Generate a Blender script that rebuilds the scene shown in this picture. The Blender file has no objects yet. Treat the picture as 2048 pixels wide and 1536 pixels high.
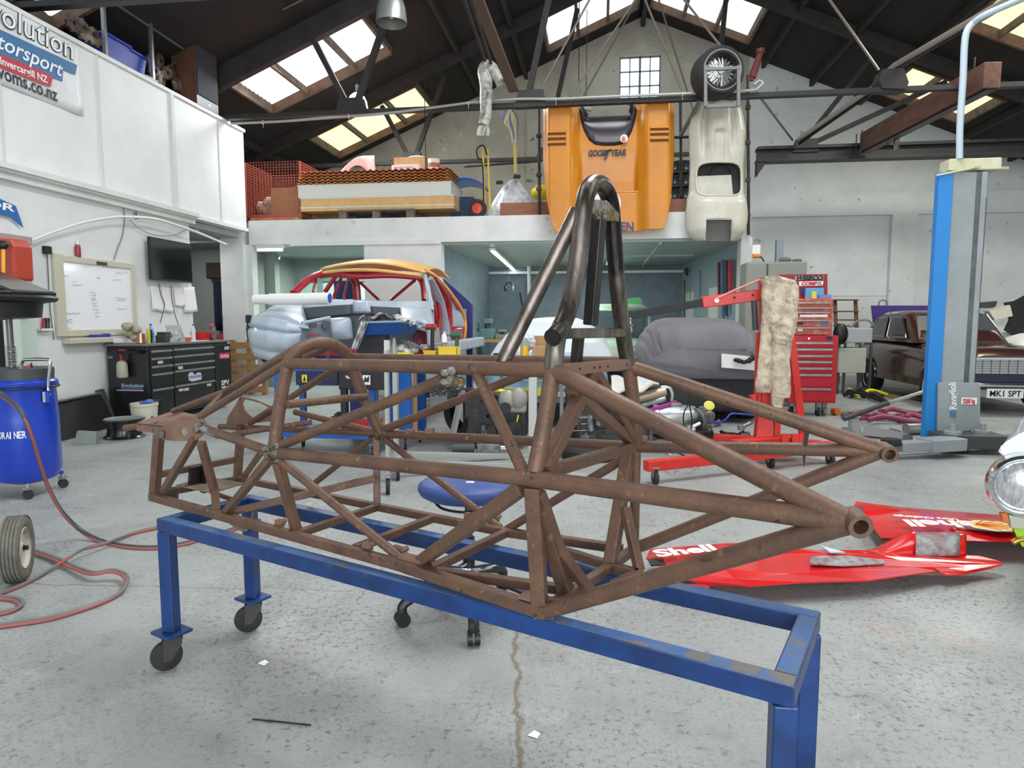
import bpy, bmesh, math, random
from mathutils import Vector, Matrix, Quaternion
V = Vector
sc = bpy.context.scene
col = sc.collection
PI = math.pi
# ---------------------------------------------------------------- camera, world, lights, exposure
F, PITCH, HCAM = 1340.0, math.radians(5.4), 1.35
YAW = math.atan(176.0 / (F / math.cos(PITCH)))
FWD = V((-math.sin(YAW) * math.cos(PITCH), math.cos(YAW) * math.cos(PITCH), -math.sin(PITCH)))
RGT = V((math.cos(YAW), math.sin(YAW), 0.0))
UPV = RGT.cross(FWD)
CAM = V((0, 0, HCAM))
cd = bpy.data.cameras.new('camera')
cd.sensor_width = 36.0
cd.lens = F / 2048.0 * 36.0
cd.clip_start = 0.05
cd.clip_end = 200
cam = bpy.data.objects.new('camera', cd)
cam.matrix_world = Matrix.Translation(CAM) @ Matrix((RGT, UPV, -FWD)).transposed().to_4x4()
col.objects.link(cam)
sc.camera = cam
sc.view_settings.view_transform = 'Standard'
sc.view_settings.look = 'None'
sc.view_settings.gamma = 1.0
sc.view_settings.use_curve_mapping = False
sc.view_settings.exposure = 0.70
W = bpy.data.worlds.new('overcast_sky')
sc.world = W
W.use_nodes = True
bg = W.node_tree.nodes['Background']
bg.inputs[0].default_value = (0.86, 0.93, 1.0, 1)
bg.inputs[1].default_value = 1.0
def area(name, loc, target, sx, sy, power, color=(1, 1, 1)):
 l = bpy.data.lights.new(name, 'AREA')
 l.shape = 'RECTANGLE'
 l.size, l.size_y = sx, sy
 l.energy = power
 l.color = color
 o = bpy.data.objects.new(name, l)
 o.location = loc
 o.rotation_euler = (V(target) - V(loc)).to_track_quat('-Z', 'Y').to_euler()
 col.objects.link(o)
 return o

# added fill lamps: daylight as if from a door behind and from overhead
area('daylight_door_fill', (1.0, -5.5, 2.2), (0.5, 8.0, 1.6), 7.0, 4.0, 330, (0.95, 0.98, 1.0))
area('daylight_roof_fill', (-4.2, 1.5, 6.6), (-3.4, 2.2, 0.0), 2.4, 5.0, 150, (0.95, 0.98, 1.0))
area('daylight_roof_fill', (5.6, 2.0, 6.4), (4.4, 2.6, 0.0), 2.4, 5.0, 150, (0.97, 0.99, 1.0))
area('passage_fill', (-7.8, 11.2, 2.8), (-7.8, 11.4, 0), .4, .8, 14, (.95, 1.0, .97))  # added to brighten the dark passage; no fitting built
area('daylight_roof_fill', (1.2, 6.0, 8.3), (1.2, 6.4, 0.0), 3.2, 5.0, 560, (0.95, 0.98, 1.0))  # added to brighten the mid hall; no skylight built above
area('daylight_roof_fill', (-4.9, 12.6, 5.9), (-3.6, 11.4, 0.0), 1.8, 1.5, 150, (0.95, 0.98, 1.0))
area('daylight_roof_fill', (6.6, 11.0, 6.2), (5.6, 10.6, 0.0), 1.8, 2.0, 230, (1.0, 0.97, 0.88))

# ---------------------------------------------------------------- points from sight lines
def ray(px, py):
 return FWD + RGT * ((px - 1024.0) / F) + UPV * ((768.0 - py) / F)
def at(px, py, Y=None, X=None, z=None):
 r = ray(px, py)
 if Y is not None:
  t = Y / r.y
 elif X is not None:
  t = X / r.x
 else:
  t = (z - HCAM) / r.z
 return CAM + r * t
def onplane(px, py, p0, n):
 r = ray(px, py)
 return CAM + r * ((V(p0) - CAM).dot(n) / r.dot(n))

# ---------------------------------------------------------------- colours and materials
def lin(c):
 return c / 12.92 if c <= 0.04045 else ((c + 0.055) / 1.055) ** 2.4
def rgb(r, g, b):
 return (lin(r / 255.0), lin(g / 255.0), lin(b / 255.0), 1.0)
MATS = {}
def mat(name, c, rough=0.5, metal=0.0, c2=None, scale=6.0, lo=0.35, hi=0.65, bump=0.0, bs=40.0, spots=None,
  stretch=(1, 1, 1), coat=0.0, emit=None, alpha=None, trans=None, world=False, spec=None):
 """principled material; c2 is mixed in by noise, spots = list of (colour, scale, threshold)"""
 if name in MATS:
  return MATS[name]
 m = bpy.data.materials.new(name)
 MATS[name] = m
 m.use_nodes = True
 nt = m.node_tree
 N, L = nt.nodes, nt.links
 b = N['Principled BSDF']
 b.inputs['Base Color'].default_value = c
 b.inputs['Roughness'].default_value = rough
 b.inputs['Metallic'].default_value = metal
 if spec is not None:
  b.inputs['Specular IOR Level'].default_value = spec
 if coat:
  b.inputs['Coat Weight'].default_value = coat
  b.inputs['Coat Roughness'].default_value = 0.08
 if emit:
  b.inputs['Emission Color'].default_value = emit[0]
  b.inputs['Emission Strength'].default_value = emit[1]
 if alpha is not None:
  b.inputs['Alpha'].default_value = alpha
 if trans is not None:
  b.inputs['Transmission Weight'].default_value = trans
 if c2 or spots or bump:
  tc = N.new('ShaderNodeTexCoord')
  mp = N.new('ShaderNodeMapping')
  mp.inputs['Scale'].default_value = stretch
  if world:
   gm = N.new('ShaderNodeNewGeometry')
   L.new(gm.outputs['Position'], mp.inputs[0])
  else:
   L.new(tc.outputs['Object'], mp.inputs[0])
  cur = None
  if c2:
   n = N.new('ShaderNodeTexNoise')
   n.inputs['Scale'].default_value = scale
   n.inputs['Detail'].default_value = 6
   n.inputs['Roughness'].default_value = 0.65
   L.new(mp.outputs[0], n.inputs['Vector'])
   r = N.new('ShaderNodeMapRange')
   r.inputs[1].default_value = lo
   r.inputs[2].default_value = hi
   L.new(n.outputs['Fac'], r.inputs[0])
   x = N.new('ShaderNodeMix')
   x.data_type = 'RGBA'
   x.inputs[6].default_value = c
   x.inputs[7].default_value = c2
   L.new(r.outputs[0], x.inputs[0])
   cur = x.outputs[2]
  for (sc_, ss, th) in (spots or []):
   n = N.new('ShaderNodeTexNoise')
   n.inputs['Scale'].default_value = ss
   n.inputs['Detail'].default_value = 4
   L.new(mp.outputs[0], n.inputs['Vector'])
   r = N.new('ShaderNodeMapRange')
   r.inputs[1].default_value = th
   r.inputs[2].default_value = th + 0.05
   L.new(n.outputs['Fac'], r.inputs[0])
   x = N.new('ShaderNodeMix')
   x.data_type = 'RGBA'
   x.inputs[7].default_value = sc_
   if cur:
    L.new(cur, x.inputs[6])
   else:
    x.inputs[6].default_value = c
   L.new(r.outputs[0], x.inputs[0])
   cur = x.outputs[2]
  if cur:
   L.new(cur, b.inputs['Base Color'])
  if bump:
   n = N.new('ShaderNodeTexNoise')
   n.inputs['Scale'].default_value = bs
   n.inputs['Detail'].default_value = 5
   L.new(mp.outputs[0], n.inputs['Vector'])
   bp = N.new('ShaderNodeBump')
   bp.inputs['Strength'].default_value = bump
   bp.inputs['Distance'].default_value = 0.02
   L.new(n.outputs['Fac'], bp.inputs['Height'])
   L.new(bp.outputs[0], b.inputs['Normal'])
 return m
M_ = mat
rust = M_('rusty_tube', rgb(112, 82, 63), .52, .2, rgb(80, 61, 51), 9, .3, .7, .15, 90, [(rgb(130, 94, 68), 34, .65), (rgb(60, 47, 41), 46, .66)])
rust_plate = M_('rusty_plate', rgb(134, 102, 86), .75, .0, rgb(98, 68, 55), 7, .3, .7, .15, 50, [(rgb(70, 50, 42), 19, .64)])
bare = M_('bare_steel_tube', rgb(128, 120, 112), .34, .75, rgb(66, 58, 52), 14, .35, .62, .08, 60, [(rgb(34, 30, 29), 6, .6), (rgb(120, 86, 62), 9, .66)], stretch=(1, 1, .25))
darksteel = M_('sooty_steel_tube', rgb(72, 68, 66), .4, .65, rgb(34, 31, 30), 9, .3, .65, .08, 60, stretch=(1, 1, .3))
weld = M_('ground_weld', rgb(150, 146, 140), .45, .6, rgb(84, 72, 48), 30, .35, .6, .6, 120, [(rgb(112, 98, 62), 22, .55)])
bluep = M_('worn_blue_paint', rgb(20, 58, 116), .38, .0, rgb(16, 44, 90), 6, .4, .6, .05, 50, [(rgb(44, 62, 96), 9, .66)])
blue_top = M_('scuffed_lit_blue_paint', rgb(50, 98, 160), .45, .0, rgb(84, 106, 138), 12, .35, .6, .05, 50, [(rgb(110, 106, 102), 17, .56), (rgb(150, 108, 52), 5, .70)])  # paler blue paints the light on top faces; grey scuffs are wear
blackp = M_('black_paint', rgb(16, 16, 18), .6)
rubber = M_('black_rubber', rgb(28, 28, 29), .75, c2=rgb(44, 43, 42), scale=12)
blackpl = M_('black_plastic', rgb(22, 22, 24), .45)
zinc = M_('galvanised_steel', rgb(150, 154, 156), .4, .6, rgb(120, 124, 128), 20)
chrome = M_('chrome', rgb(215, 217, 218), .12, 1.0)
alu = M_('aluminium', rgb(178, 180, 180), .35, .75, rgb(150, 152, 152), 10)
castal = M_('cast_aluminium', rgb(140, 142, 140), .5, .55, rgb(96, 96, 94), 14, .4, .6, .2, 60)
white = M_('white_paint', rgb(222, 224, 220), .55, c2=rgb(208, 211, 208), scale=2.2, lo=.4, hi=.7, spots=[(rgb(186, 188, 184), 5, .68)])
whitew = M_('white_wall_paint', rgb(226, 229, 227), .6, c2=rgb(212, 216, 215), scale=1.1, lo=.4, hi=.75)
whitepl = M_('white_plastic', rgb(226, 226, 222), .4)
cream = M_('cream_gelcoat', rgb(206, 202, 188), .42, c2=rgb(192, 188, 172), scale=5, coat=.2)
red = M_('red_paint', rgb(196, 34, 34), .38, c2=rgb(176, 28, 30), scale=6)
redor = M_('orange_red_paint', rgb(214, 62, 42), .42, c2=rgb(190, 48, 34), scale=5)
greym = M_('grey_metal_paint', rgb(128, 132, 130), .45, c2=rgb(112, 116, 114), scale=4)
wood = M_('pine_wood', rgb(178, 142, 96), .7, c2=rgb(142, 108, 70), scale=5, lo=.3, hi=.7, stretch=(1, 6, 6), bump=.1)
woodd = M_('dark_timber', rgb(112, 78, 58), .75, c2=rgb(84, 56, 42), scale=5, lo=.3, hi=.7, stretch=(1, 6, 6), bump=.1)
card = M_('cardboard', rgb(176, 138, 98), .8, c2=rgb(160, 124, 86), scale=8)
paper = M_('paper', rgb(232, 232, 230), .8)
glassm = M_('clear_glass', rgb(225, 235, 235), .05, 0, trans=.9, spec=.5)
orange = M_('orange_plastic', rgb(216, 120, 48), .5)
yellow = M_('yellow_plastic', rgb(232, 196, 32), .45)
bluepl = M_('blue_plastic', rgb(28, 58, 170), .4, c2=rgb(22, 46, 146), scale=5)
silver = M_('silver_hose', rgb(190, 192, 192), .3, .8)
grey = M_('grey_plastic', rgb(120, 122, 122), .5)
darkgrey = M_('dark_grey_plastic', rgb(62, 64, 66), .5)

# ---------------------------------------------------------------- mesh builder
WM = {}
class MB:
 def __init__(self, M=None):
  self.bm = bmesh.new()
  self.M = M or Matrix.Identity(4)
 def _v(self, p):
  return self.bm.verts.new(self.M @ V(p))
 def face(self, pts):
  return self.bm.faces.new([self._v(p) for p in pts])
 def hexa(self, p):
  v = [self._v(q) for q in p]
  for f in ((0, 3, 2, 1), (4, 5, 6, 7), (0, 1, 5, 4), (1, 2, 6, 5), (2, 3, 7, 6), (3, 0, 4, 7)):
   self.bm.faces.new([v[i] for i in f])
  return self
 def box(self, c, s, rz=0.0, R=None):
  R = R or Matrix.Rotation(rz, 3, 'Z')
  c = V(c)
  h = V(s) / 2
  return self.hexa([c + R @ V((x * h.x, y * h.y, z * h.z)) for z in (-1, 1) for (x, y) in ((-1, -1), (1, -1), (1, 1), (-1, 1))])
 def bb(self, x0, y0, z0, x1, y1, z1):
  return self.box(((x0 + x1) / 2, (y0 + y1) / 2, (z0 + z1) / 2), (abs(x1 - x0), abs(y1 - y0), abs(z1 - z0)))
 def bar(self, p, q, w, h=None, up=(0, 0, 1), e=0.0):
  h = h or w
  p, q = V(p), V(q)
  d = (q - p).normalized()
  p, q = p - d * e, q + d * e
  s = d.cross(V(up))
  if s.length < 1e-4:
   s = d.cross(V((0, 1, 0)))
  s.normalize()
  u = s.cross(d)
  s, u = s * w / 2, u * h / 2
  return self.hexa([p - s - u, p + s - u, p + s + u, p - s + u, q - s - u, q + s - u, q + s + u, q - s + u])
 def rings(self, rings, closed=True, caps=True, loop=False):
  vs = [[self._v(p) for p in r] for r in rings]
  n = len(vs[0])
  m = len(vs)
  for i in range(m if loop else m - 1):
   a, b = vs[i], vs[(i + 1) % m]
   for j in range(n if closed else n - 1):
    k = (j + 1) % n
    try:
     self.bm.faces.new((a[j], a[k], b[k], b[j]))
    except ValueError:
     pass
  if caps and closed and not loop:
   try:
    self.bm.faces.new(list(reversed(vs[0])))
    self.bm.faces.new(vs[-1])
   except ValueError:
    pass
  return self
 def tube(self, pts, r, n=10, loop=False, sub=0, ry=None, caps=True):
  pts = [V(p) for p in pts]
  if sub:
   pts = smooth_path(pts, sub, loop)
  m = len(pts)
  rr = r if isinstance(r, (list, tuple)) else None
  T = []
  for i in range(m):
   a = pts[(i - 1) % m] if (loop or i > 0) else pts[i]
   b = pts[(i + 1) % m] if (loop or i < m - 1) else pts[i]
   T.append((b - a).normalized())
  nrm = T[0].orthogonal().normalized()
  if abs(T[0].z) < .95:
   nrm = (V((0, 0, 1)) - T[0] * T[0].z).normalized()
  rings = []
  for i in range(m):
   if i:
    q = T[i - 1].rotation_difference(T[i])
    nrm = q @ nrm
   nrm = (nrm - T[i] * nrm.dot(T[i])).normalized()
   bn = T[i].cross(nrm)
   ra = rr[min(int(i * len(rr) / m), len(rr) - 1)] if rr else r
   rb = ry or ra
   rings.append([pts[i] + nrm * (math.cos(a) * ra) + bn * (math.sin(a) * rb) for a in [2 * PI * k / n for k in range(n)]])
  return self.rings(rings, loop=loop, caps=caps)
 def cyl(self, p, q, r, r2=None, n=16, caps=True):
  p, q = V(p), V(q)
  d = (q - p).normalized()
  a = d.orthogonal().normalized()
  b = d.cross(a)
  r2 = r if r2 is None else r2
  A = [2 * PI * k / n for k in range(n)]
  return self.rings([[p + a * (math.cos(t) * r) + b * (math.sin(t) * r) for t in A], [q + a * (math.cos(t) * r2) + b * (math.sin(t) * r2) for t in A]], caps=caps)
 def lathe(self, c, axis, prof, n=24, caps=True):
  c, d = V(c), V(axis).normalized()
  a = d.orthogonal().normalized()
  b = d.cross(a)
  A = [2 * PI * k / n for k in range(n)]
  return self.rings([[c + d * h + a * (math.cos(t) * max(r, 1e-4)) + b * (math.sin(t) * max(r, 1e-4)) for t in A] for (r, h) in prof], caps=caps)
 def prism(self, poly, vec):
  vec = V(vec)
  return self.rings([[V(p) for p in poly], [V(p) + vec for p in poly]])
 def ball(self, c, r, n=14, m=9, R=None):
  c = V(c)
  r = V(r) if isinstance(r, (tuple, list, Vector)) else V((r, r, r))
  R = R or Matrix.Identity(3)
  rg = []
  for i in range(1, m):
   t = PI * i / m
   rg.append([c + R @ V((r.x * math.sin(t) * math.cos(a), r.y * math.sin(t) * math.sin(a), -r.z * math.cos(t))) for a in [2 * PI * k / n for k in range(n)]])
  return self.rings(rg)
 def sheet(self, fn, nu, nv, th=0.0):
  """surface fn(u,v)->point with thickness th along its normal"""
  P = [[V(fn(i / nu, j / nv)) for j in range(nv + 1)] for i in range(nu + 1)]
  v = [[self._v(p) for p in r] for r in P]
  for i in range(nu):
   for j in range(nv):
    self.bm.faces.new((v[i][j], v[i + 1][j], v[i + 1][j + 1], v[i][j + 1]))
  if th:
   Q = []
   for i in range(nu + 1):
    row = []
    for j in range(nv + 1):
     du = P[min(i + 1, nu)][j] - P[max(i - 1, 0)][j]
     dv = P[i][min(j + 1, nv)] - P[i][max(j - 1, 0)]
     n = du.cross(dv)
     n = n.normalized() if n.length > 1e-9 else V((0, 0, 1))
     row.append(self._v(P[i][j] - n * th))
    Q.append(row)
   for i in range(nu):
    for j in range(nv):
     self.bm.faces.new((Q[i][j], Q[i][j + 1], Q[i + 1][j + 1], Q[i + 1][j]))
   for i in range(nu):
    self.bm.faces.new((v[i][0], Q[i][0], Q[i + 1][0], v[i + 1][0]))
    self.bm.faces.new((v[i + 1][nv], Q[i + 1][nv], Q[i][nv], v[i][nv]))
   for j in range(nv):
    self.bm.faces.new((v[0][j + 1], Q[0][j + 1], Q[0][j], v[0][j]))
    self.bm.faces.new((v[nu][j], Q[nu][j], Q[nu][j + 1], v[nu][j + 1]))
  return self
 def build(self, name, m, parent=None, smooth=False, bevel=0.0, origin=None, world=False, normals=True):
  me = bpy.data.meshes.new(name)
  T = Matrix.Identity(4)
  if parent is not None and world:
   T = WM[parent].inverted()
  elif origin is not None:
   T = Matrix.Translation(-V(origin))
  self.bm.transform(T)
  if normals:
   bmesh.ops.recalc_face_normals(self.bm, faces=self.bm.faces)
  self.bm.to_mesh(me)
  self.bm.free()
  ms = m if isinstance(m, (list, tuple)) else [m]
  for k in ms:
   me.materials.append(k)
  if smooth:
   for p in me.polygons:
    p.use_smooth = True
   if smooth != 'full':
    me.set_sharp_from_angle(angle=math.radians(40))
  o = bpy.data.objects.new(name, me)
  col.objects.link(o)
  if parent is not None:
   o.parent = parent
   WM[o] = WM[parent]
  elif origin is not None:
   o.location = origin
   WM[o] = Matrix.Translation(V(origin))
  else:
   WM[o] = Matrix.Identity(4)
  if bevel:
   b = o.modifiers.new('bevel', 'BEVEL')
   b.width = bevel
   b.segments = 2
   b.limit_method = 'ANGLE'
   b.angle_limit = math.radians(50)
  return o
def smooth_path(P, sub, loop=False):
 out = []
 m = len(P)
 for i in range(m if loop else m - 1):
  p0 = P[(i - 1) % m] if (loop or i > 0) else P[i] * 2 - P[i + 1]
  p1, p2 = P[i], P[(i + 1) % m]
  p3 = P[(i + 2) % m] if (loop or i < m - 2) else p2 * 2 - p1
  for k in range(sub):
   t = k / sub
   out.append(.5 * ((2 * p1) + (p2 - p0) * t + (2 * p0 - 5 * p1 + 4 * p2 - p3) * t * t + (3 * p1 - p0 - 3 * p2 + p3) * t ** 3))
 if not loop:
  out.append(P[-1])
 return out
def tag(o, label, cat, group=None):
 o['label'] = label
 o['category'] = cat
 if group:
  o['group'] = group
 return o
def thing(name, label, cat, loc=(0, 0, 0), rz=0.0, group=None):
 o = bpy.data.objects.new(name, None)
 o.empty_display_size = 0.1
 o.location = loc
 o.rotation_euler = (0, 0, rz)
 col.objects.link(o)
 WM[o] = Matrix.Translation(V(loc)) @ Matrix.Rotation(rz, 4, 'Z')
 return tag(o, label, cat, group)
def struct(name, mb, m, **k):
 o = mb.build(name, m, **k)
 o['kind'] = 'structure'
 return o
def single(name, mb, m, label, cat, group=None, origin=None, **k):
 return tag(mb.build(name, m, origin=origin, **k), label, cat, group)
def copy_thing(o, loc, rz=None, label=None, parent=None):
 c = o.copy()
 col.objects.link(c)
 if parent is None:
  c.location = loc
  if rz is not None:
   c.rotation_euler = (0, 0, rz)
  if label:
   c['label'] = label
  WM[c] = Matrix.Translation(V(loc)) @ Matrix.Rotation(c.rotation_euler.z, 4, 'Z')
 else:
  c.parent = parent
  WM[c] = WM[parent]
 for ch in [x for x in list(col.objects) if x.parent == o]:
  copy_thing(ch, None, parent=c)
 return c
def text(s, p0, p1, h, m, name='lettering', parent=None, up=(0, 0, 1), shear=0.0, ext=0.002, world=True, bold=0.0, n=None):
 """writing from baseline start p0 to baseline end p1, letter height h"""
 cu = bpy.data.curves.new(name, 'FONT')
 cu.body = s
 cu.extrude = 0.0
 cu.offset = bold
 cu.resolution_u = 3
 tmp = bpy.data.objects.new('tmp', cu)
 col.objects.link(tmp)
 dg = bpy.context.evaluated_depsgraph_get()
 me = bpy.data.meshes.new_from_object(tmp.evaluated_get(dg))
 bpy.data.objects.remove(tmp)
 bpy.data.curves.remove(cu)
 xs = [v.co.x for v in me.vertices]
 ys = [v.co.y for v in me.vertices]
 x0, x1, y1 = min(xs), max(xs), max(ys)
 bm = bmesh.new()
 bm.from_mesh(me)
 p0, p1 = V(p0), V(p1)
 ex = (p1 - p0)
 Lw = ex.length
 ex.normalize()
 uz = V(up)
 uz = (uz - ex * uz.dot(ex)).normalized()
 nz = ex.cross(uz)
 for v in bm.verts:
  xx = (v.co.x - x0) / (x1 - x0) * Lw
  yy = v.co.y / y1 * h
  v.co = p0 + ex * (xx + shear * yy) + uz * yy + nz * ext
 if parent is not None and world:
  bm.transform(WM[parent].inverted())
 bm.to_mesh(me)
 bm.free()
 me.materials.clear()
 me.materials.append(m)
 o = bpy.data.objects.new(name, me)
 me.name = name
 col.objects.link(o)
 if parent is not None:
  o.parent = parent
  WM[o] = WM[parent]
 return o

# ================================================================= BUILDING
def roofz(x):
 return 8.75 - 0.42 * abs(x - 0.95)
XL, XR, YB = -8.7, 10.3, 17.4
roofm = M_('soot_stained_roof_boards', rgb(46, 41, 40), .85, c2=rgb(32, 28, 28), scale=3, lo=.3, hi=.7, stretch=(1, .15, 1))
timber = M_('blackened_timber', rgb(58, 52, 50), .75, c2=rgb(38, 35, 35), scale=4, lo=.3, hi=.7, stretch=(1, 1, 1))
timberl = M_('weathered_timber', rgb(134, 118, 104), .8, c2=rgb(88, 74, 66), scale=5, lo=.3, hi=.7)
timbero = M_('orange_brown_timber', rgb(122, 94, 76), .8, c2=rgb(92, 70, 58), scale=6, lo=.3, hi=.7)
steelb = M_('black_steel_beam', rgb(34, 33, 35), .55, c2=rgb(50, 46, 45), scale=5)
def daylit(name, a, b_, s, ax='Y'):
 m = bpy.data.materials.new(name)
 m.use_nodes = True
 N, L = m.node_tree.nodes, m.node_tree.links
 p = N['Principled BSDF']
 p.inputs['Base Color'].default_value = a
 g = N.new('ShaderNodeNewGeometry')
 w = N.new('ShaderNodeTexWave')
 w.bands_direction = ax
 w.inputs['Scale'].default_value = 2.1
 w.inputs['Distortion'].default_value = .6
 n = N.new('ShaderNodeTexNoise')
 n.inputs['Scale'].default_value = 1.6
 L.new(g.outputs['Position'], w.inputs[0])
 L.new(g.outputs['Position'], n.inputs['Vector'])
 q = N.new('ShaderNodeMath')
 q.operation = 'MULTIPLY'
 L.new(w.outputs['Fac'], q.inputs[0])
 L.new(n.outputs['Fac'], q.inputs[1])
 x = N.new('ShaderNodeMix')
 x.data_type = 'RGBA'
 x.inputs[6].default_value, x.inputs[7].default_value = a, b_
 L.new(q.outputs[0], x.inputs[0])
 L.new(x.outputs[2], p.inputs['Emission Color'])
 p.inputs['Emission Strength'].default_value = s
 return m
skyw = daylit('daylit_fibreglass', (.84, .93, .95, 1), (.50, .62, .66, 1), .78)
skyy = daylit('daylit_yellowed_fibreglass', (.95, .92, .62, 1), (.62, .52, .22, 1), .70)
skyo = daylit('sky_behind_window', (.84, .93, 1, 1), (.75, .85, .9, 1), .8)
def floor_material():
 m = bpy.data.materials.new('worn_painted_concrete')
 m.use_nodes = True
 nt = m.node_tree
 N, L = nt.nodes, nt.links
 b = N['Principled BSDF']
 g = N.new('ShaderNodeNewGeometry')
 def noise(s, det=5, rg=.6, vec=None):
  n = N.new('ShaderNodeTexNoise')
  n.inputs['Scale'].default_value = s
  n.inputs['Detail'].default_value = det
  n.inputs['Roughness'].default_value = rg
  L.new(vec or g.outputs['Position'], n.inputs['Vector'])
  return n.outputs['Fac']
 def rng(x, a, c, lo=0., hi=1.):
  r = N.new('ShaderNodeMapRange')
  r.inputs[1].default_value, r.inputs[2].default_value = a, c
  r.inputs[3].default_value, r.inputs[4].default_value = lo, hi
  L.new(x, r.inputs[0])
  return r.outputs[0]
 def mix(f, a, c):
  x = N.new('ShaderNodeMix')
  x.data_type = 'RGBA'
  for i, q in ((6, a), (7, c)):
   if isinstance(q, tuple):
    x.inputs[i].default_value = q
   else:
    L.new(q, x.inputs[i])
  L.new(f, x.inputs[0])
  return x.outputs[2]
 def mth(op, a, c=None):
  x = N.new('ShaderNodeMath')
  x.operation = op
  for i, q in enumerate((a, c)):
   if q is None:
    continue
   if isinstance(q, (int, float)):
    x.inputs[i].default_value = q
   else:
    L.new(q, x.inputs[i])
  return x.outputs[0]
 base = mix(rng(noise(.55), .35, .68), rgb(162, 166, 164), rgb(144, 147, 145))
 base = mix(rng(noise(1.7, 7), .5, .78), base, rgb(134, 134, 130))
 base = mix(rng(noise(3.1, 6, .7), .60, .75), base, rgb(180, 184, 182))
 # worn patches of fine pitting, scratches and dark spots
 wear = rng(noise(.9, 4), .42, .62)
 pit = mth('MULTIPLY', rng(noise(42, 4, .75), .53, .64), mth('ADD', mth('MULTIPLY', wear, .8), .2))
 base = mix(mth('MULTIPLY', pit, .9), base, rgb(82, 78, 72))
 base = mix(mth('MULTIPLY', rng(noise(95, 3, .7), .55, .62), .35), base, rgb(120, 118, 112))
 clus = rng(noise(1.3, 3), .42, .60)
 sp = mth('MULTIPLY', rng(noise(26, 4, .65), .585, .64), clus)
 base = mix(mth('MULTIPLY', sp, .7), base, rgb(76, 68, 58))
 sp = rng(noise(11, 5, .75), .70, .73)
 base = mix(mth('MULTIPLY', sp, .8), base, rgb(74, 68, 60))
 base = mix(mth('MULTIPLY', rng(noise(2.6, 6, .75), .53, .72), .45), base, rgb(108, 105, 98))
 mp = N.new('ShaderNodeMapping')
 mp.inputs['Scale'].default_value = (3, 22, 1)
 mp.inputs['Rotation'].default_value = (0, 0, .25)
 L.new(g.outputs['Position'], mp.inputs[0])
 scr = mth('MULTIPLY', rng(noise(1.6, 3, .6, mp.outputs[0]), .66, .72), rng(noise(.7), .45, .6))
 base = mix(mth('MULTIPLY', scr, .7), base, rgb(104, 102, 98))
 base = mix(mth('MULTIPLY', rng(noise(1.05, 3), .62, .76), .45), base, rgb(184, 148, 132))
 # cracks: lines in plan bent by noise
 sx = N.new('ShaderNodeSeparateXYZ')
 L.new(g.outputs['Position'], sx.inputs[0])
 wob = mth('MULTIPLY', mth('SUBTRACT', noise(6, 5, .7), .5), .12)
 for (k, c, lo_, hi_, ax, w) in ((-.158, .085, .8, 3.2, 0, .014), (-.05, -1.0, 3.0, 7.4, 0, .005), (.08, 3.22, -3.4, -1.2, 1, .006), (.05, 6.0, -6, 2, 1, .004)):
  s, t = (sx.outputs[0], sx.outputs[1]) if ax == 0 else (sx.outputs[1], sx.outputs[0])
  d = mth('ABSOLUTE', mth('ADD', mth('SUBTRACT', mth('SUBTRACT', s, mth('MULTIPLY', t, k)), c), wob))
  ln = rng(d, w * .4, w, 1., 0.)
  seg = mth('MULTIPLY', mth('GREATER_THAN', t, lo_), mth('LESS_THAN', t, hi_))
  base = mix(mth('MULTIPLY', mth('MULTIPLY', ln, seg), .8), base, rgb(112, 100, 82))
 L.new(base, b.inputs['Base Color'])
 L.new(rng(noise(2.2), .3, .7, .38, .62), b.inputs['Roughness'])
 b.inputs['Specular IOR Level'].default_value = .4
 bp = N.new('ShaderNodeBump')
 bp.inputs['Strength'].default_value = .12
 bp.inputs['Distance'].default_value = .01
 L.new(noise(60, 3), bp.inputs['Height'])
 L.new(bp.outputs[0], b.inputs['Normal'])
 return m
floorm = floor_material()
b = MB()
b.bb(-11, -6.5, -.1, 11, 19, 0)
struct('floor', b, floorm)

# -------- gable wall at the back, with a window opening
plaster = M_('dingy_plaster', rgb(196, 190, 176), .8, c2=rgb(170, 164, 150), scale=1.3, lo=.35, hi=.7, spots=[(rgb(118, 110, 98), 5, .66), (rgb(206, 204, 196), 3.4, .64)], world=True)
blueish = M_('pale_blue_wall_paint', rgb(224, 228, 228), .7, c2=rgb(208, 212, 210), scale=1.2, lo=.35, hi=.7, spots=[(rgb(150, 148, 142), 7, .7), (rgb(176, 172, 160), 2.6, .68)], world=True)
wx0, wx1, wz0, wz1 = .41, 1.40, 6.80, 7.84
def gable(x0, x1, z0, name, m, hole=False):
 b = MB()
 y0, y1 = YB, YB + .3
 def poly(xs):
  top = [(x, y0, roofz(x)) for x in xs]
  return top
 if hole:
  for (a, c, lo_, tops) in ((x0, wx0, z0, None), (wx1, x1, z0, None)):
   pts = [(a, y0, lo_), (c, y0, lo_), (c, y0, roofz(c))]
   if a < .95 < c:
    pts.append((.95, y0, roofz(.95)))
   pts.append((a, y0, roofz(a)))
   b.prism(pts, (0, .3, 0))
  b.bb(wx0, y0, z0, wx1, y1, wz0)
  b.prism([(wx0, y0, wz1), (wx1, y0, wz1), (wx1, y0, roofz(wx1)), (.95, y0, roofz(.95)), (wx0, y0, roofz(wx0))], (0, .3, 0))
 else:
  b.prism([(x0, y0, z0), (x1, y0, z0), (x1, y0, roofz(x1)), (x0, y0, roofz(x0))], (0, .3, 0))
 return struct(name, b, m)
gable(XL, 3.5, 0, 'wall_back', plaster, hole=True)
gable(3.5, XR, 0, 'wall_back_painted', blueish)
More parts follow.
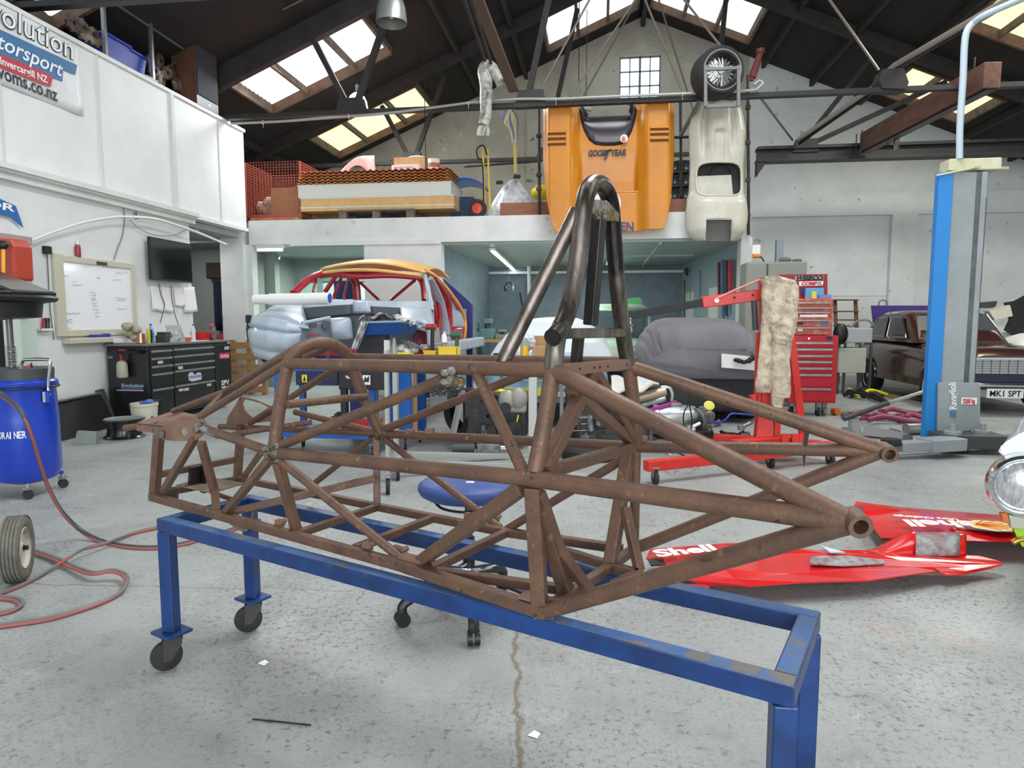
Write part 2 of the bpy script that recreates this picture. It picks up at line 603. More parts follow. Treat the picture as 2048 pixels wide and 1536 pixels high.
# shallow strip of render following the roof line
b = MB()
for (xa, xb) in ((XL, .95), (.95, 3.5)):
 b.prism([(xa, YB - .02, roofz(xa) - .62), (xb, YB - .02, roofz(xb) - .62), (xb, YB - .02, roofz(xb) - .55), (xa, YB - .02, roofz(xa) - .55)], (0, .03, 0))
b.bb(-1.9, YB - .06, 3.2, -.9, YB + .01, 7.0)
struct('trim_1', b, plaster)
# window of the gable
b = MB()
for i in range(5):
 x = wx0 + (wx1 - wx0) * i / 4
 w = .05 if i in (0, 2, 4) else .025
 b.bb(x - w / 2, YB + .1, wz0, x + w / 2, YB + .15, wz1)
for i in range(4):
 z = wz0 + (wz1 - wz0) * i / 3
 w = .05 if i in (0, 3) else .022
 b.bb(wx0, YB + .1, z - w / 2, wx1, YB + .15, z + w / 2)
wf = struct('window_1', b, M_('window_bar_paint', rgb(110, 122, 132), .5))
b = MB()
b.bb(wx0, YB + .16, wz0, wx1, YB + .17, wz1)
b.build('pane', skyo, wf)

# pilaster grid on the right of the back wall
b = MB()
b.bb(3.5, YB - .16, 3.86, XR, YB, 4.36)
b.bb(6.86, YB - .16, 0, 7.42, YB, 3.86)
b.bb(2.6, YB - .02, 1.95, 6.86, YB, 2.0)
struct('trim_2', b, blueish)
b = MB()
b.bb(XR, -6.5, 0, XR + .3, YB + .3, 4.82)
struct('wall_right', b, blueish)

# -------- left side: upper panelled wall, lower wall, ledge trim
b = MB()
b.bb(-6.52, -2, 3.02, -6.4, 11.68, 4.72)
b.bb(-6.55, -2, 4.72, -6.37, 11.70, 4.77)
struct('wall_left_upper', b, whitew)
b = MB()
for y, w in ((1.4, .03), (3.1, .03), (4.8, .03), (6.65, .03), (8.12, .025), (9.62, .07), (10.86, .03)):
 b.bb(-6.402, y - w / 2, 3.03, -6.385 if w < .05 else -6.37, y + w / 2, 4.72)
struct('trim_3', b, M_('cover_strip_paint', rgb(206, 209, 207), .6))
b = MB()
b.bb(-6.55, -2, 0, -6.4, 9.93, 2.86)
struct('wall_left_lower', b, whitew)
b = MB()
b.bb(-6.42, -2, 2.86, -6.32, 9.98, 2.93)
b.bb(-6.42, -2, 2.93, -6.28, 9.98, 2.96)
b.bb(-6.42, -2, 2.96, -6.24, 9.98, 3.02)
b.bb(-6.55, 9.98, 2.96, -6.36, 11.68, 3.02)
struct('trim_4', b, white)
b = MB()
b.bb(XL - .2, -6.5, 0, XL, YB, 4.75)
struct('wall_left_outer', b, M_('dark_outer_wall', rgb(60, 54, 50), .9))
# floor of the loft above the left rooms
b = MB()
b.bb(XL, -2, 4.60, -6.5, 11.68, 4.70)
struct('ceiling_loft_left', b, timber)

# -------- mezzanine
b = MB()
b.bb(-6.4, 11.75, 2.735, 2.46, 11.87, 3.17)
b.bb(-5.6, 11.72, 2.70, -2.80, 11.80, 2.78)
struct('wall_mezzanine_fascia', b, white)
b = MB()
b.bb(XL, 11.87, 2.80, 2.46, YB, 3.15)
struct('ceiling_mezzanine', b, M_('pale_green_ceiling', rgb(160, 172, 166), .6))
b = MB()
b.bb(-4.22, 11.76, 0, -2.80, 12.0, 2.74)
b.bb(-6.95, 11.70, 0, -6.50, 12.0, 3.02)
b.bb(-6.50, 11.76, 0, -6.36, 11.95, 2.74)
b.bb(2.32, 11.76, 0, 2.50, 12.05, 2.74)
struct('wall_mezzanine_front', b, white)
greenw = M_('pale_green_wall', rgb(150, 166, 158), .6, c2=rgb(138, 152, 146), scale=2)
bluew = M_('blue_grey_blockwork', rgb(112, 126, 136), .7, c2=rgb(98, 110, 120), scale=4)
b = MB()
b.bb(-9.9, 12.9, 0, -6.5, 13.1, 3.0)
b.bb(-6.9, 12.0, 0, -6.7, 17.2, 2.8)
struct('wall_passage', b, M_('grey_green_wall', rgb(150, 158, 152), .7))
b = MB()
b.bb(-9.9, 8.9, 2.86, -6.56, 13.1, 2.95)
struct('ceiling_passage', b, M_('pale_passage_ceiling', rgb(176, 184, 180), .7))
b = MB()
b.bb(-6.7, 17.0, 0, 2.2, 17.2, 2.8)
b.bb(-.46, 16.85, 0, -.2, 17.0, 2.8)
for i in range(14):
 b.bb(-2.7, 16.995, .2 * i, 2.0, 17.0, .2 * i + .006)
struct('wall_workroom_back', b, bluew)
b = MB()
b.bb(-2.95, 12.0, 0, -2.80, 17.0, 2.8)
struct('wall_workroom_left', b, bluew)
b = MB()
b.hexa([(2.36, 12.0, 0), (2.50, 12.0, 0), (2.1, 17.2, 0), (1.96, 17.2, 0), (2.36, 12.0, 2.8), (2.50, 12.0, 2.8), (2.1, 17.2, 2.8), (1.96, 17.2, 2.8)])
struct('wall_workroom_right', b, M_('light_blue_grey_panel', rgb(142, 156, 164), .6))
b = MB()
b.bb(-2.8, 11.9, 2.70, 2.34, 17.0, 2.80)
b.bb(-6.7, 11.9, 2.70, -2.95, 17.0, 2.80)
for x in (-.35, 1.0):
 b.bb(x, 12.0, 2.66, x + .05, 17.0, 2.70)
b.bb(-.3, 14.3, 2.67, 1.9, 14.36, 2.70)
struct('ceiling_workroom', b, M_('sage_ceiling_paint', rgb(172, 182, 176), .5))
b = MB()
b.bb(-2.8, 16.9, 2.52, 2.0, 17.0, 2.58)
struct('trim_5', b, white)
# two door leaves and cover strips on the workroom's right wall
for i, (y0, y1) in enumerate(((13.2, 13.95), (15.6, 16.3))):
 b = MB()
 def xr(y): return 2.36 - .4 * (y - 12) / 5.2
 b.hexa([(xr(y0) - .05, y0, 0), (xr(y0), y0, 0), (xr(y1), y1, 0), (xr(y1) - .05, y1, 0), (xr(y0) - .05, y0, 2.0), (xr(y0), y0, 2.0), (xr(y1), y1, 2.0), (xr(y1) - .05, y1, 2.0)])
 struct('door_%d' % (i + 1), b, M_('cream_door', rgb(196, 200, 192), .6))
# glazed office partition behind the first opening
mint = M_('mint_glazing', rgb(176, 206, 196), .12, coat=.3)
b = MB()
b.bb(-6.7, 14.2, 0, -2.95, 14.25, 1.0)
b.bb(-6.7, 14.2, 2.18, -2.95, 14.3, 2.7)
for x in (-6.7, -6.15, -4.5, -3.05):
 b.bb(x, 14.15, 1.0, x + .10, 14.25, 2.2)
pt = struct('window_2', b, M_('grey_partition_frame', rgb(122, 134, 130), .6))
b = MB()
b.bb(-6.65, 14.2, 1.0, -3.0, 14.22, 2.2)
b.build('pane', mint, pt)

# -------- roof: two slopes with skylight openings
SKY = [(-7.25, -4.9, 6.6, 8.45, skyw), (-6.55, -4.08, 11.15, 13.15, skyw), (-6.6, -4.1, 14.95, 16.75, skyy),
  (-1.28, .80, 14.75, 16.55, skyw), (1.10, 3.30, 14.75, 16.55, skyw), (-1.28, .80, 11.2, 13.0, skyw), (1.10, 3.30, 11.2, 13.0, skyw),
  (6.2, 7.95, 14.95, 16.55, skyy), (6.2, 7.95, 11.2, 13.1, skyy)]
def slope(name, xs, m):
 b = MB()
 ys = sorted({-6.5, YB + .3} | {s[2] for s in SKY} | {s[3] for s in SKY})
 for i in range(len(xs) - 1):
  for j in range(len(ys) - 1):
   cx, cy = (xs[i] + xs[i + 1]) / 2, (ys[j] + ys[j + 1]) / 2
   if any(s[0] < cx < s[1] and s[2] < cy < s[3] for s in SKY):
    continue
   a, c, d, e = xs[i], xs[i + 1], ys[j], ys[j + 1]
   b.hexa([(a, d, roofz(a)), (c, d, roofz(c)), (c, e, roofz(c)), (a, e, roofz(a)), (a, d, roofz(a) + .08), (c, d, roofz(c) + .08), (c, e, roofz(c) + .08), (a, e, roofz(a) + .08)])
 bmesh.ops.remove_doubles(b.bm, verts=b.bm.verts, dist=.001)
 struct(name, b, m)
slope('ceiling_left_slope', [XL - .2, -7.25, -6.6, -6.55, -4.9, -4.1, -4.08, -1.28, .80, .95], roofm)
slope('ceiling_right_slope', [.95, 1.10, 3.30, 6.2, 7.95, XR + .3], roofm)
n = 3
for (x0, x1, y0, y1, m) in SKY:
 b = MB()
 nn = 44
 def fn(u, v, x0=x0, x1=x1, y0=y0, y1=y1):
  x = x0 + (x1 - x0) * v
  return (x, y0 + (y1 - y0) * u, roofz(x) + .05 + .012 * math.sin(u * (y1 - y0) * 2 * PI / .15))
 b.sheet(fn, nn * 2, 1)
 o = b.build('window_%d' % n, m, normals=True)
 o['kind'] = 'structure'
 f = MB()
 for xx, t in ((x0, .05), (x1, .05)):
  f.bb(xx - t, y0, roofz(xx) - .12, xx + t * .2, y1, roofz(xx) + .06)
 f.build('side_frame', timberl, o)
 f = MB()
 for yy in (y0, y1):
  f.prism([(x0, yy - .04, roofz(x0) - .14), (x1, yy - .04, roofz(x1) - .14), (x1, yy - .04, roofz(x1) + .05), (x0, yy - .04, roofz(x0) + .05)], (0, .06, 0))
 f.build('end_board', timbero, o)
 f = MB()
 for k in ((.3, .7) if x1 - x0 > 2.2 or x0 < -4 else (.33, .66)):
  xx = x0 + (x1 - x0) * k
  f.bb(xx - .03, y0, roofz(xx) - .10, xx + .03, y1, roofz(xx) + .02)
 f.build('glazing_bar', timberl, o)
 n += 1

# purlins along the building
b = MB()
for k in range(1, 9):
 for sgn in (-1, 1):
  x = .95 + sgn * (k * 1.12 - .5)
  if any(s[0] - .1 < x < s[1] + .1 for s in SKY):
   continue
  b.bb(x - .04, -6.5, roofz(x) - .16, x + .04, YB, roofz(x) - .01)
struct('trim_6', b, timber)
b = MB()
b.bb(.90, -6.5, roofz(.95) - .25, 1.0, YB, roofz(.95) - .02)
struct('trim_7', b, timber)

# -------- roof trusses
CH = 4.80
YR = {7.5: 0, 11.1: 0, 14.7: -.2}
def truss(Y, rods=True, chord=True, xc=(XL, XR)):
 CH = 5.05 if Y < 8 else 4.80
 t = thing('roof_truss', {7.5: 'dark timber roof truss nearest overhead with its tie rail across the frame top', 11.1: 'dark timber roof truss over the mezzanine front, tie rail carrying the cable conduit', 14.7: 'dark timber roof truss next to the back gable wall'}[Y], 'roof truss', (.95, Y, CH))
 for s in (-1, 1):
  xe = XL if s < 0 else XR
  b = MB()
  hh = .34 if Y < 14 else .22
  za, zb_ = roofz(xe) - hh * .56, roofz(.95) - hh * .56
  b.bar((xe, Y + YR[Y], za), (.95, Y + YR[Y], zb_), .14, hh)
  b.build('rafter', timber, t, world=True)
 if chord:
  b = MB()
  b.bb(xc[0], Y - .06, CH - .035, xc[1], Y + .06, CH + .035)
  b.build('tie_rail', steelb, t, world=True)
 return t
def member(t, nm, m, p, q, w, h=None, round_=False):
 b = MB()
 if round_:
  b.cyl(p, q, w / 2, n=8)
 else:
  b.bar(p, q, w, h)
 b.build(nm, m, t, world=True)
def gusset(t, x, Y, z, s=.22):
 b = MB()
 b.prism([(x - s, Y - .08, z - .06), (x + s, Y - .08, z - .06), (x + s * .8, Y - .08, z + .2), (x - s * .7, Y - .08, z + .2)], (0, .16, 0))
 b.build('gusset_plate', steelb, t, world=True)
T0 = truss(7.5)
TA = truss(11.1)
TB = truss(14.7, xc=(XL, 2.4))
# girder under the back truss, from the mezzanine end to the right wall
b = MB()
b.bb(3.15, 14.55, 4.58, XR, 14.85, 4.64)
b.bb(3.15, 14.55, 4.82, XR, 14.85, 4.88)
b.bb(3.15, 14.67, 4.62, XR, 14.73, 4.84)
b.build('girder', steelb, TB, world=True)
b = MB()
b.prism([(3.15, 14.6, 4.6), (3.35, 14.6, 4.6), (3.15, 14.6, 4.3)], (0, .2, 0))
b.build('knee_bracket', steelb, TB, world=True)
rodm = M_('pale_steel_rod', rgb(122, 114, 104), .5, .4)
for (t, Y) in ((TA, 11.1), (TB, 14.7), (T0, 7.5)):
 for s in (-1, 1):
  for (x, xa, xb) in ((5.1, 5.75, 4.35), (2.1, 1.5, 2.7)):
   X = .95 + s * x
   if Y < 8 or (s > 0 and Y < 12):
    continue
   if s > 0:
    X = {5.1: 4.1, 2.1: 2.2}[x]
   CH = 5.05 if Y < 8 else 4.80
   gusset(t, X, Y, CH + .02, .26)
   XA, XB = .95 + s * xa, .95 + s * xb
   member(t, 'strut', timber, (X + s * .05, Y, CH + .1), (XA, Y, roofz(XA) - .3), .09)
   member(t, 'strut', timber if x > 3 else rodm, (X - s * .08, Y, CH + .1), (XB if x > 3 else .95, Y, roofz(XB if x > 3 else .95) - .35), .09 if x > 3 else .035, round_=x < 3)

# ================================================================= RACE CAR SPACE FRAME ON ITS TROLLEY
CA = math.radians(-27.22)
CO = V((-.729, 2.168, 0))
CU, CV = V((math.cos(CA), math.sin(CA), 0)), V((-math.sin(CA), math.cos(CA), 0))
ZB = .628
def N_(p):
 """node of the frame: (px, py, w) lies on the lengthwise plane w metres off the centre line; (px, py) alone lies on the floor rails"""
 if isinstance(p, Vector):
  return p
 if len(p) == 2:
  return at(p[0], p[1], z=ZB)
 return onplane(p[0], p[1], CO + CV * p[2], CV)
ch = thing('space_frame_chassis', 'rusty brown tubular racing car space frame with roll hoop, resting on the blue trolley', 'car chassis', (CO.x, CO.y, .61), CA)
def rt(nm, a, b_, r=.016, m=rust, n=12, e=0.0):
 a, b_ = N_(a), N_(b_)
 d = (b_ - a).normalized() * e
 MB().cyl(a - d, b_ + d, r, n=n).build(nm, m, ch, smooth=True, world=True)
def st(nm, a, b_, w=.028, m=rust, h=None, e=0.0, up=(0, 0, 1)):
 MB().bar(N_(a), N_(b_), w, h, e=e, up=up).build(nm, m, ch, world=True, bevel=.003)
def pt_(nm, pts, r, m=rust, sub=6, n=12):
 MB().tube([N_(p) for p in pts], r, n=n, sub=sub).build(nm, m, ch, smooth=True, world=True)
W1, W1f = (548, 905, -.247), (762, 867, .247)
W2, W2f = (1063, 957, -.298), (1273, 893, .298)
T1, T1f = (573, 727, -.146), (702, 722, .146)
T2, T2f = (1106, 740, -.215), (1258, 732, .215)
R, Rf = (1700, 1044, -.346), (1766, 901, .346)
W0, W0f = (397, 853, -.185), (500, 846, .185)
K = (450, 783, 0.0)
# bottom rails
st('floor_rail', (306, 994), (815, 1134), .03, e=.012)
st('floor_rail', (815, 1134), (1084, 1222), .032, e=.015)
st('floor_rail', (474, 957), (753, 1013), .028)
st('floor_rail', (753, 1013), (1010, 1064), .028)
st('floor_rail', (1010, 1064), (1245, 1098), .028)
# floor cross members
for a, b_ in (((310, 990), (478, 957)), ((594, 1068), (755, 1014)), ((710, 1097), (865, 1037)), ((858, 1140), (1015, 1064)),
    ((872, 1143), (1135, 1180)), ((1100, 1213), (1222, 1133)), ((1116, 1099), (1222, 1132)), ((1222, 1133), (1278, 1148)), ((1226, 1172), (1280, 1146)), ((1222, 1132), (1262, 1102))):
 st('cross_member', a, b_, .026)
st('cross_member', (447, 1028), (752, 956, .184), .026)
# waist rails
rt('waist_rail', W0, W1, .0165)
rt('waist_rail', W1, W2, .0195)
rt('waist_rail', W2, R, .0205)
rt('waist_rail', (440, 853, .185), W1f, .014)
rt('waist_rail', W1f, W2f, .0165)
rt('waist_rail', W2f, Rf, .0185)
# top rails
rt('top_rail', T1, T2, .0195, e=.005)
rt('top_rail', (705, 715, .146), (1254, 724, .215), .016)
rt('rear_top_tube', T2, R, .0205)
rt('rear_top_tube', T2f, Rf, .0195)
rt('rear_lower_tube', (1090, 1222), R, .0205)
rt('rear_lower_tube', (1262, 1100), Rf, .0185)
# dash hoop: one bent tube
pt_('dash_hoop', [W1, (558, 820, -.20), (572, 745, -.150), (584, 712, -.125), (608, 693, -.075), (640, 686, -.01), (670, 691, .065), (692, 708, .12), (705, 735, .150), (730, 800, .20), W1f], .022, sub=5)
rt('hoop_crossbar', (574, 809, -.185), (731, 793, .19), .0145)
rt('nose_brace', (400, 833, -.185), T1, .014)
rt('nose_brace', K, (580, 703, -.13), .014)
rt('nose_brace', K, (668, 690, .06), .012)
rt('nose_brace', K, (346, 822, -.02), .012)
rt('nose_brace', K, (398, 835, -.17), .012)
rt('nose_brace', W0f, (700, 720, .15), .0135)
rt('nose_brace', (465, 869, -.05), (622, 844, .12), .011)
rt('nose_brace', (590, 824, .2), (752, 864, .247), .013)
# bulkhead at the nose
st('bulkhead_post', (318, 868, -.184), (309, 990), .033)
st('bulkhead_post', (482, 850, .184), (475, 956), .03)
st('bulkhead_bar', (314, 950, -.184), (478, 918, .184), .026)
st('side_brace', (390, 876, -.185), (326, 984, -.184), .026)
st('side_brace', (402, 884, -.185), (430, 986, -.12), .027)
st('side_brace', (430, 984, -.12), (432, 1024), .03)
st('side_brace', (432, 988, -.12), (468, 1000, -.05), .018)
st('side_brace', (545, 912, -.245), (449, 1028), .026)
st('side_brace', (522, 905, .2), (478, 968, .185), .022)
st('side_brace', (556, 925, -.24), (594, 1064), .030)
st('side_brace', (753, 872, .247), (754, 1012), .026)
rt('side_brace', (562, 922, -.24), (806, 1120), .0145)
rt('side_brace', (772, 880, .24), (1000, 1055), .0135)
rt('side_brace', (742, 878, .24), (618, 975, .18), .0125)
st('side_brace', (1045, 975, -.29), (835, 1128), .034)
rt('side_brace', (1264, 908, .29), (1012, 1060), .0145)
rt('side_brace', (556, 893, -.235), (905, 752, -.197), .0165)
rt('side_brace', (770, 858, .24), (1085, 735, .2), .0155)
rt('side_brace', (956, 750, -.2), (1050, 950, -.29), .0155)
st('side_brace', (1066, 972, -.29), (1080, 1218), .037)
# engine bay
st('engine_bay_tube', (1088, 945, -.27), (1266, 893, .28), .03)
st('engine_bay_tube', (1088, 940, -.28), (1186, 742, .0), .033)
st('engine_bay_tube', (1190, 742, .0), (1270, 886, .29), .026)
st('engine_bay_tube', (1140, 778, -.12), (1262, 882, .27), .028)
st('engine_bay_tube', (1078, 985, -.28), (1117, 1098, -.18), .026)
st('engine_bay_tube', (1117, 1098, -.18), (1178, 1180), .026)
st('engine_bay_tube', (1080, 1015, -.27), (1133, 1184), .036)
st('engine_bay_tube', (1258, 900, .28), (1220, 1130), .036)
st('engine_bay_tube', (1250, 1015, .2), (1279, 1142), .026)
rt('engine_bay_tube', (1272, 900, .29), (1268, 1094), .0155)
# roll hoop and braces
rh = [(1070, 945, -.295), (1090, 840, -.255), (1106, 740, -.215), (1110, 700, -.205), (1116, 668, -.19), (1136, 620, -.15), (1152, 544, -.115), (1162, 463, -.092), (1168, 410, -.078), (1177, 378, -.05), (1193, 366, -.0),
  (1211, 378, .045), (1222, 412, .072), (1226, 463, .088), (1232, 540, .11), (1240, 620, .145), (1248, 680, .19), (1258, 735, .215)]
MB().tube([N_(p) for p in rh[:3]], .0205, n=14, sub=4).build('roll_hoop_leg', rust, ch, smooth=True, world=True)
MB().tube([N_(p) for p in rh[2:]], .0232, n=16, sub=5).build('roll_hoop', bare, ch, smooth=True, world=True)
MB().tube([N_(p) for p in [(1258, 735, .215), (1268, 820, .26), W2f]], .0205, n=14, sub=4).build('roll_hoop_leg', rust, ch, smooth=True, world=True)
rt('roll_hoop_brace', (1006, 724, -.19), (1152, 428, -.085), .020, bare, e=.01)
MB().cyl(N_((1127, 650, -.16)), N_((1105, 675, -.235)), .021, n=14).cyl(N_((1106, 674, -.233)), N_((1105, 675, -.236)), .0215, n=16).build('roll_hoop_stub', darksteel, ch, smooth=True, world=True)
st('roll_hoop_centre_bar', (1199, 425, 0), (1181, 650, 0), .034, darksteel, .03, up=CU)
st('roll_hoop_centre_bar', (1158, 665, 0), (1152, 728, 0), .026, darksteel)
st('roll_hoop_crossbar', (1128, 667, -.17), (1250, 665, .18), .022, bare, .026)
# drilled cross bar
a, b_ = N_((1116, 741, -.2)), N_((1254, 728, .2))
MB().bar(a, b_, .024, .03).build('drilled_crossbar', M_('rusty_grey_steel', rgb(122, 108, 100), .6, .4, rgb(140, 96, 76), 12), ch, world=True, bevel=.002)
hb = MB()
d = (b_ - a)
nn = d.cross(V((0, 0, 1))).normalized()
for k in (.08, .22, .42, .5, .62, .93):
 c = a + d * k + nn * .0125
 hb.cyl(c - nn * .001, c + nn * .0012, .0035, n=8)
hb.build('bolt_holes', blackp, ch, world=True)
# gusset at the top of the hoop
pl = [N_(p) for p in ((1172, 412, -.06), (1184, 400, -.03), (1206, 402, .02), (1230, 428, .06), (1229, 444, .06), (1190, 440, -.02), (1173, 424, -.06))]
MB().prism(pl, CU * .012).build('hoop_gusset', weld, ch, world=True)
# side plates at the nose with lightening holes
def holed_plate(nm, outer, hole, th, m):
 """plate between two outlines with the same number of corners"""
 b = MB()
 o, h = [N_(p) for p in outer], [N_(p) for p in hole]
 t = CV * th
 k = len(o)
 vs = [[b._v(p) for p in L_] for L_ in (o, h, [p + t for p in h], [p + t for p in o])]
 for i in range(4):
  A, B = vs[i], vs[(i + 1) % 4]
  for j in range(k):
   b.bm.faces.new((A[j], A[(j + 1) % k], B[(j + 1) % k], B[j]))
 b.build(nm, m, ch, world=True)
def circ(cx, cy, r, w, k, ph=0, ry=None):
 return [(cx + r * math.cos(ph + 2 * PI * i / k), cy + (ry or r) * math.sin(ph + 2 * PI * i / k), w) for i in range(k)]
w = -.19
holed_plate('nose_side_plate', [(402, 872, w), (389, 882, w), (350, 882, w), (326, 880, w), (314, 866, w), (330, 850, w), (364, 833, w), (400, 832, w), (410, 845, w), (410, 860, w)], circ(367, 864, 8, w, 10, .5), .006, rust_plate)
w = .19
holed_plate('rocker_side_plate', [(452, 850, w), (455, 834, w), (470, 812, w), (481, 792, w), (512, 800, w), (549, 816, w), (549, 830, w), (549, 842, w), (510, 846, w), (480, 850, w)],
   [(505, 835, w), (498, 830, w), (488, 820, w), (484, 806, w), (489, 798, w), (520, 806, w), (535, 814, w), (535, 824, w), (530, 832, w), (520, 833, w)], .006, rust_plate)
a_, b2, c_, d_ = N_((272, 846, -.12)), N_((330, 852, -.185)), N_((400, 832, -.185)), N_((352, 820, .06))
MB().prism([a_, b2, c_, d_], (0, 0, -.006)).build('nose_top_plate', rust_plate, ch, world=True)
MB().prism([a_, b2, b2 + V((0, 0, -.035)), a_ + V((0, 0, -.035))], CU * .006).build('nose_front_channel', rust_plate, ch, world=True)
MB().cyl(N_((250, 856, -.12)), N_((282, 852, -.1)), .014, n=10).build('nose_mount_tube', rust, ch, world=True, smooth=True)
MB().cyl(N_((320, 869, -.21)), N_((322, 868, -.165)), .016, n=14).cyl(N_((319.5, 869, -.2105)), N_((320, 869, -.2)), .010, n=12).build('suspension_bush', darksteel, ch, world=True, smooth=True)
# pedal floor and brackets
q = [N_(p) for p in ((352, 984), (415, 966), (490, 980), (424, 1000))]
MB().prism([p + V((0, 0, .03)) for p in q], (0, 0, -.004)).build('pedal_floor_plate', M_('dusty_plate', rgb(128, 112, 92), .8, c2=rgb(100, 84, 68), scale=12), ch, world=True)
MB().bar(N_((392, 932, -.06)), N_((388, 978, -.06)), .05, .02).bar(N_((410, 928, -.02)), N_((412, 984, -.02)), .035, .03).build('pedal_bracket', darksteel, ch, world=True)
MB().bar(N_((300, 985, -.17)), N_((355, 986, -.1)), .02, .05).build('pedal_bracket', darksteel, ch, world=True)
for p, q in (((600, 700, -.09), (601, 716, -.09)), ((655, 702, .02), (656, 716, .02)), ((692, 752, .15), (697, 758, .15)), ((1158, 843, .1), (1160, 860, .1))):
 MB().bar(N_(p), N_(q), .012, .004).build('mount_tab', bare, ch, world=True)
for p, s in (((797, 1112), .05), ((735, 1104), .03), ((560, 1056), .03), ((988, 1046), .035), ((938, 1042), .03)):
 a = N_(p) + V((0, 0, .018))
 MB().box(a, (s, .022, .022), rz=CA).cyl(a + CU * s * .5 - CV * .012 + V((0, 0, .008)), a + CU * s * .5 + CV * .012 + V((0, 0, .008)), .009, n=10).build('seat_bracket', rust_plate, ch, world=True)
for p in ((820, 870, .25), (1285, 888, .3), (860, 868, .25)):
 MB().box(N_(p) + V((0, 0, .012)), (.03, .02, .02), rz=CA + .3).build('small_bracket', rust_plate, ch, world=True)
MB().prism([N_(p) for p in ((1608, 866, .32), (1618, 866, .32), (1612, 905, .32), (1608, 936, .32), (1604, 905, .32))], CV * .003).build('hanging_strap', darksteel, ch, world=True)
# base flanges at the corners of the floor
q = N_((1080, 1215))
MB().box(q + V((0, 0, .022)), (.11, .05, .008), rz=CA).box(q + V((.01, -.0, .0)), (.05, .03, .05), rz=CA + .5).build('corner_gusset', rust_plate, ch, world=True, bevel=.003)
q = N_((825, 1130))
MB().box(q + V((0, 0, .012)), (.09, .034, .03), rz=CA).build('corner_gusset', rust_plate, ch, world=True, bevel=.003)
# welded and ground nodes
rnd = random.Random(4)
def weldblob(p, s):
 c = N_(p)
 b = MB()
 for i in range(14):
  o = V((rnd.uniform(-1, 1), rnd.uniform(-.5, .5), rnd.uniform(-.8, .8))) * s * .6
  b.ball(c + o, (s * .40, s * .36, s * .34), 8, 6)
 b.build('weld', weld, ch, world=True, smooth='full')
for p, s in (((402, 856, -.195), .033), ((545, 903, -.262), .037), ((905, 754, -.212), .036), ((1062, 953, -.305), .024), ((764, 868, .24), .034), ((1012, 720, -.19), .02), ((1268, 892, .29), .017), ((1108, 735, -.215), .02)):
 weldblob(p, s)
# grey ground patch of tube by the nose plate
rt('ground_tube_end', (398, 852, -.186), (437, 868, -.2), .0185, M_('ground_bare_steel', rgb(176, 178, 184), .3, .8, rgb(120, 116, 112), 30, .4, .65))
# eyes at the tail
def eye(c, r, L_):
 c = N_(c)
 ax = (CV * .82 - CU * .5 + V((0, 0, .12))).normalized()
 MB().lathe(c - ax * L_ / 2, ax, [(r, 0), (r, L_), (r * .62, L_), (r * .62, 0), (r, 0)], 24, caps=False).build('tail_eye', rust, ch, smooth=True, world=True)
eye((1711, 1044, -.350), .0205, .042)
eye((1772, 904, .346), .0215, .045)

# ---- blue trolley
A, B, C, D = (V(at(*p, z=.60)) for p in ((312, 1037), (1590, 1374), (1668, 1203), (535, 1000)))
C = B + (D - A)
TA_ = math.atan2((B - A).y, (B - A).x)
tr = thing('steel_trolley', 'blue painted steel box-section trolley on black castors carrying the rusty space frame', 'trolley', (A.x, A.y, 0), TA_)
ux = (B - A).normalized()
uy = (D - A)
uy = (uy - ux * uy.dot(ux)).normalized()
L1, L2, h = (B - A).length, (D - A).length, .05
O = V((A.x, A.y, 0))
def trp(a, b_, z):
 return O + ux * a + uy * b_ + V((0, 0, z))
for y0, m in ((0.0, 0), (L2 - h, 0)):
 MB().bar(trp(0, y0 + h / 2, .575), trp(L1, y0 + h / 2, .575), h, h).build('rail', bluep, tr, world=True, bevel=.004)
 MB().bar(trp(.004, y0 + h / 2, .6003), trp(L1 - .004, y0 + h / 2, .6003), h - .008, .001).build('rail_top_face', blue_top, tr, world=True)
for x0 in (0.0, L1 - h):
 MB().bar(trp(x0 + h / 2, h, .575), trp(x0 + h / 2, L2 - h, .575), h, h).build('end_rail', bluep, tr, world=True, bevel=.004)
 MB().bar(trp(x0 + h / 2, h, .6003), trp(x0 + h / 2, L2 - h, .6003), h - .008, .001).build('rail_top_face', blue_top, tr, world=True)
for (x0, y0, sw) in ((h / 2, h / 2, 3.85), (h / 2, L2 - h / 2, 3.7), (L1 - h / 2, h / 2, .5), (L1 - h / 2, L2 - h / 2, .9)):
 MB().bar(trp(x0, y0, .155), trp(x0, y0, .55), h, h).build('leg', bluep, tr, world=True, bevel=.004)
 MB().box(trp(x0, y0, .149), (.115, .105, .012), rz=TA_).build('castor_plate', bluep, tr, world=True, bevel=.003)
 c = trp(x0, y0, 0)
 dv = V((math.cos(sw), math.sin(sw), 0))
 sv = V((-dv.y, dv.x, 0))
 wc = c + dv * .022 + V((0, 0, .058))
 fk = MB()
 fk.cyl(c + V((0, 0, .128)), c + V((0, 0, .143)), .035, n=16)
 for s in (-1, 1):
  o = sv * s * .023
  fk.prism([wc + o - dv * .014 + V((0, 0, -.014)), wc + o + dv * .016 + V((0, 0, -.014)), wc + o + dv * .012 + V((0, 0, .07)), c + o - dv * .035 + V((0, 0, .13)), c + o - dv * .03 + V((0, 0, .10))], sv * .004 * s)
 fk.box(c + V((0, 0, .127)), (.07, .055, .006), rz=sw)
 f = fk.build('castor_fork', M_('dark_zinc', rgb(70, 68, 64), .5, .5), tr, world=True)
 MB().lathe(wc - sv * .017, sv, [(.018, -.004), (.045, .0), (.056, .005), (.058, .017), (.056, .029), (.045, .034), (.018, .038)], 26).build('castor_wheel', rubber, tr, world=True, smooth=True)

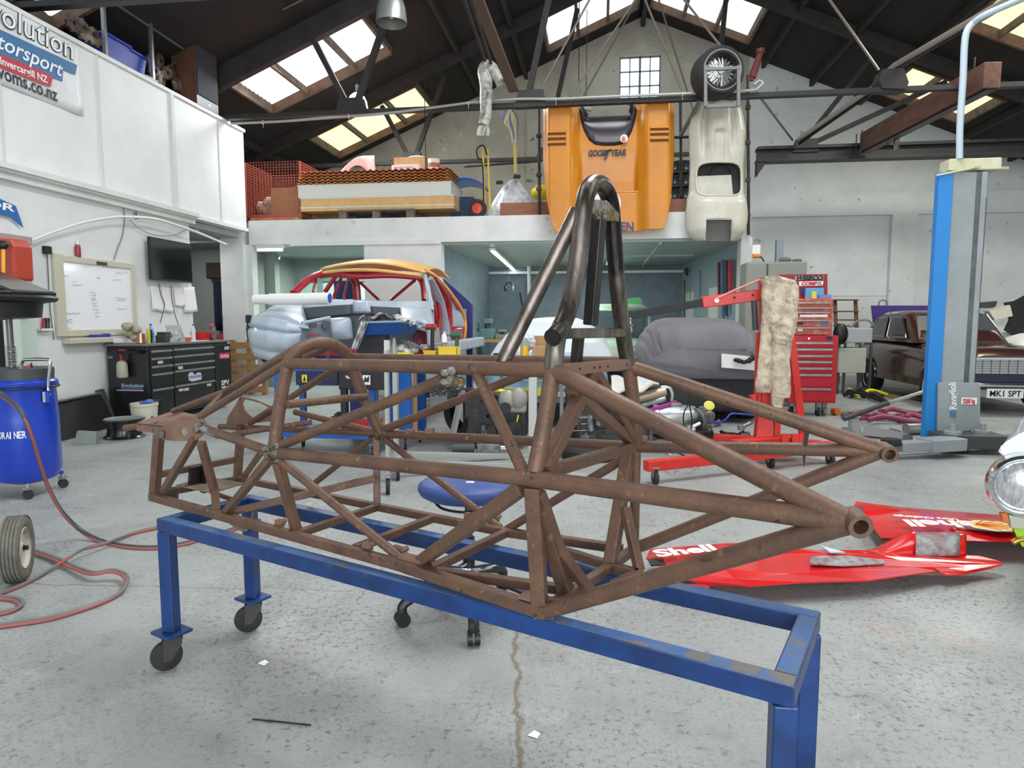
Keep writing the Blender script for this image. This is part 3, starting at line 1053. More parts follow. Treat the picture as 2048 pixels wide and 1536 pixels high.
# ================================================================= LEFT WALL AND WHAT STANDS ALONG IT
XW = -6.4
def wl(px, py, d=.0):
 return at(px, py, X=XW + d)
inkb = M_('sign_dark_ink', rgb(44, 46, 52), .6)
inkblue = M_('sign_blue', rgb(66, 112, 158), .55)
inkred = M_('sign_red', rgb(184, 58, 66), .55)
inkw = M_('sign_white', rgb(236, 238, 238), .55)
vinyl = M_('banner_vinyl', rgb(224, 228, 228), .5, c2=rgb(214, 218, 220), scale=3)
t = thing('workshop_banner', 'white vinyl banner with blue and red stripes and company lettering high on the panelled wall', 'banner', (XW, 7.0, 3.85))
b = MB()
def fn(u, v):
 return (XW + .012 + .008 * math.sin(u * 14 + v * 5), 5.6 + 2.22 * u, 3.87 + .90 * v)
b.sheet(fn, 30, 8, .004)
b.build('cloth', vinyl, t, world=True, smooth='full')
def wp(Y, z, d=.026):
 return V((XW + d, Y, z))
def wallpoly(pts, nm, m, par, d=.024):
 b = MB()
 b.prism([wp(y, z, d) for y, z in pts], (.002, 0, 0))
 return b.build(nm, m, par, world=True)
wallpoly([(5.75, 4.13), (7.51, 4.18), (7.53, 4.32), (7.72, 4.33), (7.76, 4.46), (5.75, 4.42)], 'blue_stripe', inkblue, t)
wallpoly([(5.75, 4.0), (7.32, 4.055), (7.36, 4.17), (7.30, 4.20), (5.75, 4.15)], 'red_stripe', inkred, t, .0275)
text('Evolution', wp(6.40, 4.50, .022), wp(7.70, 4.50, .022), .235, inkb, parent=t, bold=.028, shear=.1)
text('Evolution', wp(6.405, 4.502, .024), wp(7.695, 4.502, .024), .23, inkw, parent=t, shear=.1, ext=.004)
text('Motorsport', wp(6.30, 4.235, .030), wp(7.49, 4.235, .030), .16, inkw, parent=t, shear=.35, bold=.01)
text('Invercargill NZ', wp(6.66, 4.075, .031), wp(7.28, 4.085, .031), .075, inkw, parent=t, bold=.02)
text('www.evoms.co.nz', wp(6.12, 3.925, .024), wp(7.42, 3.925, .024), .10, inkb, parent=t, bold=.02)

# blue number board
t = thing('blue_sign_board', 'curved blue board with white capital letters on the wall at the photo edge', 'sign', (XW + .02, 6.5, 2.45))
b = MB()
b.prism([wp(y, z, .03) for y, z in ((5.6, 2.66), (6.5, 2.65), (6.72, 2.60), (6.80, 2.38), (6.66, 2.47), (6.3, 2.50), (5.6, 2.5))], (.012, 0, 0))
b.build('board', M_('sign_board_blue', rgb(34, 104, 168), .45), t, world=True)
text('MOTOR', wp(5.78, 2.545, .044), wp(6.70, 2.535, .044), .075, inkw, parent=t, bold=.03, shear=.15)

# whiteboard
wbf = M_('beige_frame', rgb(196, 192, 172), .5)
t = thing('whiteboard', 'white dry-erase board in a beige frame with faded marker notes, above the black tool cabinet', 'whiteboard', (XW, 7.85, 1.15))
MB().bb(XW + .005, 7.26, 1.22, XW + .03, 8.52, 2.08).build('writing_surface', M_('dry_erase_surface', rgb(238, 240, 242), .15, coat=.4), t, world=True)
for nm, (y0, z0, y1, z1) in (('frame_side', (7.19, 1.16, 7.33, 2.14)), ('frame_side', (8.50, 1.16, 8.57, 2.12)), ('frame_top', (7.33, 2.05, 8.50, 2.13)), ('frame_bottom', (7.33, 1.16, 8.50, 1.24))):
 MB().bb(XW + .003, y0, z0, XW + .05, y1, z1).build(nm, wbf, t, world=True, bevel=.008)
MB().bb(XW + .003, 7.28, 1.07, XW + .13, 8.2, 1.14).build('pen_tray', wbf, t, world=True, bevel=.012)
MB().bb(XW + .045, 7.86, 2.06, XW + .058, 8.04, 2.10).build('clip', darkgrey, t, world=True)
rnd = random.Random(7)
for (px, py, w, m) in ((165, 533, 16, 'r'), (205, 535, 40, 'r'), (232, 546, 24, 'k'), (124, 552, 14, 'b'), (146, 563, 8, 'k'), (144, 570, 22, 'k'), (194, 556, 8, 'k'), (226, 560, 18, 'k'), (180, 585, 12, 'k'), (182, 590, 12, 'k'), (184, 596, 8, 'k'),
      (182, 600, 12, 'b'), (184, 607, 10, 'k'), (186, 613, 10, 'k'), (186, 619, 12, 'k'), (190, 626, 10, 'k'), (190, 633, 10, 'b'), (232, 597, 22, 'b'), (234, 601, 16, 'b'), (128, 627, 32, 'b'), (128, 640, 16, 'b'), (128, 644, 18, 'b'), (128, 657, 14, 'b'), (234, 618, 22, 'k')):
 mm = {'r': M_('faint_red_marker', rgb(224, 190, 192), .5), 'k': M_('faint_black_marker', rgb(150, 152, 170), .5), 'b': M_('blue_marker', rgb(110, 140, 196), .5)}[m]
 x = 0
 pts = []
 while x < w:
  pts.append(wl(px + x, py + rnd.uniform(-1.6, 1.6), .033))
  x += rnd.uniform(.8, 1.6)
 MB().tube(pts, .0022, n=4).build('marker_note', mm, t, world=True)
c = wl(160, 672, .07)
b = MB().box(V((XW + .08, 7.78, 1.158)), (.05, .26, .035)).box(V((XW + .08, 7.92, 1.162)), (.055, .10, .045))
single('whiteboard_eraser', b, M_('eraser_blue', rgb(48, 66, 150), .7), 'blue felt eraser lying on the pen tray of the whiteboard', 'eraser', origin=(XW + .08, 7.8, 1.14), bevel=.008)
b = MB().bb(XW + .03, 7.98, 1.142, XW + .15, 8.22, 1.148).bb(XW + .131, 7.98, 1.06, XW + .137, 8.2, 1.146)
single('paper_sheet', b, paper, 'white paper sheet hanging over the right end of the whiteboard tray', 'paper', origin=(XW + .1, 8.1, 1.14))
# spray bottle on top of the whiteboard
t = thing('spray_bottle', 'clear bottle with red label standing on top of the whiteboard frame', 'bottle', (XW + .035, 7.58, 2.13))
MB().lathe((0, 0, 0), (0, 0, 1), [(.03, 0), (.033, .01), (.033, .12), (.022, .15)], 14).build('bottle', M_('red_liquid', rgb(150, 50, 62), .3), t, smooth=True)
MB().lathe((0, 0, .148), (0, 0, 1), [(.02, 0), (.011, .02), (.011, .05), (.004, .07)], 12).build('nozzle', whitepl, t, smooth=True)
# power brick and cable
t = thing('power_adapter', 'black box power adapter plugged in at the whiteboard corner with its cable', 'power adapter', tuple(wl(94, 500)))
MB().box(wl(94, 500, .03), (.06, .085, .09)).build('adapter_body', blackpl, t, world=True, bevel=.008)
MB().tube([wl(94, 507, .02), wl(96, 540, .02), wl(98, 580, .02), wl(101, 625, .02), wl(108, 680, .02)], .005, sub=4, n=6).build('cable', darkgrey, t, world=True, smooth=True)
# marker rack
t = thing('marker_rack', 'small wire rack holding red and black marker pens beside the whiteboard', 'pen rack', tuple(wl(90, 655)))
for y in (0, .05, .1, .15):
 MB().tube([wl(82, 660, .01) + V((0, y, 0)), wl(82, 660, .06) + V((0, y, 0)), wl(82, 645, .06) + V((0, y, 0))], .003, n=5).build('wire', zinc, t, world=True)
MB().box(wl(91, 659, .035), (.06, .17, .025)).build('tray', whitepl, t, world=True)
for k, m in ((.02, red), (.06, blackpl), (.10, blackpl)):
 MB().cyl(wl(83, 658, .03) + V((0, k, 0)), wl(83, 636, .03) + V((0, k, 0)), .012, n=10).build('marker_pen', m, t, world=True, smooth=True)
# television
t = thing('television', 'black flat screen television mounted on the wall right of the whiteboard', 'television', (XW, 9.3, 2.23))
a, c = (8.82, 1.93), (9.80, 2.53)
MB().bb(XW + .07, a[0], a[1], XW + .11, c[0], c[1]).build('casing', blackpl, t, world=True, bevel=.006)
MB().bb(XW + .108, a[0] + .02, a[1] + .025, XW + .112, c[0] - .02, c[1] - .02).build('screen', M_('tv_screen', rgb(20, 21, 24), .12, coat=.5), t, world=True)
MB().bb(XW, 9.15, 2.1, XW + .07, 9.45, 2.4).build('wall_bracket', blackp, t, world=True)
for pts in ([(317, 566), (322, 590), (329, 607), (326, 625), (320, 647)], [(342, 570), (343, 590), (349, 625), (357, 650), (362, 668)]):
 MB().tube([wl(p[0], p[1], .03) for p in pts], .005, sub=5, n=6).build('cable', blackpl, t, world=True, smooth=True)
# papers clipped under the television
for i, (x0, x1, y1, lab) in enumerate(((300, 321, 622, 'white printed sheets clipped to the wall, leftmost below the television'), (322, 343, 624, 'white printed sheets clipped below the television, second from the whiteboard'),
          (346, 363, 612, 'narrow white sheet hanging below the television beside the loose bundle'), (364, 387, 624, 'bundle of white sheets curling off the wall corner below the television'))):
 p0, p1 = wl(x0, 573), wl(x1, 573)
 z0 = wl(x0, y1).z
 b = MB()
 def fn(u, v, p0=p0, p1=p1, z0=z0, i=i):
  return (XW + .012 + .03 * (1 - v) * (.4 + u * (1 if i > 1 else .3)), p0.y + (p1.y - p0.y) * u, z0 + (p0.z - z0) * v + .01 * math.sin(u * 5 + i))
 b.sheet(fn, 8, 8, .003)
 single('paper_sheets', b, paper, lab, 'papers', 'papers below the television', origin=(XW, (p0.y + p1.y) / 2, z0), smooth='full')
# bent white pipe
t = thing('bent_pipe', 'long bowed white pipe strung across the wall above the whiteboard and television', 'pipe', tuple(wl(235, 434, .12)))
MB().tube([at(58, 483, X=XW + .1), at(115, 461, X=XW + .12), at(170, 444, X=XW + .14), at(230, 434, X=XW + .14), at(262, 434, X=XW + .14), at(275, 432, X=XW + .14)], .017, sub=6).build('tube', whitepl, t, world=True, smooth=True)
MB().tube([at(268, 434, X=XW + .15), at(310, 438, X=XW + .15), at(355, 451, X=XW + .15), at(400, 467, X=XW + .15), at(452, 489, X=XW + .15)], .019, sub=6).build('tube', whitepl, t, world=True, smooth=True)
MB().box(at(271, 431, X=XW + .14), (.04, .03, .10)).build('clamp', zinc, t, world=True)
MB().box(at(394, 461, X=XW + .14), (.04, .03, .08)).build('clamp', zinc, t, world=True)
b = MB().tube([wl(247, 415, .02), wl(249, 440, .02), wl(245, 470, .02), wl(236, 495, .02), wl(228, 520, .03)], .007, sub=5, n=6)
single('wall_cable', b, grey, 'grey cable dropping from the ledge to the top of the whiteboard', 'cable', origin=tuple(wl(247, 440)), smooth=True)
b = MB().tube([wl(260, 440, .05), wl(280, 458, .05), wl(310, 470, .05), wl(345, 471, .05), wl(372, 460, .06), wl(392, 464, .12)], .005, sub=5, n=6)
single('wall_cable', b, grey, 'thin grey cable sagging above the television', 'cable', origin=tuple(wl(310, 470)), smooth=True)

# ---- black tool cabinet
XC = -5.78
t = thing('tool_cabinet', 'wide black roller tool cabinet with silver drawer handles against the left wall', 'tool cabinet', (-6.08, 8.9, 0))
blkcab = M_('black_cabinet_enamel', rgb(24, 25, 28), .3, coat=.2)
MB().bb(-6.36, 7.96, .08, XC - .004, 9.85, 1.02).build('body', blkcab, t, world=True, bevel=.008)
MB().bb(-6.38, 7.93, 1.02, XC + .02, 9.88, 1.05).build('worktop', M_('grey_worktop', rgb(112, 114, 112), .5), t, world=True, bevel=.005)
def cy(cx):
 return at(cx / 6.827 + 200, 720, X=XC).y
def cz(cx, cyy):
 return at(cx / 6.827 + 200, cyy / 6.827 + 610, X=XC).z
def sticker(y0, z0, y1, z1, m, par, nm='label'):
 MB().bb(XC + .018, y0, z0, XC + .0195, y1, z1).build(nm, m, par, world=True)
hz = [cz(830, 630), cz(830, 730), cz(830, 838), cz(830, 945), cz(840, 1150)]
hz2 = [cz(1250, 596), cz(1250, 690), cz(1260, 792), cz(1260, 884), cz(1260, 1080)]
ymix = M_('masking_tape_label', rgb(214, 212, 180), .7)
dr = []
for (y0, y1, zs, b0) in ((cy(680), cy(975), hz, .12), (cy(990), cy(1545), hz2, .12)):
 zz = zs + [b0]
 for i in range(5):
  top, bot = zs[i] + .035, (zs[i + 1] + .045 if i < 4 else b0)
  d = MB().bb(XC - .02, y0, bot, XC + .016, y1, top).build('drawer', blkcab, t, world=True, bevel=.004)
  MB().bb(XC + .014, y0 + .01, zs[i] - .012, XC + .034, y1 - .01, zs[i] + .014).build('handle', alu, d, world=True, bevel=.004)
  dr.append((d, y0, y1, bot, top))
MB().bb(XC - .02, cy(1560), .12, XC + .016, cy(1775), .99).build('side_door', blkcab, t, world=True, bevel=.005)
for k in ((770, 840, 765, 805), (1045, 1110, 840, 880), (1040, 1105, 1150, 1185), (1115, 1180, 1140, 1178), (1430, 1490, 1080, 1112)):
 sticker(cy(k[0]), cz(k[0], k[3]), cy(k[1]), cz(k[0], k[2]), ymix, t, 'tape_label')
sticker(cy(1615), cz(1615, 740), cy(1755), cz(1615, 660), M_('sticker_red', rgb(214, 40, 70), .5), t, 'sticker')
text('MOTUL', V((XC + .0215, cy(1630), cz(1630, 722))), V((XC + .0215, cy(1745), cz(1630, 722))), .045, inkw, parent=t, bold=.03)
text('SPV', V((XC + .0215, cy(1625), cz(1625, 1100))), V((XC + .0215, cy(1735), cz(1625, 1100))), .075, inkw, parent=t, bold=.03)
sticker(cy(1630), cz(1625, 1140), cy(1730), cz(1625, 1122), inkw, t, 'sticker_bar')
text('SE', V((XC + .0215, cy(1680), cz(1680, 608))), V((XC + .0215, cy(1750), cz(1680, 608))), .045, inkw, parent=t, bold=.03, shear=.3)
pl = [(1180, 950), (1200, 920), (1240, 915), (1270, 960), (1310, 920), (1355, 925), (1365, 980), (1355, 1020), (1300, 1030), (1230, 1045), (1185, 1030)]
MB().prism([V((XC + .017, cy(x), cz(x, y))) for x, y in pl], (.002, 0, 0)).build('sticker', M_('sticker_pale', rgb(214, 218, 232), .5), t, world=True)
text('EVOLUTION', V((XC + .0205, cy(1195), cz(1195, 1005))), V((XC + .0205, cy(1350), cz(1195, 1005))), .035, M_('sticker_navy', rgb(60, 66, 110), .5), parent=t, bold=.02)
text('Evolution', V((-6.17, 7.952, .49)), V((-5.86, 7.952, .49)), .045, M_('sticker_pale_blue', rgb(170, 200, 214), .5), parent=t, up=(0, 0, 1), bold=.02, shear=.2)
MB().bb(-6.24, 7.952, .44, -5.86, 7.955, .455).build('sticker_stripe', M_('sticker_pink', rgb(206, 160, 176), .5), t, world=True)
MB().bb(-6.18, 7.951, .465, -5.87, 7.954, .48).build('sticker_stripe', inkblue, t, world=True)
MB().bb(-6.34, 7.951, .86, -6.27, 7.955, .89).build('sticker', grey, t, world=True)
MB().box((-5.98, 7.90, .93), (.30, .10, .012)).box((-5.98, 7.85, .95), (.30, .01, .03)).build('side_shelf', blackp, t, world=True)
# sprayer hanging at its side
t = thing('spray_bottle', 'cloudy plastic sprayer with a red trigger hanging on the end of the black tool cabinet', 'bottle', (-6.09, 7.88, .62))
MB().lathe((0, 0, 0), (0, 0, 1), [(.06, 0), (.068, .02), (.066, .16), (.055, .20), (.02, .22)], 14).build('bottle', M_('cloudy_plastic', rgb(176, 174, 150), .5), t, smooth=True)
MB().box((0.0, 0, .285), (.03, .03, .14)).box((.02, -.01, .34), (.09, .03, .04)).build('trigger_head', M_('trigger_red', rgb(170, 36, 44), .5), t, bevel=.006)

# things on the cabinet top
ZT = 1.05
def tp(px, py, dz=0):
 return at(px, py, z=ZT + dz)
def bottle(loc, r, h, m, label, cap=None, name='drinks_bottle', grp=None, lab_m=None):
 t = thing(name, label, 'bottle', loc, 0, grp)
 MB().lathe((0, 0, 0), (0, 0, 1), [(r * .9, 0), (r, .01), (r, h * .62), (r * .9, h * .7), (r * .4, h * .86), (r * .36, h * .93)], 14).build('body', m, t, smooth=True)
 MB().cyl((0, 0, h * .92), (0, 0, h), r * .42, n=12).build('cap', cap or whitepl, t, smooth=True)
 if lab_m:
  MB().cyl((0, 0, h * .25), (0, 0, h * .55), r * 1.02, n=14, caps=False).build('label', lab_m, t, smooth=True)
 return t
bottle((-6.05, 8.42, ZT), .037, .26, M_('blue_tint_plastic', rgb(120, 170, 205), .2), 'blue tinted water bottle on the black tool cabinet', M_('cap_blue', rgb(30, 70, 170), .4), lab_m=M_('label_blue', rgb(60, 130, 200), .5))
bottle((-6.0, 9.3, ZT), .033, .25, M_('clear_plastic', rgb(206, 210, 212), .2), 'clear water bottle with purple cap beside the red tub', M_('cap_purple', rgb(90, 90, 150), .4))
t = thing('laptop_computer', 'silver laptop standing open with its lid to the room on the black tool cabinet', 'laptop', (-6.1, 8.92, ZT), 0)
MB().box((.03, 0, .008), (.24, .34, .014)).build('keyboard_base', alu, t, bevel=.004)
MB().hexa([(.10, -.17, .015), (.112, -.17, .015), (.112, .17, .015), (.10, .17, .015), (.03, -.17, .235), (.042, -.17, .24), (.042, .17, .24), (.03, .17, .235)]).build('lid', alu, t, bevel=.003)
MB().cyl((.0785, 0, .125), (.0815, 0, .126), .018, n=12).build('lid_emblem', inkw, t)
t = thing('plastic_tub', 'red plastic tub on the black tool cabinet', 'tub', (-5.98, 9.46, ZT))
MB().hexa([(-.09, -.09, 0), (.09, -.09, 0), (.09, .09, 0), (-.09, .09, 0), (-.11, -.11, .13), (.11, -.11, .13), (.11, .11, .13), (-.11, .11, .13)]).build('tub', red, t, bevel=.006)
MB().box((0, 0, .132), (.19, .19, .004)).build('contents', darkgrey, t)
MB().lathe((.08, .1, .0), (0, 0, 1), [(.03, 0), (.034, .09), (.03, .09), (.028, .01)], 12).build('mug', M_('brown_mug', rgb(60, 30, 26), .4), t, smooth=True)
t = thing('energy_drink_box', 'patterned carton with a pink top beside the red tub', 'carton', (-5.96, 9.72, ZT))
MB().box((0, 0, .10), (.07, .13, .20)).build('carton', M_('patterned_carton', rgb(150, 130, 134), .5, c2=rgb(60, 50, 60), scale=26, lo=.45, hi=.55), t, bevel=.003)
MB().box((.0, 0, .225), (.05, .05, .05)).build('top', M_('pink_top', rgb(196, 70, 110), .5), t, bevel=.01)
t = thing('copper_kettle', 'shiny copper cup in front of the crumpled beige bag on the cabinet', 'cup', (-5.98, 8.12, ZT))
MB().lathe((0, 0, 0), (0, 0, 1), [(.05, 0), (.058, .01), (.05, .13), (.045, .13), (.05, .02), (.0, .015)], 16, caps=False).build('cup', M_('copper', rgb(200, 150, 126), .25, .9), t, smooth=True)
b = MB()
rnd = random.Random(3)
for i in range(9):
 b.ball((rnd.uniform(-.08, .08), rnd.uniform(-.08, .08), .16 + rnd.uniform(-.10, .09)), (.07, .06, .06), 8, 6)
b.M = Matrix.Identity(4)
bmesh.ops.translate(b.bm, verts=b.bm.verts, vec=(-6.15, 8.2, ZT))
single('crumpled_bag', b, M_('beige_bag', rgb(186, 178, 156), .7, c2=rgb(140, 132, 112), scale=16), 'crumpled beige bag on the corner of the black tool cabinet', 'bag', origin=(-6.15, 8.2, ZT), smooth='full')
t = thing('spray_can', 'yellow and black can between the copper cup and the water bottle', 'can', (-5.99, 8.28, ZT))
MB().cyl((0, 0, 0), (0, 0, .19), .024, n=14).build('can', M_('can_yellow', rgb(206, 190, 50), .4), t, smooth=True)
MB().cyl((.0, .045, 0), (0, .045, .18), .02, n=12).build('can', blackpl, t, smooth=True)
b = MB().box((-6.0, 8.62, ZT + .05), (.16, .16, .10)).box((-6.0, 8.62, ZT + .12), (.14, .12, .05))
single('card_reader', b, darkgrey, 'dark desk gadget on the tool cabinet between bottle and laptop', 'device', origin=(-6, 8.62, ZT), bevel=.01)
b = MB()
for i in range(4):
 b.box((-5.93, 8.74 + .01 * i, ZT + .01 + .018 * i), (.18, .24, .016), rz=.1 * i)
single('magazine_stack', b, M_('magazine_paper', rgb(160, 164, 166), .6, c2=rgb(206, 208, 208), scale=22), 'short stack of grey magazines at the cabinet edge in front of the laptop', 'magazines', origin=(-5.93, 8.75, ZT))
b = MB().box((-5.9, 8.98, ZT + .03), (.06, .12, .06))
single('parts_carton', b, M_('red_orange_carton', rgb(196, 92, 64), .6), 'small orange-red carton in front of the laptop', 'carton', origin=(-5.9, 8.98, ZT))
b = MB().box((-5.92, 9.22, ZT + .004), (.22, .42, .006), rz=.05)
single('paper_sheet', b, paper, 'white papers spread on the cabinet between laptop and red tub', 'paper', origin=(-5.92, 9.2, ZT))

# ---- things in the passage behind
t = thing('hanging_jacket', 'dark blue overalls hanging in the passage behind the tool cabinet', 'clothing', (-6.9, 12.4, 1.4))
b = MB()
def fn(u, v):
 return (-7.75 + .55 * u, 12.80 - .05 * math.sin(u * 17) - .05, 1.15 + 1.0 * v)
b.sheet(fn, 16, 4, .03)
b.build('overalls', M_('navy_cloth', rgb(34, 36, 58), .85), t, world=True, smooth='full')
MB().box((-7.62, 12.78, 2.35), (.5, .16, .32)).build('bag', M_('dark_bag', rgb(56, 46, 40), .8), t, world=True, bevel=.03)
t = thing('red_toolbox', 'red tool box on a stand in the passage behind the tool cabinet', 'tool box', (-7.35, 11.6, 0))
MB().box((0, 0, .96), (.8, .4, .28)).build('box', M_('dark_red_enamel', rgb(150, 28, 36), .4), t, bevel=.01)
MB().box((0, 0, .42), (.7, .36, .8)).build('stand', M_('navy_enamel', rgb(30, 40, 96), .5), t)
MB().box((0, -.21, 1.0), (.3, .02, .03)).build('handle', alu, t)
# wooden pallet on edge
t = thing('wooden_pallet', 'wooden pallet stood on its side beside the black tool cabinet', 'pallet', (-6.35, 11.45, 0), .12)
for i in range(5):
 MB().box((0, 0, .10 + .20 * i), (.62, .022, .12)).build('slat', wood, t)
for x in (-.28, .02, .28):
 MB().box((x, .06, .5), (.08, .09, 1.0)).build('bearer', wood, t)

# ---- on the floor along the wall
t = thing('wheel_rim', 'black steel wheel rim lying flat on the floor near the tool cabinet', 'wheel rim', (-5.47, 7.06, 0))
MB().lathe((0, 0, 0), (0, 0, 1), [(.215, 0), (.22, .012), (.19, .03), (.175, .08), (.175, .13), (.19, .19), (.222, .205), (.222, .22), (.205, .222), (.2, .21), (.185, .19), (.165, .13), (.165, .08), (.19, .02)], 36, caps=False).build('barrel', M_('gloss_black', rgb(20, 20, 22), .25, coat=.5), t, smooth=True)
MB().lathe((0, 0, 0), (0, 0, 1), [(.03, .19), (.17, .2), (.205, .219), (.205, .224), (.17, .208), (.03, .2)], 30, caps=False).build('face', M_('dull_silver', rgb(150, 152, 152), .4, .6), t, smooth=True)
t = thing('metal_tray', 'small bare grey metal pan on its side in front of the black wheel rim', 'pan', (-5.58, 6.62, 0), .1)
MB().hexa([(-.12, -.05, 0), (.12, -.05, 0), (.11, .05, 0), (-.11, .05, 0), (-.108, -.01, .145), (.108, -.01, .135), (.10, .05, .13), (-.10, .05, .14)]).build('pan', M_('dull_grey_zinc', rgb(140, 146, 144), .5, .3), t, bevel=.004)
t = thing('paint_bucket', 'white plastic bucket stained with black, blue rag on its rim, by the cabinet corner', 'bucket', (-5.62, 7.62, 0))
MB().lathe((0, 0, 0), (0, 0, 1), [(.13, 0), (.155, .30), (.162, .30), (.162, .33), (.15, .33), (.125, .02), (.0, .02)], 24, caps=False).build('bucket', M_('stained_white_plastic', rgb(206, 202, 188), .6, c2=rgb(40, 38, 36), scale=6, lo=.55, hi=.62), t, smooth=True)
b = MB()
rnd = random.Random(9)
for i in range(6):
 b.ball((.05 + rnd.uniform(-.06, .07), rnd.uniform(-.05, .05), .34 + rnd.uniform(-.01, .03)), (.05, .04, .022), 8, 5)
b.build('blue_rag', M_('blue_rag', rgb(84, 112, 190), .8), t, smooth='full')
t = thing('bin', 'black waste bin between bucket and black tool cabinet', 'bin', (-5.72, 7.82, 0))
MB().hexa([(-.1, -.03, 0), (.13, -.03, 0), (.13, .1, 0), (-.1, .1, 0), (-.12, -.05, .34), (.15, -.05, .34), (.15, .12, .34), (-.12, .12, .34)]).build('bin', blackpl, t, bevel=.01)
t = thing('radiator_core', 'black radiator leaning against the left wall on the floor', 'radiator', (-6.1, 7.0, 0))
b = MB().hexa([(-6.02, 6.72, .02), (-5.97, 6.72, .02), (-6.12, 7.75, .02), (-6.17, 7.75, .02), (-6.2, 6.72, .42), (-6.15, 6.72, .42), (-6.30, 7.75, .42), (-6.34, 7.75, .42)])
b.build('core', M_('radiator_black', rgb(24, 24, 24), .6), t, world=True)
for y, x in ((6.68, -6.03), (7.78, -6.18)):
 MB().bar((x, y, .0), (x - .17, y, .47), .10, .07).build('end_tank', darkgrey, t, world=True, bevel=.01)
MB().bar((-6.14, 6.72, .43), (-6.33, 7.75, .43), .07, .02).build('top_rail', alu, t, world=True)

# ---- corner cabinet at the photo's left edge
t = thing('parts_washer_cabinet', 'tall pale mint cabinet with a pink-edged glass hood at the left edge', 'cabinet', (-6.15, 6.6, 0))
mintp = M_('mint_enamel', rgb(196, 212, 200), .5)
MB().bb(-6.38, 6.0, 0, -6.30, 6.816, 1.42).build('cabinet_side', mintp, t, world=True, bevel=.005)
MB().bb(-6.38, 5.0, 0, -6.15, 6.460, 1.42).build('cabinet_body', mintp, t, world=True, bevel=.005)
MB().bb(-6.38, 5.0, 1.42, -6.22, 6.677, 2.18).build('hood', M_('hood_glass', rgb(206, 224, 214), .3), t, world=True, bevel=.02)
MB().bb(-6.39, 5.0, 2.18, -6.18, 6.717, 2.26).build('hood_cap', M_('pink_grey_trim', rgb(168, 142, 142), .6), t, world=True, bevel=.005)
MB().bb(-6.22, 6.477, 1.45, -6.20, 6.697, 2.17).build('hood_panel', M_('pink_grey_panel', rgb(170, 140, 142), .5, c2=rgb(190, 170, 170), scale=4), t, world=True)
t = thing('red_hose_reel', 'red hose reel with a yellow pipe before the mint cabinet at the left edge', 'hose reel', (-5.0, 5.2, 1.3))
MB().prism([at(-40, 475, Y=5.2), at(18, 476, Y=5.2), at(27, 492, Y=5.2), at(31, 560, Y=5.2), at(-40, 560, Y=5.2)], (0, .2, 0)).build('case', M_('brick_red_case', rgb(172, 62, 44), .45), t, world=True, bevel=.02)
MB().cyl(at(7, 490, Y=5.12), at(7, 560, Y=5.12), .014, n=10).build('pipe', M_('amber_pipe', rgb(232, 170, 50), .4), t, world=True, smooth=True)
MB().bb(-5.3, 5.22, 0, -5.22, 5.3, 1.8).build('stand_post', blackp, t, world=True)
MB().ball(at(5, 490, Y=5.12), (.05, .04, .04)).build('valve', blackpl, t, world=True, smooth=True)

# ================================================================= OIL DRAINER, WHEEL AND HOSES IN THE LEFT FOREGROUND
dx = at(103, 850, Y=4.62).x - .235
t = thing('oil_drainer', 'blue wheeled waste oil drainer with chrome handle, grey cap and white lettering', 'oil drainer', (dx, 4.62, 0))
blued = M_('royal_blue_plastic', rgb(22, 62, 178), .28, coat=.3, c2=rgb(18, 52, 158), scale=3)
MB().lathe((0, 0, 0), (0, 0, 1), [(.12, .10), (.20, .13), (.235, .20), (.232, .60), (.222, .82), (.226, .83), (.238, .85), (.24, .885), (.228, .90), (.215, .905)], 40).build('tank', blued, t, smooth=True)
MB().lathe((0, 0, 0), (0, 0, 1), [(.215, .90), (.218, .985), (.212, .99), (.0, .985)], 40, caps=False).build('cap', darkgrey, t, smooth=True)
MB().lathe((0, 0, 0), (0, 0, 1), [(.245, .836), (.250, .84), (.250, .848), (.245, .852)], 40, caps=False).build('band', blackpl, t, smooth=True)
MB().tube([(.05, -.05, 1.0), (.07, -.05, 1.04), (.10, -.05, 1.055), (.25, -.02, 1.055), (.275, -.02, 1.035), (.27, -.02, .99), (.245, -.02, .86), (.25, -.02, .78)], .0125, sub=4).build('handle', chrome, t, smooth=True)
MB().box((.245, -.02, .77), (.03, .04, .10)).build('handle_socket', blued, t, bevel=.008)
cx0 = at(22, 700, Y=4.62).x - dx
MB().cyl((cx0, 0, .98), (cx0, 0, 1.38), .022, n=14).build('column', M_('dull_column', rgb(104, 104, 100), .4, .5), t, smooth=True)
sp = [(cx0 + .033 * math.cos(a * .6), .033 * math.sin(a * .6), .99 + a * .00135) for a in range(0, 125)]
MB().tube(sp, .003, n=5).build('spring', zinc, t, smooth=True)
z0 = at(22, 635, Y=4.62).z
MB().lathe((cx0 - .12, 0, z0), (0, 0, 1), [(.05, -.02), (.30, 0), (.315, .11), (.40, .125), (.42, .15), (.40, .17), (.1, .17)], 36).build('drain_bowl', blackpl, t, smooth=True)
b = MB()
c = V((cx0 - .15, 0, z0 + .17))
b.rings([[c + V((s * x, s2 * y, z)) for (x, y) in [(-.42, -.25), (-.42, .25), (.38, .22), (.40, 0), (.38, -.22)]] for s, s2, z in ((1, 1, 0), (1, 1, .03))])
b.rings([[c + V((x, y, z)) for (x, y, z) in L_] for L_ in ([(-.4, -.22, .03), (-.4, .22, .03), (.38, .2, .03), (.38, -.2, .03)], [(-.4, -.2, .20), (-.4, .2, .20), (-.05, .18, .19), (-.05, -.18, .19)])])
b.build('grate_lid', M_('oily_black_plastic', rgb(30, 31, 33), .25, coat=.5), t, bevel=.012)
tx = [V((-.235 * math.cos(a), -.235 * math.sin(a), 0)) for a in (0, 1)]
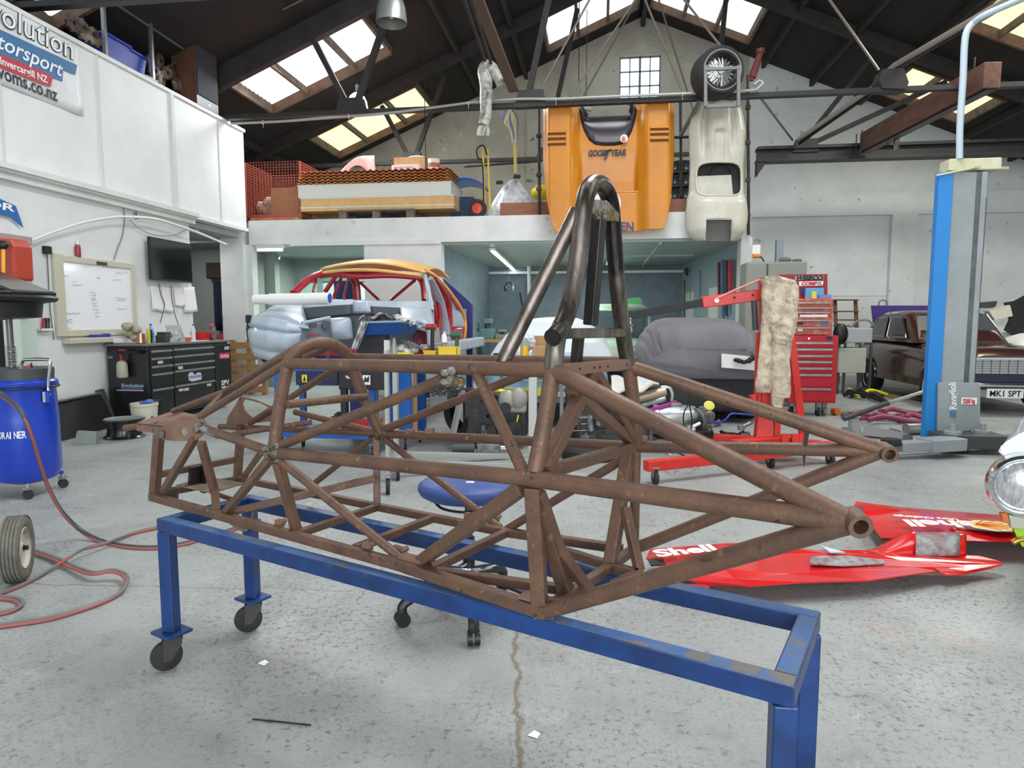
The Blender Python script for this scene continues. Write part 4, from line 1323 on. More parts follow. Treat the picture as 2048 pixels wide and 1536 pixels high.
# lettering wrapped on the tank
wm = M_('print_white', rgb(226, 230, 236), .5)
r_ = .2365
word = 'OIL DRAINER'
a0, a1 = math.radians(247), math.radians(316)
for i, chh in enumerate(word):
 if chh == ' ':
  continue
 am = a0 + (a1 - a0) * (i + .5) / len(word)
 p = V((r_ * math.cos(am), r_ * math.sin(am), .475))
 ex = V((-math.sin(am), math.cos(am), 0))
 text(chh, p - ex * .012, p + ex * (.012 if chh != 'I' else -.004), .052, wm, parent=t, world=False, bold=.02)
am = math.radians(354)
p = V((.2335 * math.cos(am), .2335 * math.sin(am), .73))
ex = V((-math.sin(am), math.cos(am), 0))
MB().hexa([p - ex * .035, p + ex * .035, p + ex * .035 + V((p.x * .02, p.y * .02, 0)), p - ex * .035 + V((p.x * .02, p.y * .02, 0)), p - ex * .035 + V((0, 0, .08)), p + ex * .035 + V((0, 0, .08)), p + ex * .035 + V((p.x * .02, p.y * .02, .08)), p - ex * .035 + V((p.x * .02, p.y * .02, .08))]).build('label', M_('label_grey', rgb(176, 180, 176), .6), t)
for (px, py) in ((57, 998), (127, 975), (-60, 990), (-10, 960)):
 w = at(px, py, z=0)
 l = V((w.x - dx, w.y - 4.62, 0))
 dd = l.normalized()
 MB().bar(dd * .15 + V((0, 0, .16)), l + V((0, 0, .125)), .05, .03).build('castor_arm', blued, t, bevel=.005)
 MB().cyl(l + V((0, 0, .06)), l + V((0, 0, .12)), .018, n=10).box(l + V((0, 0, .085)), (.045, .05, .02)).build('castor_fork', alu, t)
 MB().cyl(l + V((-.014, .012, .036)), l + V((.014, -.012, .036)), .036, n=18).build('castor_wheel', rubber, t, smooth=True)
for (x, y, h, m) in ((.10, -.1, .05, grey), (.13, -.06, .035, red), (.05, .05, .04, blackpl)):
 MB().cyl((x, y, .985), (x, y, .985 + h), .012, .004, n=10).build('fitting', m, t, smooth=True)

# pneumatic wheel of a gas bottle trolley
wc = at(33, 1088, Y=3.02)
wc.z = .172
t = thing('bottle_trolley', 'grey ribbed pneumatic tyre of a bottle trolley at the lower left edge', 'trolley', (wc.x, wc.y, 0))
ax = V((.86, .50, 0)).normalized()
tyre = M_('dusty_grey_tyre', rgb(112, 110, 100), .8, c2=rgb(92, 90, 82), scale=14)
prof = [(.105, -.032), (.125, -.043), (.150, -.045), (.165, -.036)]
for k in range(5):
 x = -.032 + k * .016
 prof += [(.172, x - .005), (.172, x + .004), (.166, x + .006), (.166, x + .009)]
prof += [(.165, .036), (.150, .045), (.125, .043), (.105, .032)]
MB().lathe(V((0, 0, .172)), ax, prof, 40, caps=False).build('tyre', tyre, t, smooth=True)
MB().lathe(V((0, 0, .172)), ax, [(.107, -.034), (.10, -.02), (.05, -.01), (.02, -.03), (.02, .03), (.05, .012), (.095, .018), (.108, .036), (.104, .04)], 30, caps=False).build('hub', M_('pale_rim', rgb(196, 190, 178), .5, c2=rgb(150, 110, 90), scale=14, lo=.5, hi=.7), t, smooth=True)
MB().cyl(V((0, 0, .172)) - ax * .42, V((0, 0, .172)) + ax * .05, .012, n=10).build('axle', darksteel, t, smooth=True)
MB().bar(V((0, 0, .172)) - ax * .10, V((-.25, .12, .95)), .035, .03).build('trolley_frame', M_('black_trolley_paint', rgb(36, 34, 34), .5), t)
MB().bar(V((-.1, -.10, .172)), V((-.3, -.05, .02)), .03, .02).bar(V((-.08, -.08, .0)), V((-.08, -.08, .17)), .02, .012).build('foot_plate', alu, t)

# twin welding hoses
hg = M_('grey_green_hose', rgb(104, 110, 108), .5)
hr = M_('dull_red_hose', rgb(150, 84, 80), .55)
runs = {
 'grey and red twin welding hose looping over the floor from the left edge': [(-60, 1112, .02), (0, 1098, .02), (50, 1099, .02), (100, 1114, .02), (150, 1136, .03), (185, 1147, .04), (222, 1142, .05), (248, 1150, .04), (252, 1166, .03), (235, 1190, .012), (180, 1214, .01), (100, 1237, .01), (0, 1252, .01), (-80, 1262, .01)],
 'red and grey twin hose running diagonally on the floor to under the trolley': [(-60, 1215, .01), (0, 1188, .01), (60, 1163, .01), (110, 1133, .02), (140, 1114, .05), (168, 1098, .05), (215, 1086, .03), (262, 1068, .012), (312, 1056, .01), (400, 1040, .01)],
 'short loop of twin hose on the floor at the lower left edge': [(-60, 1200, .01), (0, 1196, .01), (30, 1199, .01), (42, 1208, .01), (32, 1219, .01), (0, 1227, .01), (-60, 1236, .01)],
}
for lab, pts in runs.items():
 P = [at(x, y, z=z) for x, y, z in pts]
 t = thing('welding_hose', lab, 'hose', tuple(P[3].xy) + (0,))
 MB().tube([p + V((0, .010, .003)) for p in P], .0085, sub=7, n=8).build('grey_hose', hg, t, world=True, smooth=True)
 MB().tube([p + V((0, -.009, -.001)) for p in P], .0085, sub=7, n=8).build('red_hose', hr, t, world=True, smooth=True)
P = [at(x, y, z=z) for x, y, z in [(-40, 765, 1.02), (0, 786, .95), (40, 820, .86), (62, 868, .72), (78, 920, .55), (97, 975, .36), (125, 1024, .19), (160, 1058, .07), (200, 1080, .012), (255, 1092, .012), (315, 1094, .012), (370, 1086, .012), (440, 1066, .012), (520, 1040, .012)]]
t = thing('air_hose', 'dark hose with a red companion dropping past the oil drainer and along the floor', 'hose', tuple(P[8].xy) + (0,))
MB().tube(P, .0115, sub=7, n=8).build('dark_hose', M_('dark_hose', rgb(58, 64, 68), .45), t, world=True, smooth=True)
MB().tube([p + V((.006, .0, -.017 if p.z > .03 else -.004)) + V((0, -.016 if p.z < .03 else 0, 0)) for p in P], .008, sub=7, n=8).build('red_hose', hr, t, world=True, smooth=True)

# ================================================================= ROOF SPACE: LAMPS, CONDUIT, LOFT SHELF
def lamp(px, py, Y, r, label, m, grp=None, tall=False):
 c = at(px, py, Y=Y)
 t = thing('pendant_lamp', label, 'lamp', tuple(c), 0, grp)
 k = 1.35 if tall else 1.0
 MB().lathe((0, 0, 0), (0, 0, 1), [(a * r, b_ * r * k) for a, b_ in ((1, 0), (.99, .25), (.9, .75), (.68, 1.2), (.36, 1.5), (.2, 1.56), (.2, 1.55), (.34, 1.46), (.66, 1.16), (.87, .72), (.96, .22), (.97, 0))], 36, caps=False).build('shade', m, t, smooth=True)
 MB().cyl((0, 0, r * 1.5 * k), (0, 0, r * 2.3 * k), r * .17, n=14).build('lamp_holder', grey, t, smooth=True)
 MB().ball((0, 0, r * .7), (r * .25, r * .25, r * .4)).build('bulb', M_('frosted_bulb', rgb(236, 236, 230), .3), t, smooth=True)
 MB().cyl((0, 0, r * 2.2), (0, 0, roofz(c.x) - c.z), .008, n=6).build('cord', blackpl, t)
 return t
galv = M_('spun_aluminium_shade', rgb(168, 170, 166), .35, .6)
lamp(783, 47, 9.0, .205, 'large bell-shaped aluminium pendant lamp cut by the top of the photo', galv, tall=True)
lamp(715, 219, 13.2, .205, 'pale green enamel pendant lamp in front of the yellowed skylight', M_('pale_green_enamel', rgb(170, 182, 174), .4))
lamp(1172, 222, 15.6, .12, 'small pale pendant lamp seen through the opening of the orange car body', M_('pale_enamel', rgb(206, 204, 186), .4))
c = at(1157, 193, Y=13.0)
t = thing('pendant_lamp', 'bare lamp holder on a long wire in front of the back gable', 'lamp', tuple(c))
MB().cyl((0, 0, 0), (0, 0, .16), .035, n=12).build('lamp_holder', M_('grey_green_metal', rgb(120, 128, 122), .5), t, smooth=True)
MB().cyl((0, 0, .16), (0, 0, roofz(c.x) - c.z), .008, n=6).build('cord', blackpl, t)
P = [at(x, y, Y=10.98) for x, y in [(462, 247), (560, 243), (640, 237), (760, 228), (860, 216), (960, 203), (1040, 198), (1110, 198), (1200, 194), (1300, 190), (1400, 186), (1500, 181), (1516, 176), (1525, 166), (1518, 162), (1508, 170)]]
t = thing('cable_conduit', 'long pale grey conduit tied along the tie rail, curling up at the tyre', 'conduit', tuple(P[7]))
MB().tube(P, .022, sub=4, n=10).build('tube', M_('pale_conduit', rgb(164, 164, 158), .45, .3), t, world=True, smooth=True)
for x, y in ((526, 245), (698, 233), (937, 207), (1112, 199), (1365, 188)):
 c = at(x, y, Y=10.96)
 MB().tube([c + V((0, .03 * math.cos(a), .03 * math.sin(a))) for a in [i * PI / 5 for i in range(10)]], .005, loop=True, n=5).tube([c + V((0, 0, -.03)), c + V((0, 0, -.09))], .003, n=4).build('cable_tie', whitepl, t, world=True)
b = MB().tube([at(465, 60, Y=11.6), at(500, 52, Y=11.2), at(560, 22, Y=10.6), at(620, -8, Y=10.0)], .012, sub=5, n=6)
single('roof_cable', b, grey, 'thin pale cable crossing the dark roof above the wooden loudspeaker', 'cable', origin=tuple(at(500, 50, Y=11)), smooth=True)
c = at(845, 0, Y=10.9)
b = MB().cyl(at(845, -40, Y=10.9), at(852, 360, Y=10.9), .006, n=5)
single('hanging_wire', b, blackpl, 'thin wire hanging from the roof down past the panel stack', 'wire', origin=tuple(c))

# loft above the left wall
XL_ = -6.5
def lf(px, py, d=0):
 return at(px, py, X=XL_ + d)
t = thing('shelf_frame', 'galvanised slotted-angle shelf frame on top of the panelled wall', 'shelf', tuple(lf(258, 130)))
for (x, y0, y1) in ((211, -60, 108), (306, -40, 162), (380, 30, 200)):
 a = lf(x, y1)
 a.z = 4.77
 b_ = lf(x, y0)
 MB().bar(a, V((a.x, a.y, b_.z)), .045, .045).build('upright', zinc, t, world=True)
a, b_ = lf(296, 30, -.45), lf(303, 120, -.45)
MB().bar(V((a.x, a.y, 4.75)), V((a.x, a.y, a.z + .5)), .045, .045).build('upright', zinc, t, world=True)
MB().bar(lf(215, -2, -.02), lf(366, 98, -.02), .035, .03).build('brace', zinc, t, world=True)
MB().bar(lf(330, 136, -.1), lf(368, 115, -.3), .05, .01).build('brace', zinc, t, world=True)
MB().bb(-6.62, 5.0, 4.775, -6.45, 11.3, 4.80).build('shelf_edge', M_('dark_shelf_edge', rgb(60, 62, 66), .5, .4), t, world=True)
# loudspeaker
a = lf(432, 228, .06)
t = thing('loudspeaker', 'tall wood-veneer loudspeaker with black grille on top of the panelled wall', 'loudspeaker', (XL_ + .08, lf(400, 200).y, 4.77))
y0, y1 = lf(367, 190).y, lf(435, 225).y
zt = lf(395, 92).z
yc = (y0 + y1) / 2
MB().bb(-.36, -.30, 0, .05, .30, zt - 4.77).build('cabinet', M_('walnut_veneer', rgb(104, 72, 54), .5, c2=rgb(84, 56, 42), scale=5, stretch=(1, 1, .2)), t, bevel=.005)
MB().bb(.048, -.28, .16, .07, .28, zt - 4.80).build('grille', M_('charcoal_cloth', rgb(58, 58, 64), .9), t)
MB().bb(.048, -.30, 0, .055, .30, .15).build('plinth', blackpl, t)
MB().bb(.055, .02, .07, .058, .08, .085).build('badge', alu, t)
# blue storage bins
for i, (px, lab) in enumerate(((222, 'blue plastic storage bin on the loft shelf, next to the engine gears'), (262, 'blue plastic storage bin on the loft shelf, farther from the gears'))):
 c = lf(px, 100, -.25)
 t = thing('storage_bin', lab, 'bin', (c.x, c.y - .12, 4.80), 0, 'blue bins on the loft shelf')
 if i == 0:
  MB().hexa([(-.16, -.20, 0), (.16, -.20, 0), (.16, .20, 0), (-.16, .20, 0), (-.20, -.25, .36), (.20, -.25, .36), (.20, .25, .36), (-.20, .25, .36)]).build('tub', bluepl, t, bevel=.01)
  MB().bb(-.22, -.27, .33, .22, .27, .37).build('rim', bluepl, t, bevel=.01)
  proto = t
 else:
  MB().hexa([(-.14, -.17, 0), (.14, -.17, 0), (.14, .17, 0), (-.14, .17, 0), (-.18, -.21, .34), (.18, -.21, .34), (.18, .21, .34), (-.18, .21, .34)]).build('tub', bluepl, t, bevel=.01)
  MB().bb(-.2, -.23, .31, .2, .23, .35).build('rim', bluepl, t, bevel=.01)
oil = M_('oily_brown_casting', rgb(96, 80, 70), .6, .3, rgb(52, 46, 42), 10, .4, .6, .3, 40)
gearw = M_('worn_gear_steel', rgb(146, 128, 112), .5, .4, rgb(84, 72, 64), 12)
def gear(c, r, m, n=10, ax=(1, .2, .1)):
 b = MB()
 c, ax = V(c), V(ax).normalized()
 b.lathe(c - ax * .03, ax, [(r * .4, 0), (r, 0), (r, .05), (r * .75, .06), (r * .4, .07), (r * .35, .0)], 14, caps=False)
 a = ax.orthogonal().normalized()
 q = ax.cross(a)
 for k in range(n):
  t_ = 2 * PI * k / n
  b.box(c + a * math.cos(t_) * r + q * math.sin(t_) * r, (.03, r * .25, r * .25))
 return b
rnd = random.Random(21)
spots_ = [(148, 50, .10), (165, 60, .13), (187, 74, .12), (275, 125, .09), (300, 122, .08), (308, 142, .09), (318, 122, .10), (322, 160, .12), (333, 146, .09), (345, 145, .10), (352, 168, .10), (362, 172, .08)]
for i, (px, py, r) in enumerate(spots_):
 c = lf(px, py, -.15)
 c.z = max(c.z, 4.80 + r)
 b = gear(c, r, gearw, 9, (1, rnd.uniform(-.4, .4), rnd.uniform(-.2, .3)))
 o = single('gear_casting', b, gearw if i % 3 else oil, ('rusty gear on the loft shelf, %s from the banner' % 'first second third'.split()[i] if i < 3 else 'oily gear casting between blue bins and loudspeaker, %s along the heap' % 'first second third fourth fifth sixth seventh eighth ninth'.split()[i - 3]), 'machine part', ['gears before the blue bins', 'gears beside the loudspeaker'][i > 2], origin=tuple(c))
b = MB()
c = lf(292, 132, -.05)
b.box((c.x, c.y, 4.86), (.2, .25, .02), R=Matrix.Rotation(.3, 3, 'Y'))
single('tray_lid', b, whitepl, 'pale flat lid lying among the gears on the loft shelf', 'lid', origin=(c.x, c.y, 4.82))

# ================================================================= MEZZANINE STORE
ZM = 3.17
# red wire cage
YC = 12.1
xa, xb = at(492, 400, Y=YC).x, at(601, 400, Y=YC).x
t = thing('wire_cage', 'orange-red wire mesh stillage at the corner of the mezzanine', 'cage', ((xa + xb) / 2, YC, ZM))
zt = at(598, 322, Y=YC).z
zb = at(598, 428, Y=YC).z
cagem = M_('orange_red_cage_paint', rgb(168, 82, 66), .5)
for i, (p, q) in enumerate((((xa, YC), (xb, YC)), ((xb, YC), (xb, YC + 1.1)), ((xa, YC + 1.1), (xb, YC + 1.1)), ((xa, YC), (xa, YC + 1.1)))):
 b = MB()
 p, q = V(p + (0,)), V(q + (0,))
 n = int((q - p).length / .055)
 for k in range(n + 1):
  c = p + (q - p) * k / n
  b.bar(V((c.x, c.y, zb)), V((c.x, c.y, zt)), .006)
 m_ = int((zt - zb) / .05)
 for k in range(m_ + 1):
  z = zb + (zt - zb) * k / m_
  b.bar(V((p.x, p.y, z)), V((q.x, q.y, z)), .006)
 b.build('mesh_panel', cagem, t, world=True)
for x, y in ((xa, YC), (xb, YC), (xb, YC + 1.1)):
 MB().bar((x, y, ZM + .02), (x, y, zt), .03).build('corner_post', cagem, t, world=True)
MB().bb(xa, YC, zb - .05, xb, YC + 1.1, zb).build('base_tray', cagem, t, world=True)
b = MB().bb(xa + .42, YC + .15, zb + .003, xb - .05, YC + .6, at(560, 372, Y=YC).z)
single('carton', b, card, 'cardboard carton inside the red wire cage', 'carton', origin=(xb - .3, YC + .3, zb))
b = MB()
rnd = random.Random(5)
for i in range(7):
 b.ball((xa + .2 + rnd.uniform(-.1, .12), YC + .4, zb + .16 + rnd.uniform(-.04, .14)), .12, 8, 6)
single('rag_bundle', b, M_('brown_rags', rgb(150, 112, 96), .9, c2=rgb(196, 180, 170), scale=12), 'bundle of brown rags inside the red wire cage', 'rags', origin=(xa + .2, YC + .4, zb), smooth='full')
t = thing('lubricant_carton', 'flattened carton with red lettering under the red wire cage', 'carton', (xa + .5, 11.95, ZM))
a, c = at(500, 430, Y=11.93), at(597, 438, Y=11.93)
MB().bb(a.x, 11.93, ZM, c.x, 12.09, ZM + .075).build('carton', card, t, world=True)
text('MIXED LUBRICANTS', V((a.x + .1, 11.925, ZM + .015)), V((c.x - .08, 11.925, ZM + .015)), .05, M_('print_red', rgb(190, 60, 50), .6), parent=t, bold=.02)

# panel stack on a pallet
YS = 12.05
def ms(px, py, Y=YS):
 return at(px, py, Y=Y)
xl, xr = ms(604, 400).x, ms(908, 400).x
t = thing('wooden_pallet', 'grey timber pallet under the stacked building panels', 'pallet', (ms(755, 430).x, YS + .1, ZM))
x0, x1 = ms(681, 430).x, ms(830, 430).x
zz = ms(755, 420).z
for y in (0, .5, 1.0):
 for k in (0, .45, .9):
  MB().bb(x0 + (x1 - x0) * k, YS - .08 + y, ZM, x0 + (x1 - x0) * (k + .1), YS + .06 + y, zz - .03).build('block', timberl, t, world=True)
for k in range(6):
 MB().bb(x0, YS - .1 + k * .22, zz - .03, x1, YS + .02 + k * .22, zz).build('deck_board', timberl, t, world=True)
panw = M_('panel_white_skin', rgb(216, 218, 210), .5)
pany = M_('panel_foam_core', rgb(224, 184, 124), .8, c2=rgb(206, 164, 108), scale=8)
levels = [zz, ms(755, 411).z, ms(755, 392).z, ms(755, 366).z]
for i in range(3):
 z0, z1 = levels[i], levels[i + 1]
 t = thing('insulated_panel', ['foam-cored insulated panel at the bottom of the stack on the pallet', 'foam-cored insulated panel with a white top skin, middle of the stack', 'white insulated panel directly under the orange ribbed sheets'][i], 'building panel', ((xl + xr) / 2, YS + .5, z0), 0)
 dx = [0, 0, -.05][i]
 MB().bb(xl - .02 + dx, YS, z0 + .002, xr + dx, YS + 1.0, z1 - .025).build('core', pany if i < 2 else panw, t, world=True)
 MB().bb(xl - .03 + dx, YS - .01, z1 - .025, xr + .01 + dx, YS + 1.0, z1 - .002).build('skin', panw, t, world=True)
zq = levels[3]
ztop = ms(740, 338).z
nsh = 5
orr = M_('orange_roof_sheet', rgb(222, 160, 92), .5, c2=rgb(198, 122, 74), scale=10)
for k in range(nsh):
 z0 = zq + (ztop - zq) * k / nsh
 b = MB()
 def fn(u, v, z0=z0, k=k):
  x = xl - .08 + (xr - xl - .05) * u
  return (x + .02 * k, YS - .02 + v * .9 - .01 * k, z0 + .022 + .014 * math.sin(u * 2 * PI * 24 + k * 1.3))
 b.sheet(fn, 192, 1, .01)
 single('ribbed_roof_sheet', b, orr if k < 4 else M_('faded_pink_sheet', rgb(206, 120, 104), .5), ['lowest orange ribbed roofing sheet, directly on the white insulated panel', 'orange ribbed roofing sheet, second from the bottom of the sheet stack', 'orange ribbed roofing sheet, middle of the sheet stack', 'orange ribbed roofing sheet just under the faded pink one'][k] if k < 4 else 'faded pink ribbed sheet, topmost of the stacked roofing sheets', 'roof sheet', 'ribbed sheets on the panel stack' if k < 4 else None, origin=((xl + xr) / 2, YS + .4, z0))
zT = ztop
t = thing('white_carton', 'white carton with dark print on top of the roof sheets', 'carton', (ms(812, 330, 12.3).x, 12.3, zT))
MB().box((0, .1, .055), (.52, .3, .10)).build('carton', whitepl, t, bevel=.004)
text('BRAKE PARTS', V((-.2, -.055, .03)), V((.16, -.055, .03)), .04, M_('faint_print', rgb(120, 120, 140), .6), parent=t, world=False)
b = MB().bb(ms(788, 330, 12.6).x, 12.6, zT, ms(850, 330, 12.6).x, 12.9, ms(820, 314, 12.6).z)
single('carton', b, card, 'brown carton behind the white carton on the panel stack', 'carton', origin=(ms(820, 330, 12.6).x, 12.7, zT))
c = ms(868, 334, 12.4)
t = thing('paint_tin', 'white and green tin on the panel stack beside the cartons', 'tin', (c.x, 12.4, zT))
MB().cyl((0, 0, 0), (0, 0, .22), .11, n=20).build('tin', M_('tin_white', rgb(216, 216, 206), .4), t, smooth=True)
MB().cyl((0, 0, .06), (0, 0, .14), .111, n=20, caps=False).build('label', M_('tin_label_green', rgb(90, 140, 100), .5, c2=rgb(190, 80, 60), scale=9, lo=.45, hi=.5), t, smooth=True)
MB().cyl((0, 0, .22), (0, 0, .225), .112, n=20).build('lid', M_('red_lid', rgb(176, 60, 50), .5), t)
# white car wing on the stack
b = MB()
def fn(u, v):
 x = u
 top = .05 + .40 * math.sin(min(1, x * 1.35) * PI / 2)
 arch = .30 * max(0, 1 - ((x - .52) / .30) ** 2) ** .5 if abs(x - .52) < .30 else 0
 z = arch + (top - arch) * v
 return (ms(668, 340, 12.7).x + .80 * u, 12.85 - .12 * math.sin(v * PI / 2), zT - .045 + z)
b.sheet(fn, 30, 8, .01)
single('car_wing', b, M_('grey_white_primer', rgb(196, 200, 198), .5), 'white car wing with wheel arch leaning behind the orange sheets', 'car panel', origin=(ms(700, 340, 13.3).x, 13.3, zT), smooth='full')
# chair and cartons on the far rail
t = thing('plastic_chair', 'grey plastic chair back against the gable behind the panel stack', 'chair', (at(835, 330, Y=14.2).x, 14.2, ZM))
c = at(833, 332, Y=14.2)
gch = M_('grey_green_plastic', rgb(152, 158, 150), .5)
MB().tube([c + V((-.22, 0, -.3)), c + V((-.19, 0, .10)), c + V((-.12, 0, .18)), c + V((.12, 0, .18)), c + V((.19, 0, .10)), c + V((.22, 0, -.3))], .03, sub=4, n=8).build('back_frame', gch, t, world=True, smooth=True)
MB().box(c + V((0, -.2, -.36)), (.46, .44, .04)).build('seat', gch, t, world=True, bevel=.01)
for sx in (-.2, .2):
 for sy in (-.4, 0):
  MB().bar(c + V((sx, sy, -.36)), V((c.x + sx * 1.1, c.y + sy, ZM)), .035).build('leg', gch, t, world=True)
# pipe rails of the store: posts and horizontal
t = thing('scaffold_frame', 'black scaffold tube frame standing along the mezzanine edge', 'scaffold', (at(1078, 430, Y=11.95).x, 11.95, ZM))
for px, y0, y1, Y in ((1078, 205, 432, 11.95), (1361, 200, 392, 12.2), (1496, 150, 470, 11.65)):
 MB().cyl(at(px, y0, Y=Y), at(px + 1, y1, Y=Y), .026, n=10).build('post', darksteel, t, world=True, smooth=True)
for a, b_ in (((930, 333, 13.2), (1080, 322, 12.0)), ((1345, 275, 12.1), (1400, 273, 12.1))):
 MB().cyl(at(a[0], a[1], Y=a[2]), at(b_[0], b_[1], Y=b_[2]), .024, n=8).build('rail', darksteel, t, world=True, smooth=True)
for y in (272, 350, 378):
 MB().box(at(1078, y, Y=11.93), (.09, .08, .05)).build('coupler', darksteel, t, world=True)
for y in (215, 285, 360, 430):
 MB().box(at(1496, y, Y=11.64), (.07, .07, .06)).build('coupler', darksteel, t, world=True)
b = MB().bb(ms(1000, 420, 11.98).x, 11.98, ZM, ms(1375, 420, 11.98).x, 12.01, at(1040, 405, Y=11.98).z)
single('kick_board', b, M_('brown_board', rgb(150, 100, 76), .7, c2=rgb(128, 84, 62), scale=3, stretch=(1, 4, 8)), 'long brown kick board on the mezzanine edge behind the orange car body', 'board', origin=(0, 12, ZM))
# hand truck
c = at(972, 430, Y=12.05)
t = thing('hand_truck', 'yellow upright hand truck with black handle and red-hubbed wheel on the mezzanine', 'hand truck', (c.x, 12.05, ZM))
yel = M_('yellow_enamel', rgb(214, 178, 44), .45)
for dx in (-.03, .06):
 MB().bar(at(969, 297, Y=12.05) + V((dx, 0, 0)), at(974, 425, Y=12.05) + V((dx, 0, 0)), .035, .03).build('rail', yel, t, world=True)
MB().tube([at(968, 430, Y=12.0), at(965, 330, Y=12.0), at(956, 316, Y=12.0), at(953, 302, Y=12.0), at(958, 293, Y=12.0), at(968, 292, Y=12.0), at(974, 310, Y=12.0)], .014, sub=4, n=8).build('handle', blackp, t, world=True, smooth=True)
wv = at(955, 426, Y=11.98)
wv.z = ZM + .165
MB().lathe(wv + V((0, -.04, 0)), (0, 1, 0), [(.09, 0), (.14, -.005), (.165, .01), (.165, .07), (.14, .085), (.09, .08)], 28, caps=False).build('tyre', rubber, t, world=True, smooth=True)
MB().lathe(wv + V((0, -.035, 0)), (0, 1, 0), [(.02, -.01), (.05, 0), (.092, 0), (.092, .07), (.02, .07)], 20).build('hub', redor, t, world=True, smooth=True)
# blue bonnet and crate behind
b = MB()
def fn(u, v):
 x = u * 2 - 1
 p0 = at(890, 392, Y=12.9)
 return (p0.x + .82 * u, 12.7 + .6 * v, p0.z + .30 * math.sin((u * .75 + .12) * PI) ** .8 * (1 - .15 * v))
b.sheet(fn, 24, 6, .02)
single('car_bonnet', b, M_('bright_blue_paint', rgb(44, 108, 204), .3, coat=.4), 'bright blue car bonnet standing behind the panel stack beside the hand truck', 'car panel', origin=(at(930, 390, Y=12.9).x, 12.9, ZM + .3), smooth='full')
b = MB().bb(at(903, 400, Y=12.6).x, 12.5, ZM, at(948, 400, Y=12.6).x, 12.8, at(920, 396, Y=12.6).z)
single('blue_crate', b, M_('dark_blue_crate', rgb(40, 70, 116), .6, c2=rgb(24, 36, 60), scale=12), 'dark blue crate on the mezzanine under the blue bonnet', 'crate', origin=(at(925, 400, Y=12.6).x, 12.6, ZM))
# plastic-wrapped item
b = MB()
c0 = at(1022, 430, Y=12.4)
sh = M_('crumpled_clear_sheeting', rgb(206, 210, 212), .3, c2=rgb(166, 168, 170), scale=9, lo=.4, hi=.6, bump=.5, bs=14)
def fn(u, v):
 a = u * 2 * PI
 r = (1 - v) ** .7
 fold = 1 + .08 * math.sin(a * 9) * (1 - v)
 return (c0.x + math.cos(a) * (.43 * r + .06) * fold + .05 * v, 12.45 + math.sin(a) * .3 * r * fold, ZM + .02 + .70 * (v ** .8) + .03 * math.sin(a * 2) * v)
b.sheet(fn, 48, 14)
t = thing('wrapped_item', 'object wrapped in clear plastic sheeting on the mezzanine beside the hand truck', 'wrapped item', (c0.x, 12.45, ZM))
b.build('plastic_sheet', sh, t, world=True, smooth='full')
for dx in (-.2, .12):
 MB().box(c0 + V((dx, -.08, .63 + dx * .3)), (.13, .1, .06), rz=.3).build('headrest_tip', blackpl, t, world=True, bevel=.02)
b = MB().ball(at(1085, 385, Y=12.7), (.22, .2, .14))
single('yellow_bonnet_corner', b, yellow, 'yellow car panel corner behind the scaffold post', 'car panel', origin=tuple(at(1085, 385, Y=12.7)), smooth=True)
# stack of wheel rims
proto = None
for k in range(4):
 c = at(1361, 396, Y=12.4)
 z = ZM + .04 + .235 * k
 lab = ['steel wheel rim, lowest of the four stacked behind the orange car body', 'steel wheel rim, second from the bottom of the stack of four', 'steel wheel rim, third from the bottom of the stack of four', 'steel wheel rim, topmost of the stack of four beside the white car body'][k]
 if proto is None:
  proto = thing('wheel_rim', lab, 'wheel rim', (c.x, 12.45, z), 0, 'stack of rims beside the white body')
  MB().lathe((0, 0, 0), (0, 0, 1), [(.17, 0), (.19, .01), (.16, .04), (.145, .09), (.145, .14), (.165, .18), (.19, .215), (.17, .225), (.12, .2)], 28, caps=False).build('barrel', M_('dark_gunmetal', rgb(74, 74, 76), .35, .7), proto, smooth=True)
  MB().lathe((0, 0, 0), (0, 0, 1), [(.0, .17), (.1, .18), (.14, .19)], 20, caps=False).build('disc', darksteel, proto, smooth=True)
 else:
  copy_thing(proto, (c.x, 12.45, z), 0, lab)

# ---- hanging things
t = thing('wrapped_exhaust', 'exhaust pipe wrapped in dusty white film hanging above the mezzanine edge', 'exhaust pipe', tuple(at(975, 200, Y=10.8)))
film = M_('dusty_film', rgb(186, 186, 178), .5, c2=rgb(120, 118, 112), scale=14, lo=.45, hi=.65, bump=.4, bs=25)
MB().tube([at(1003, 172, Y=10.8), at(997, 158, Y=10.8), at(988, 142, Y=10.8), at(978, 132, Y=10.8), at(968, 140, Y=10.8), at(972, 165, Y=10.8), at(972, 200, Y=10.8), at(971, 235, Y=10.8), at(968, 250, Y=10.8)], [.075, .08, .09, .1, .105, .1, .095, .09], sub=4, n=14).build('pipe', film, t, world=True, smooth=True)
for x in (960, 968, 976):
 MB().tube([at(969, 246, Y=10.8), at(x, 258, Y=10.78), at(x - 2, 272, Y=10.78)], .035, sub=4, n=8).build('wrapped_runner', film, t, world=True, smooth=True)
text('Plenum 2 Pipes', at(969, 238, Y=10.69), at(977, 185, Y=10.69), .06, inkb, parent=t, up=(-1, 0, 0), shear=.2)
t = thing('ratchet_strap', 'yellow strap and rope bundle hanging from the truss down to the wrapped item', 'strap', tuple(at(1030, 250, Y=11.6)))
MB().tube([at(1022, 215, Y=11.6), at(1030, 250, Y=11.6), at(1030, 300, Y=11.8), at(1031, 345, Y=12.0)], .028, sub=3, n=6).build('yellow_webbing', M_('yellow_webbing', rgb(206, 184, 96), .7), t, world=True)
rnd = random.Random(8)
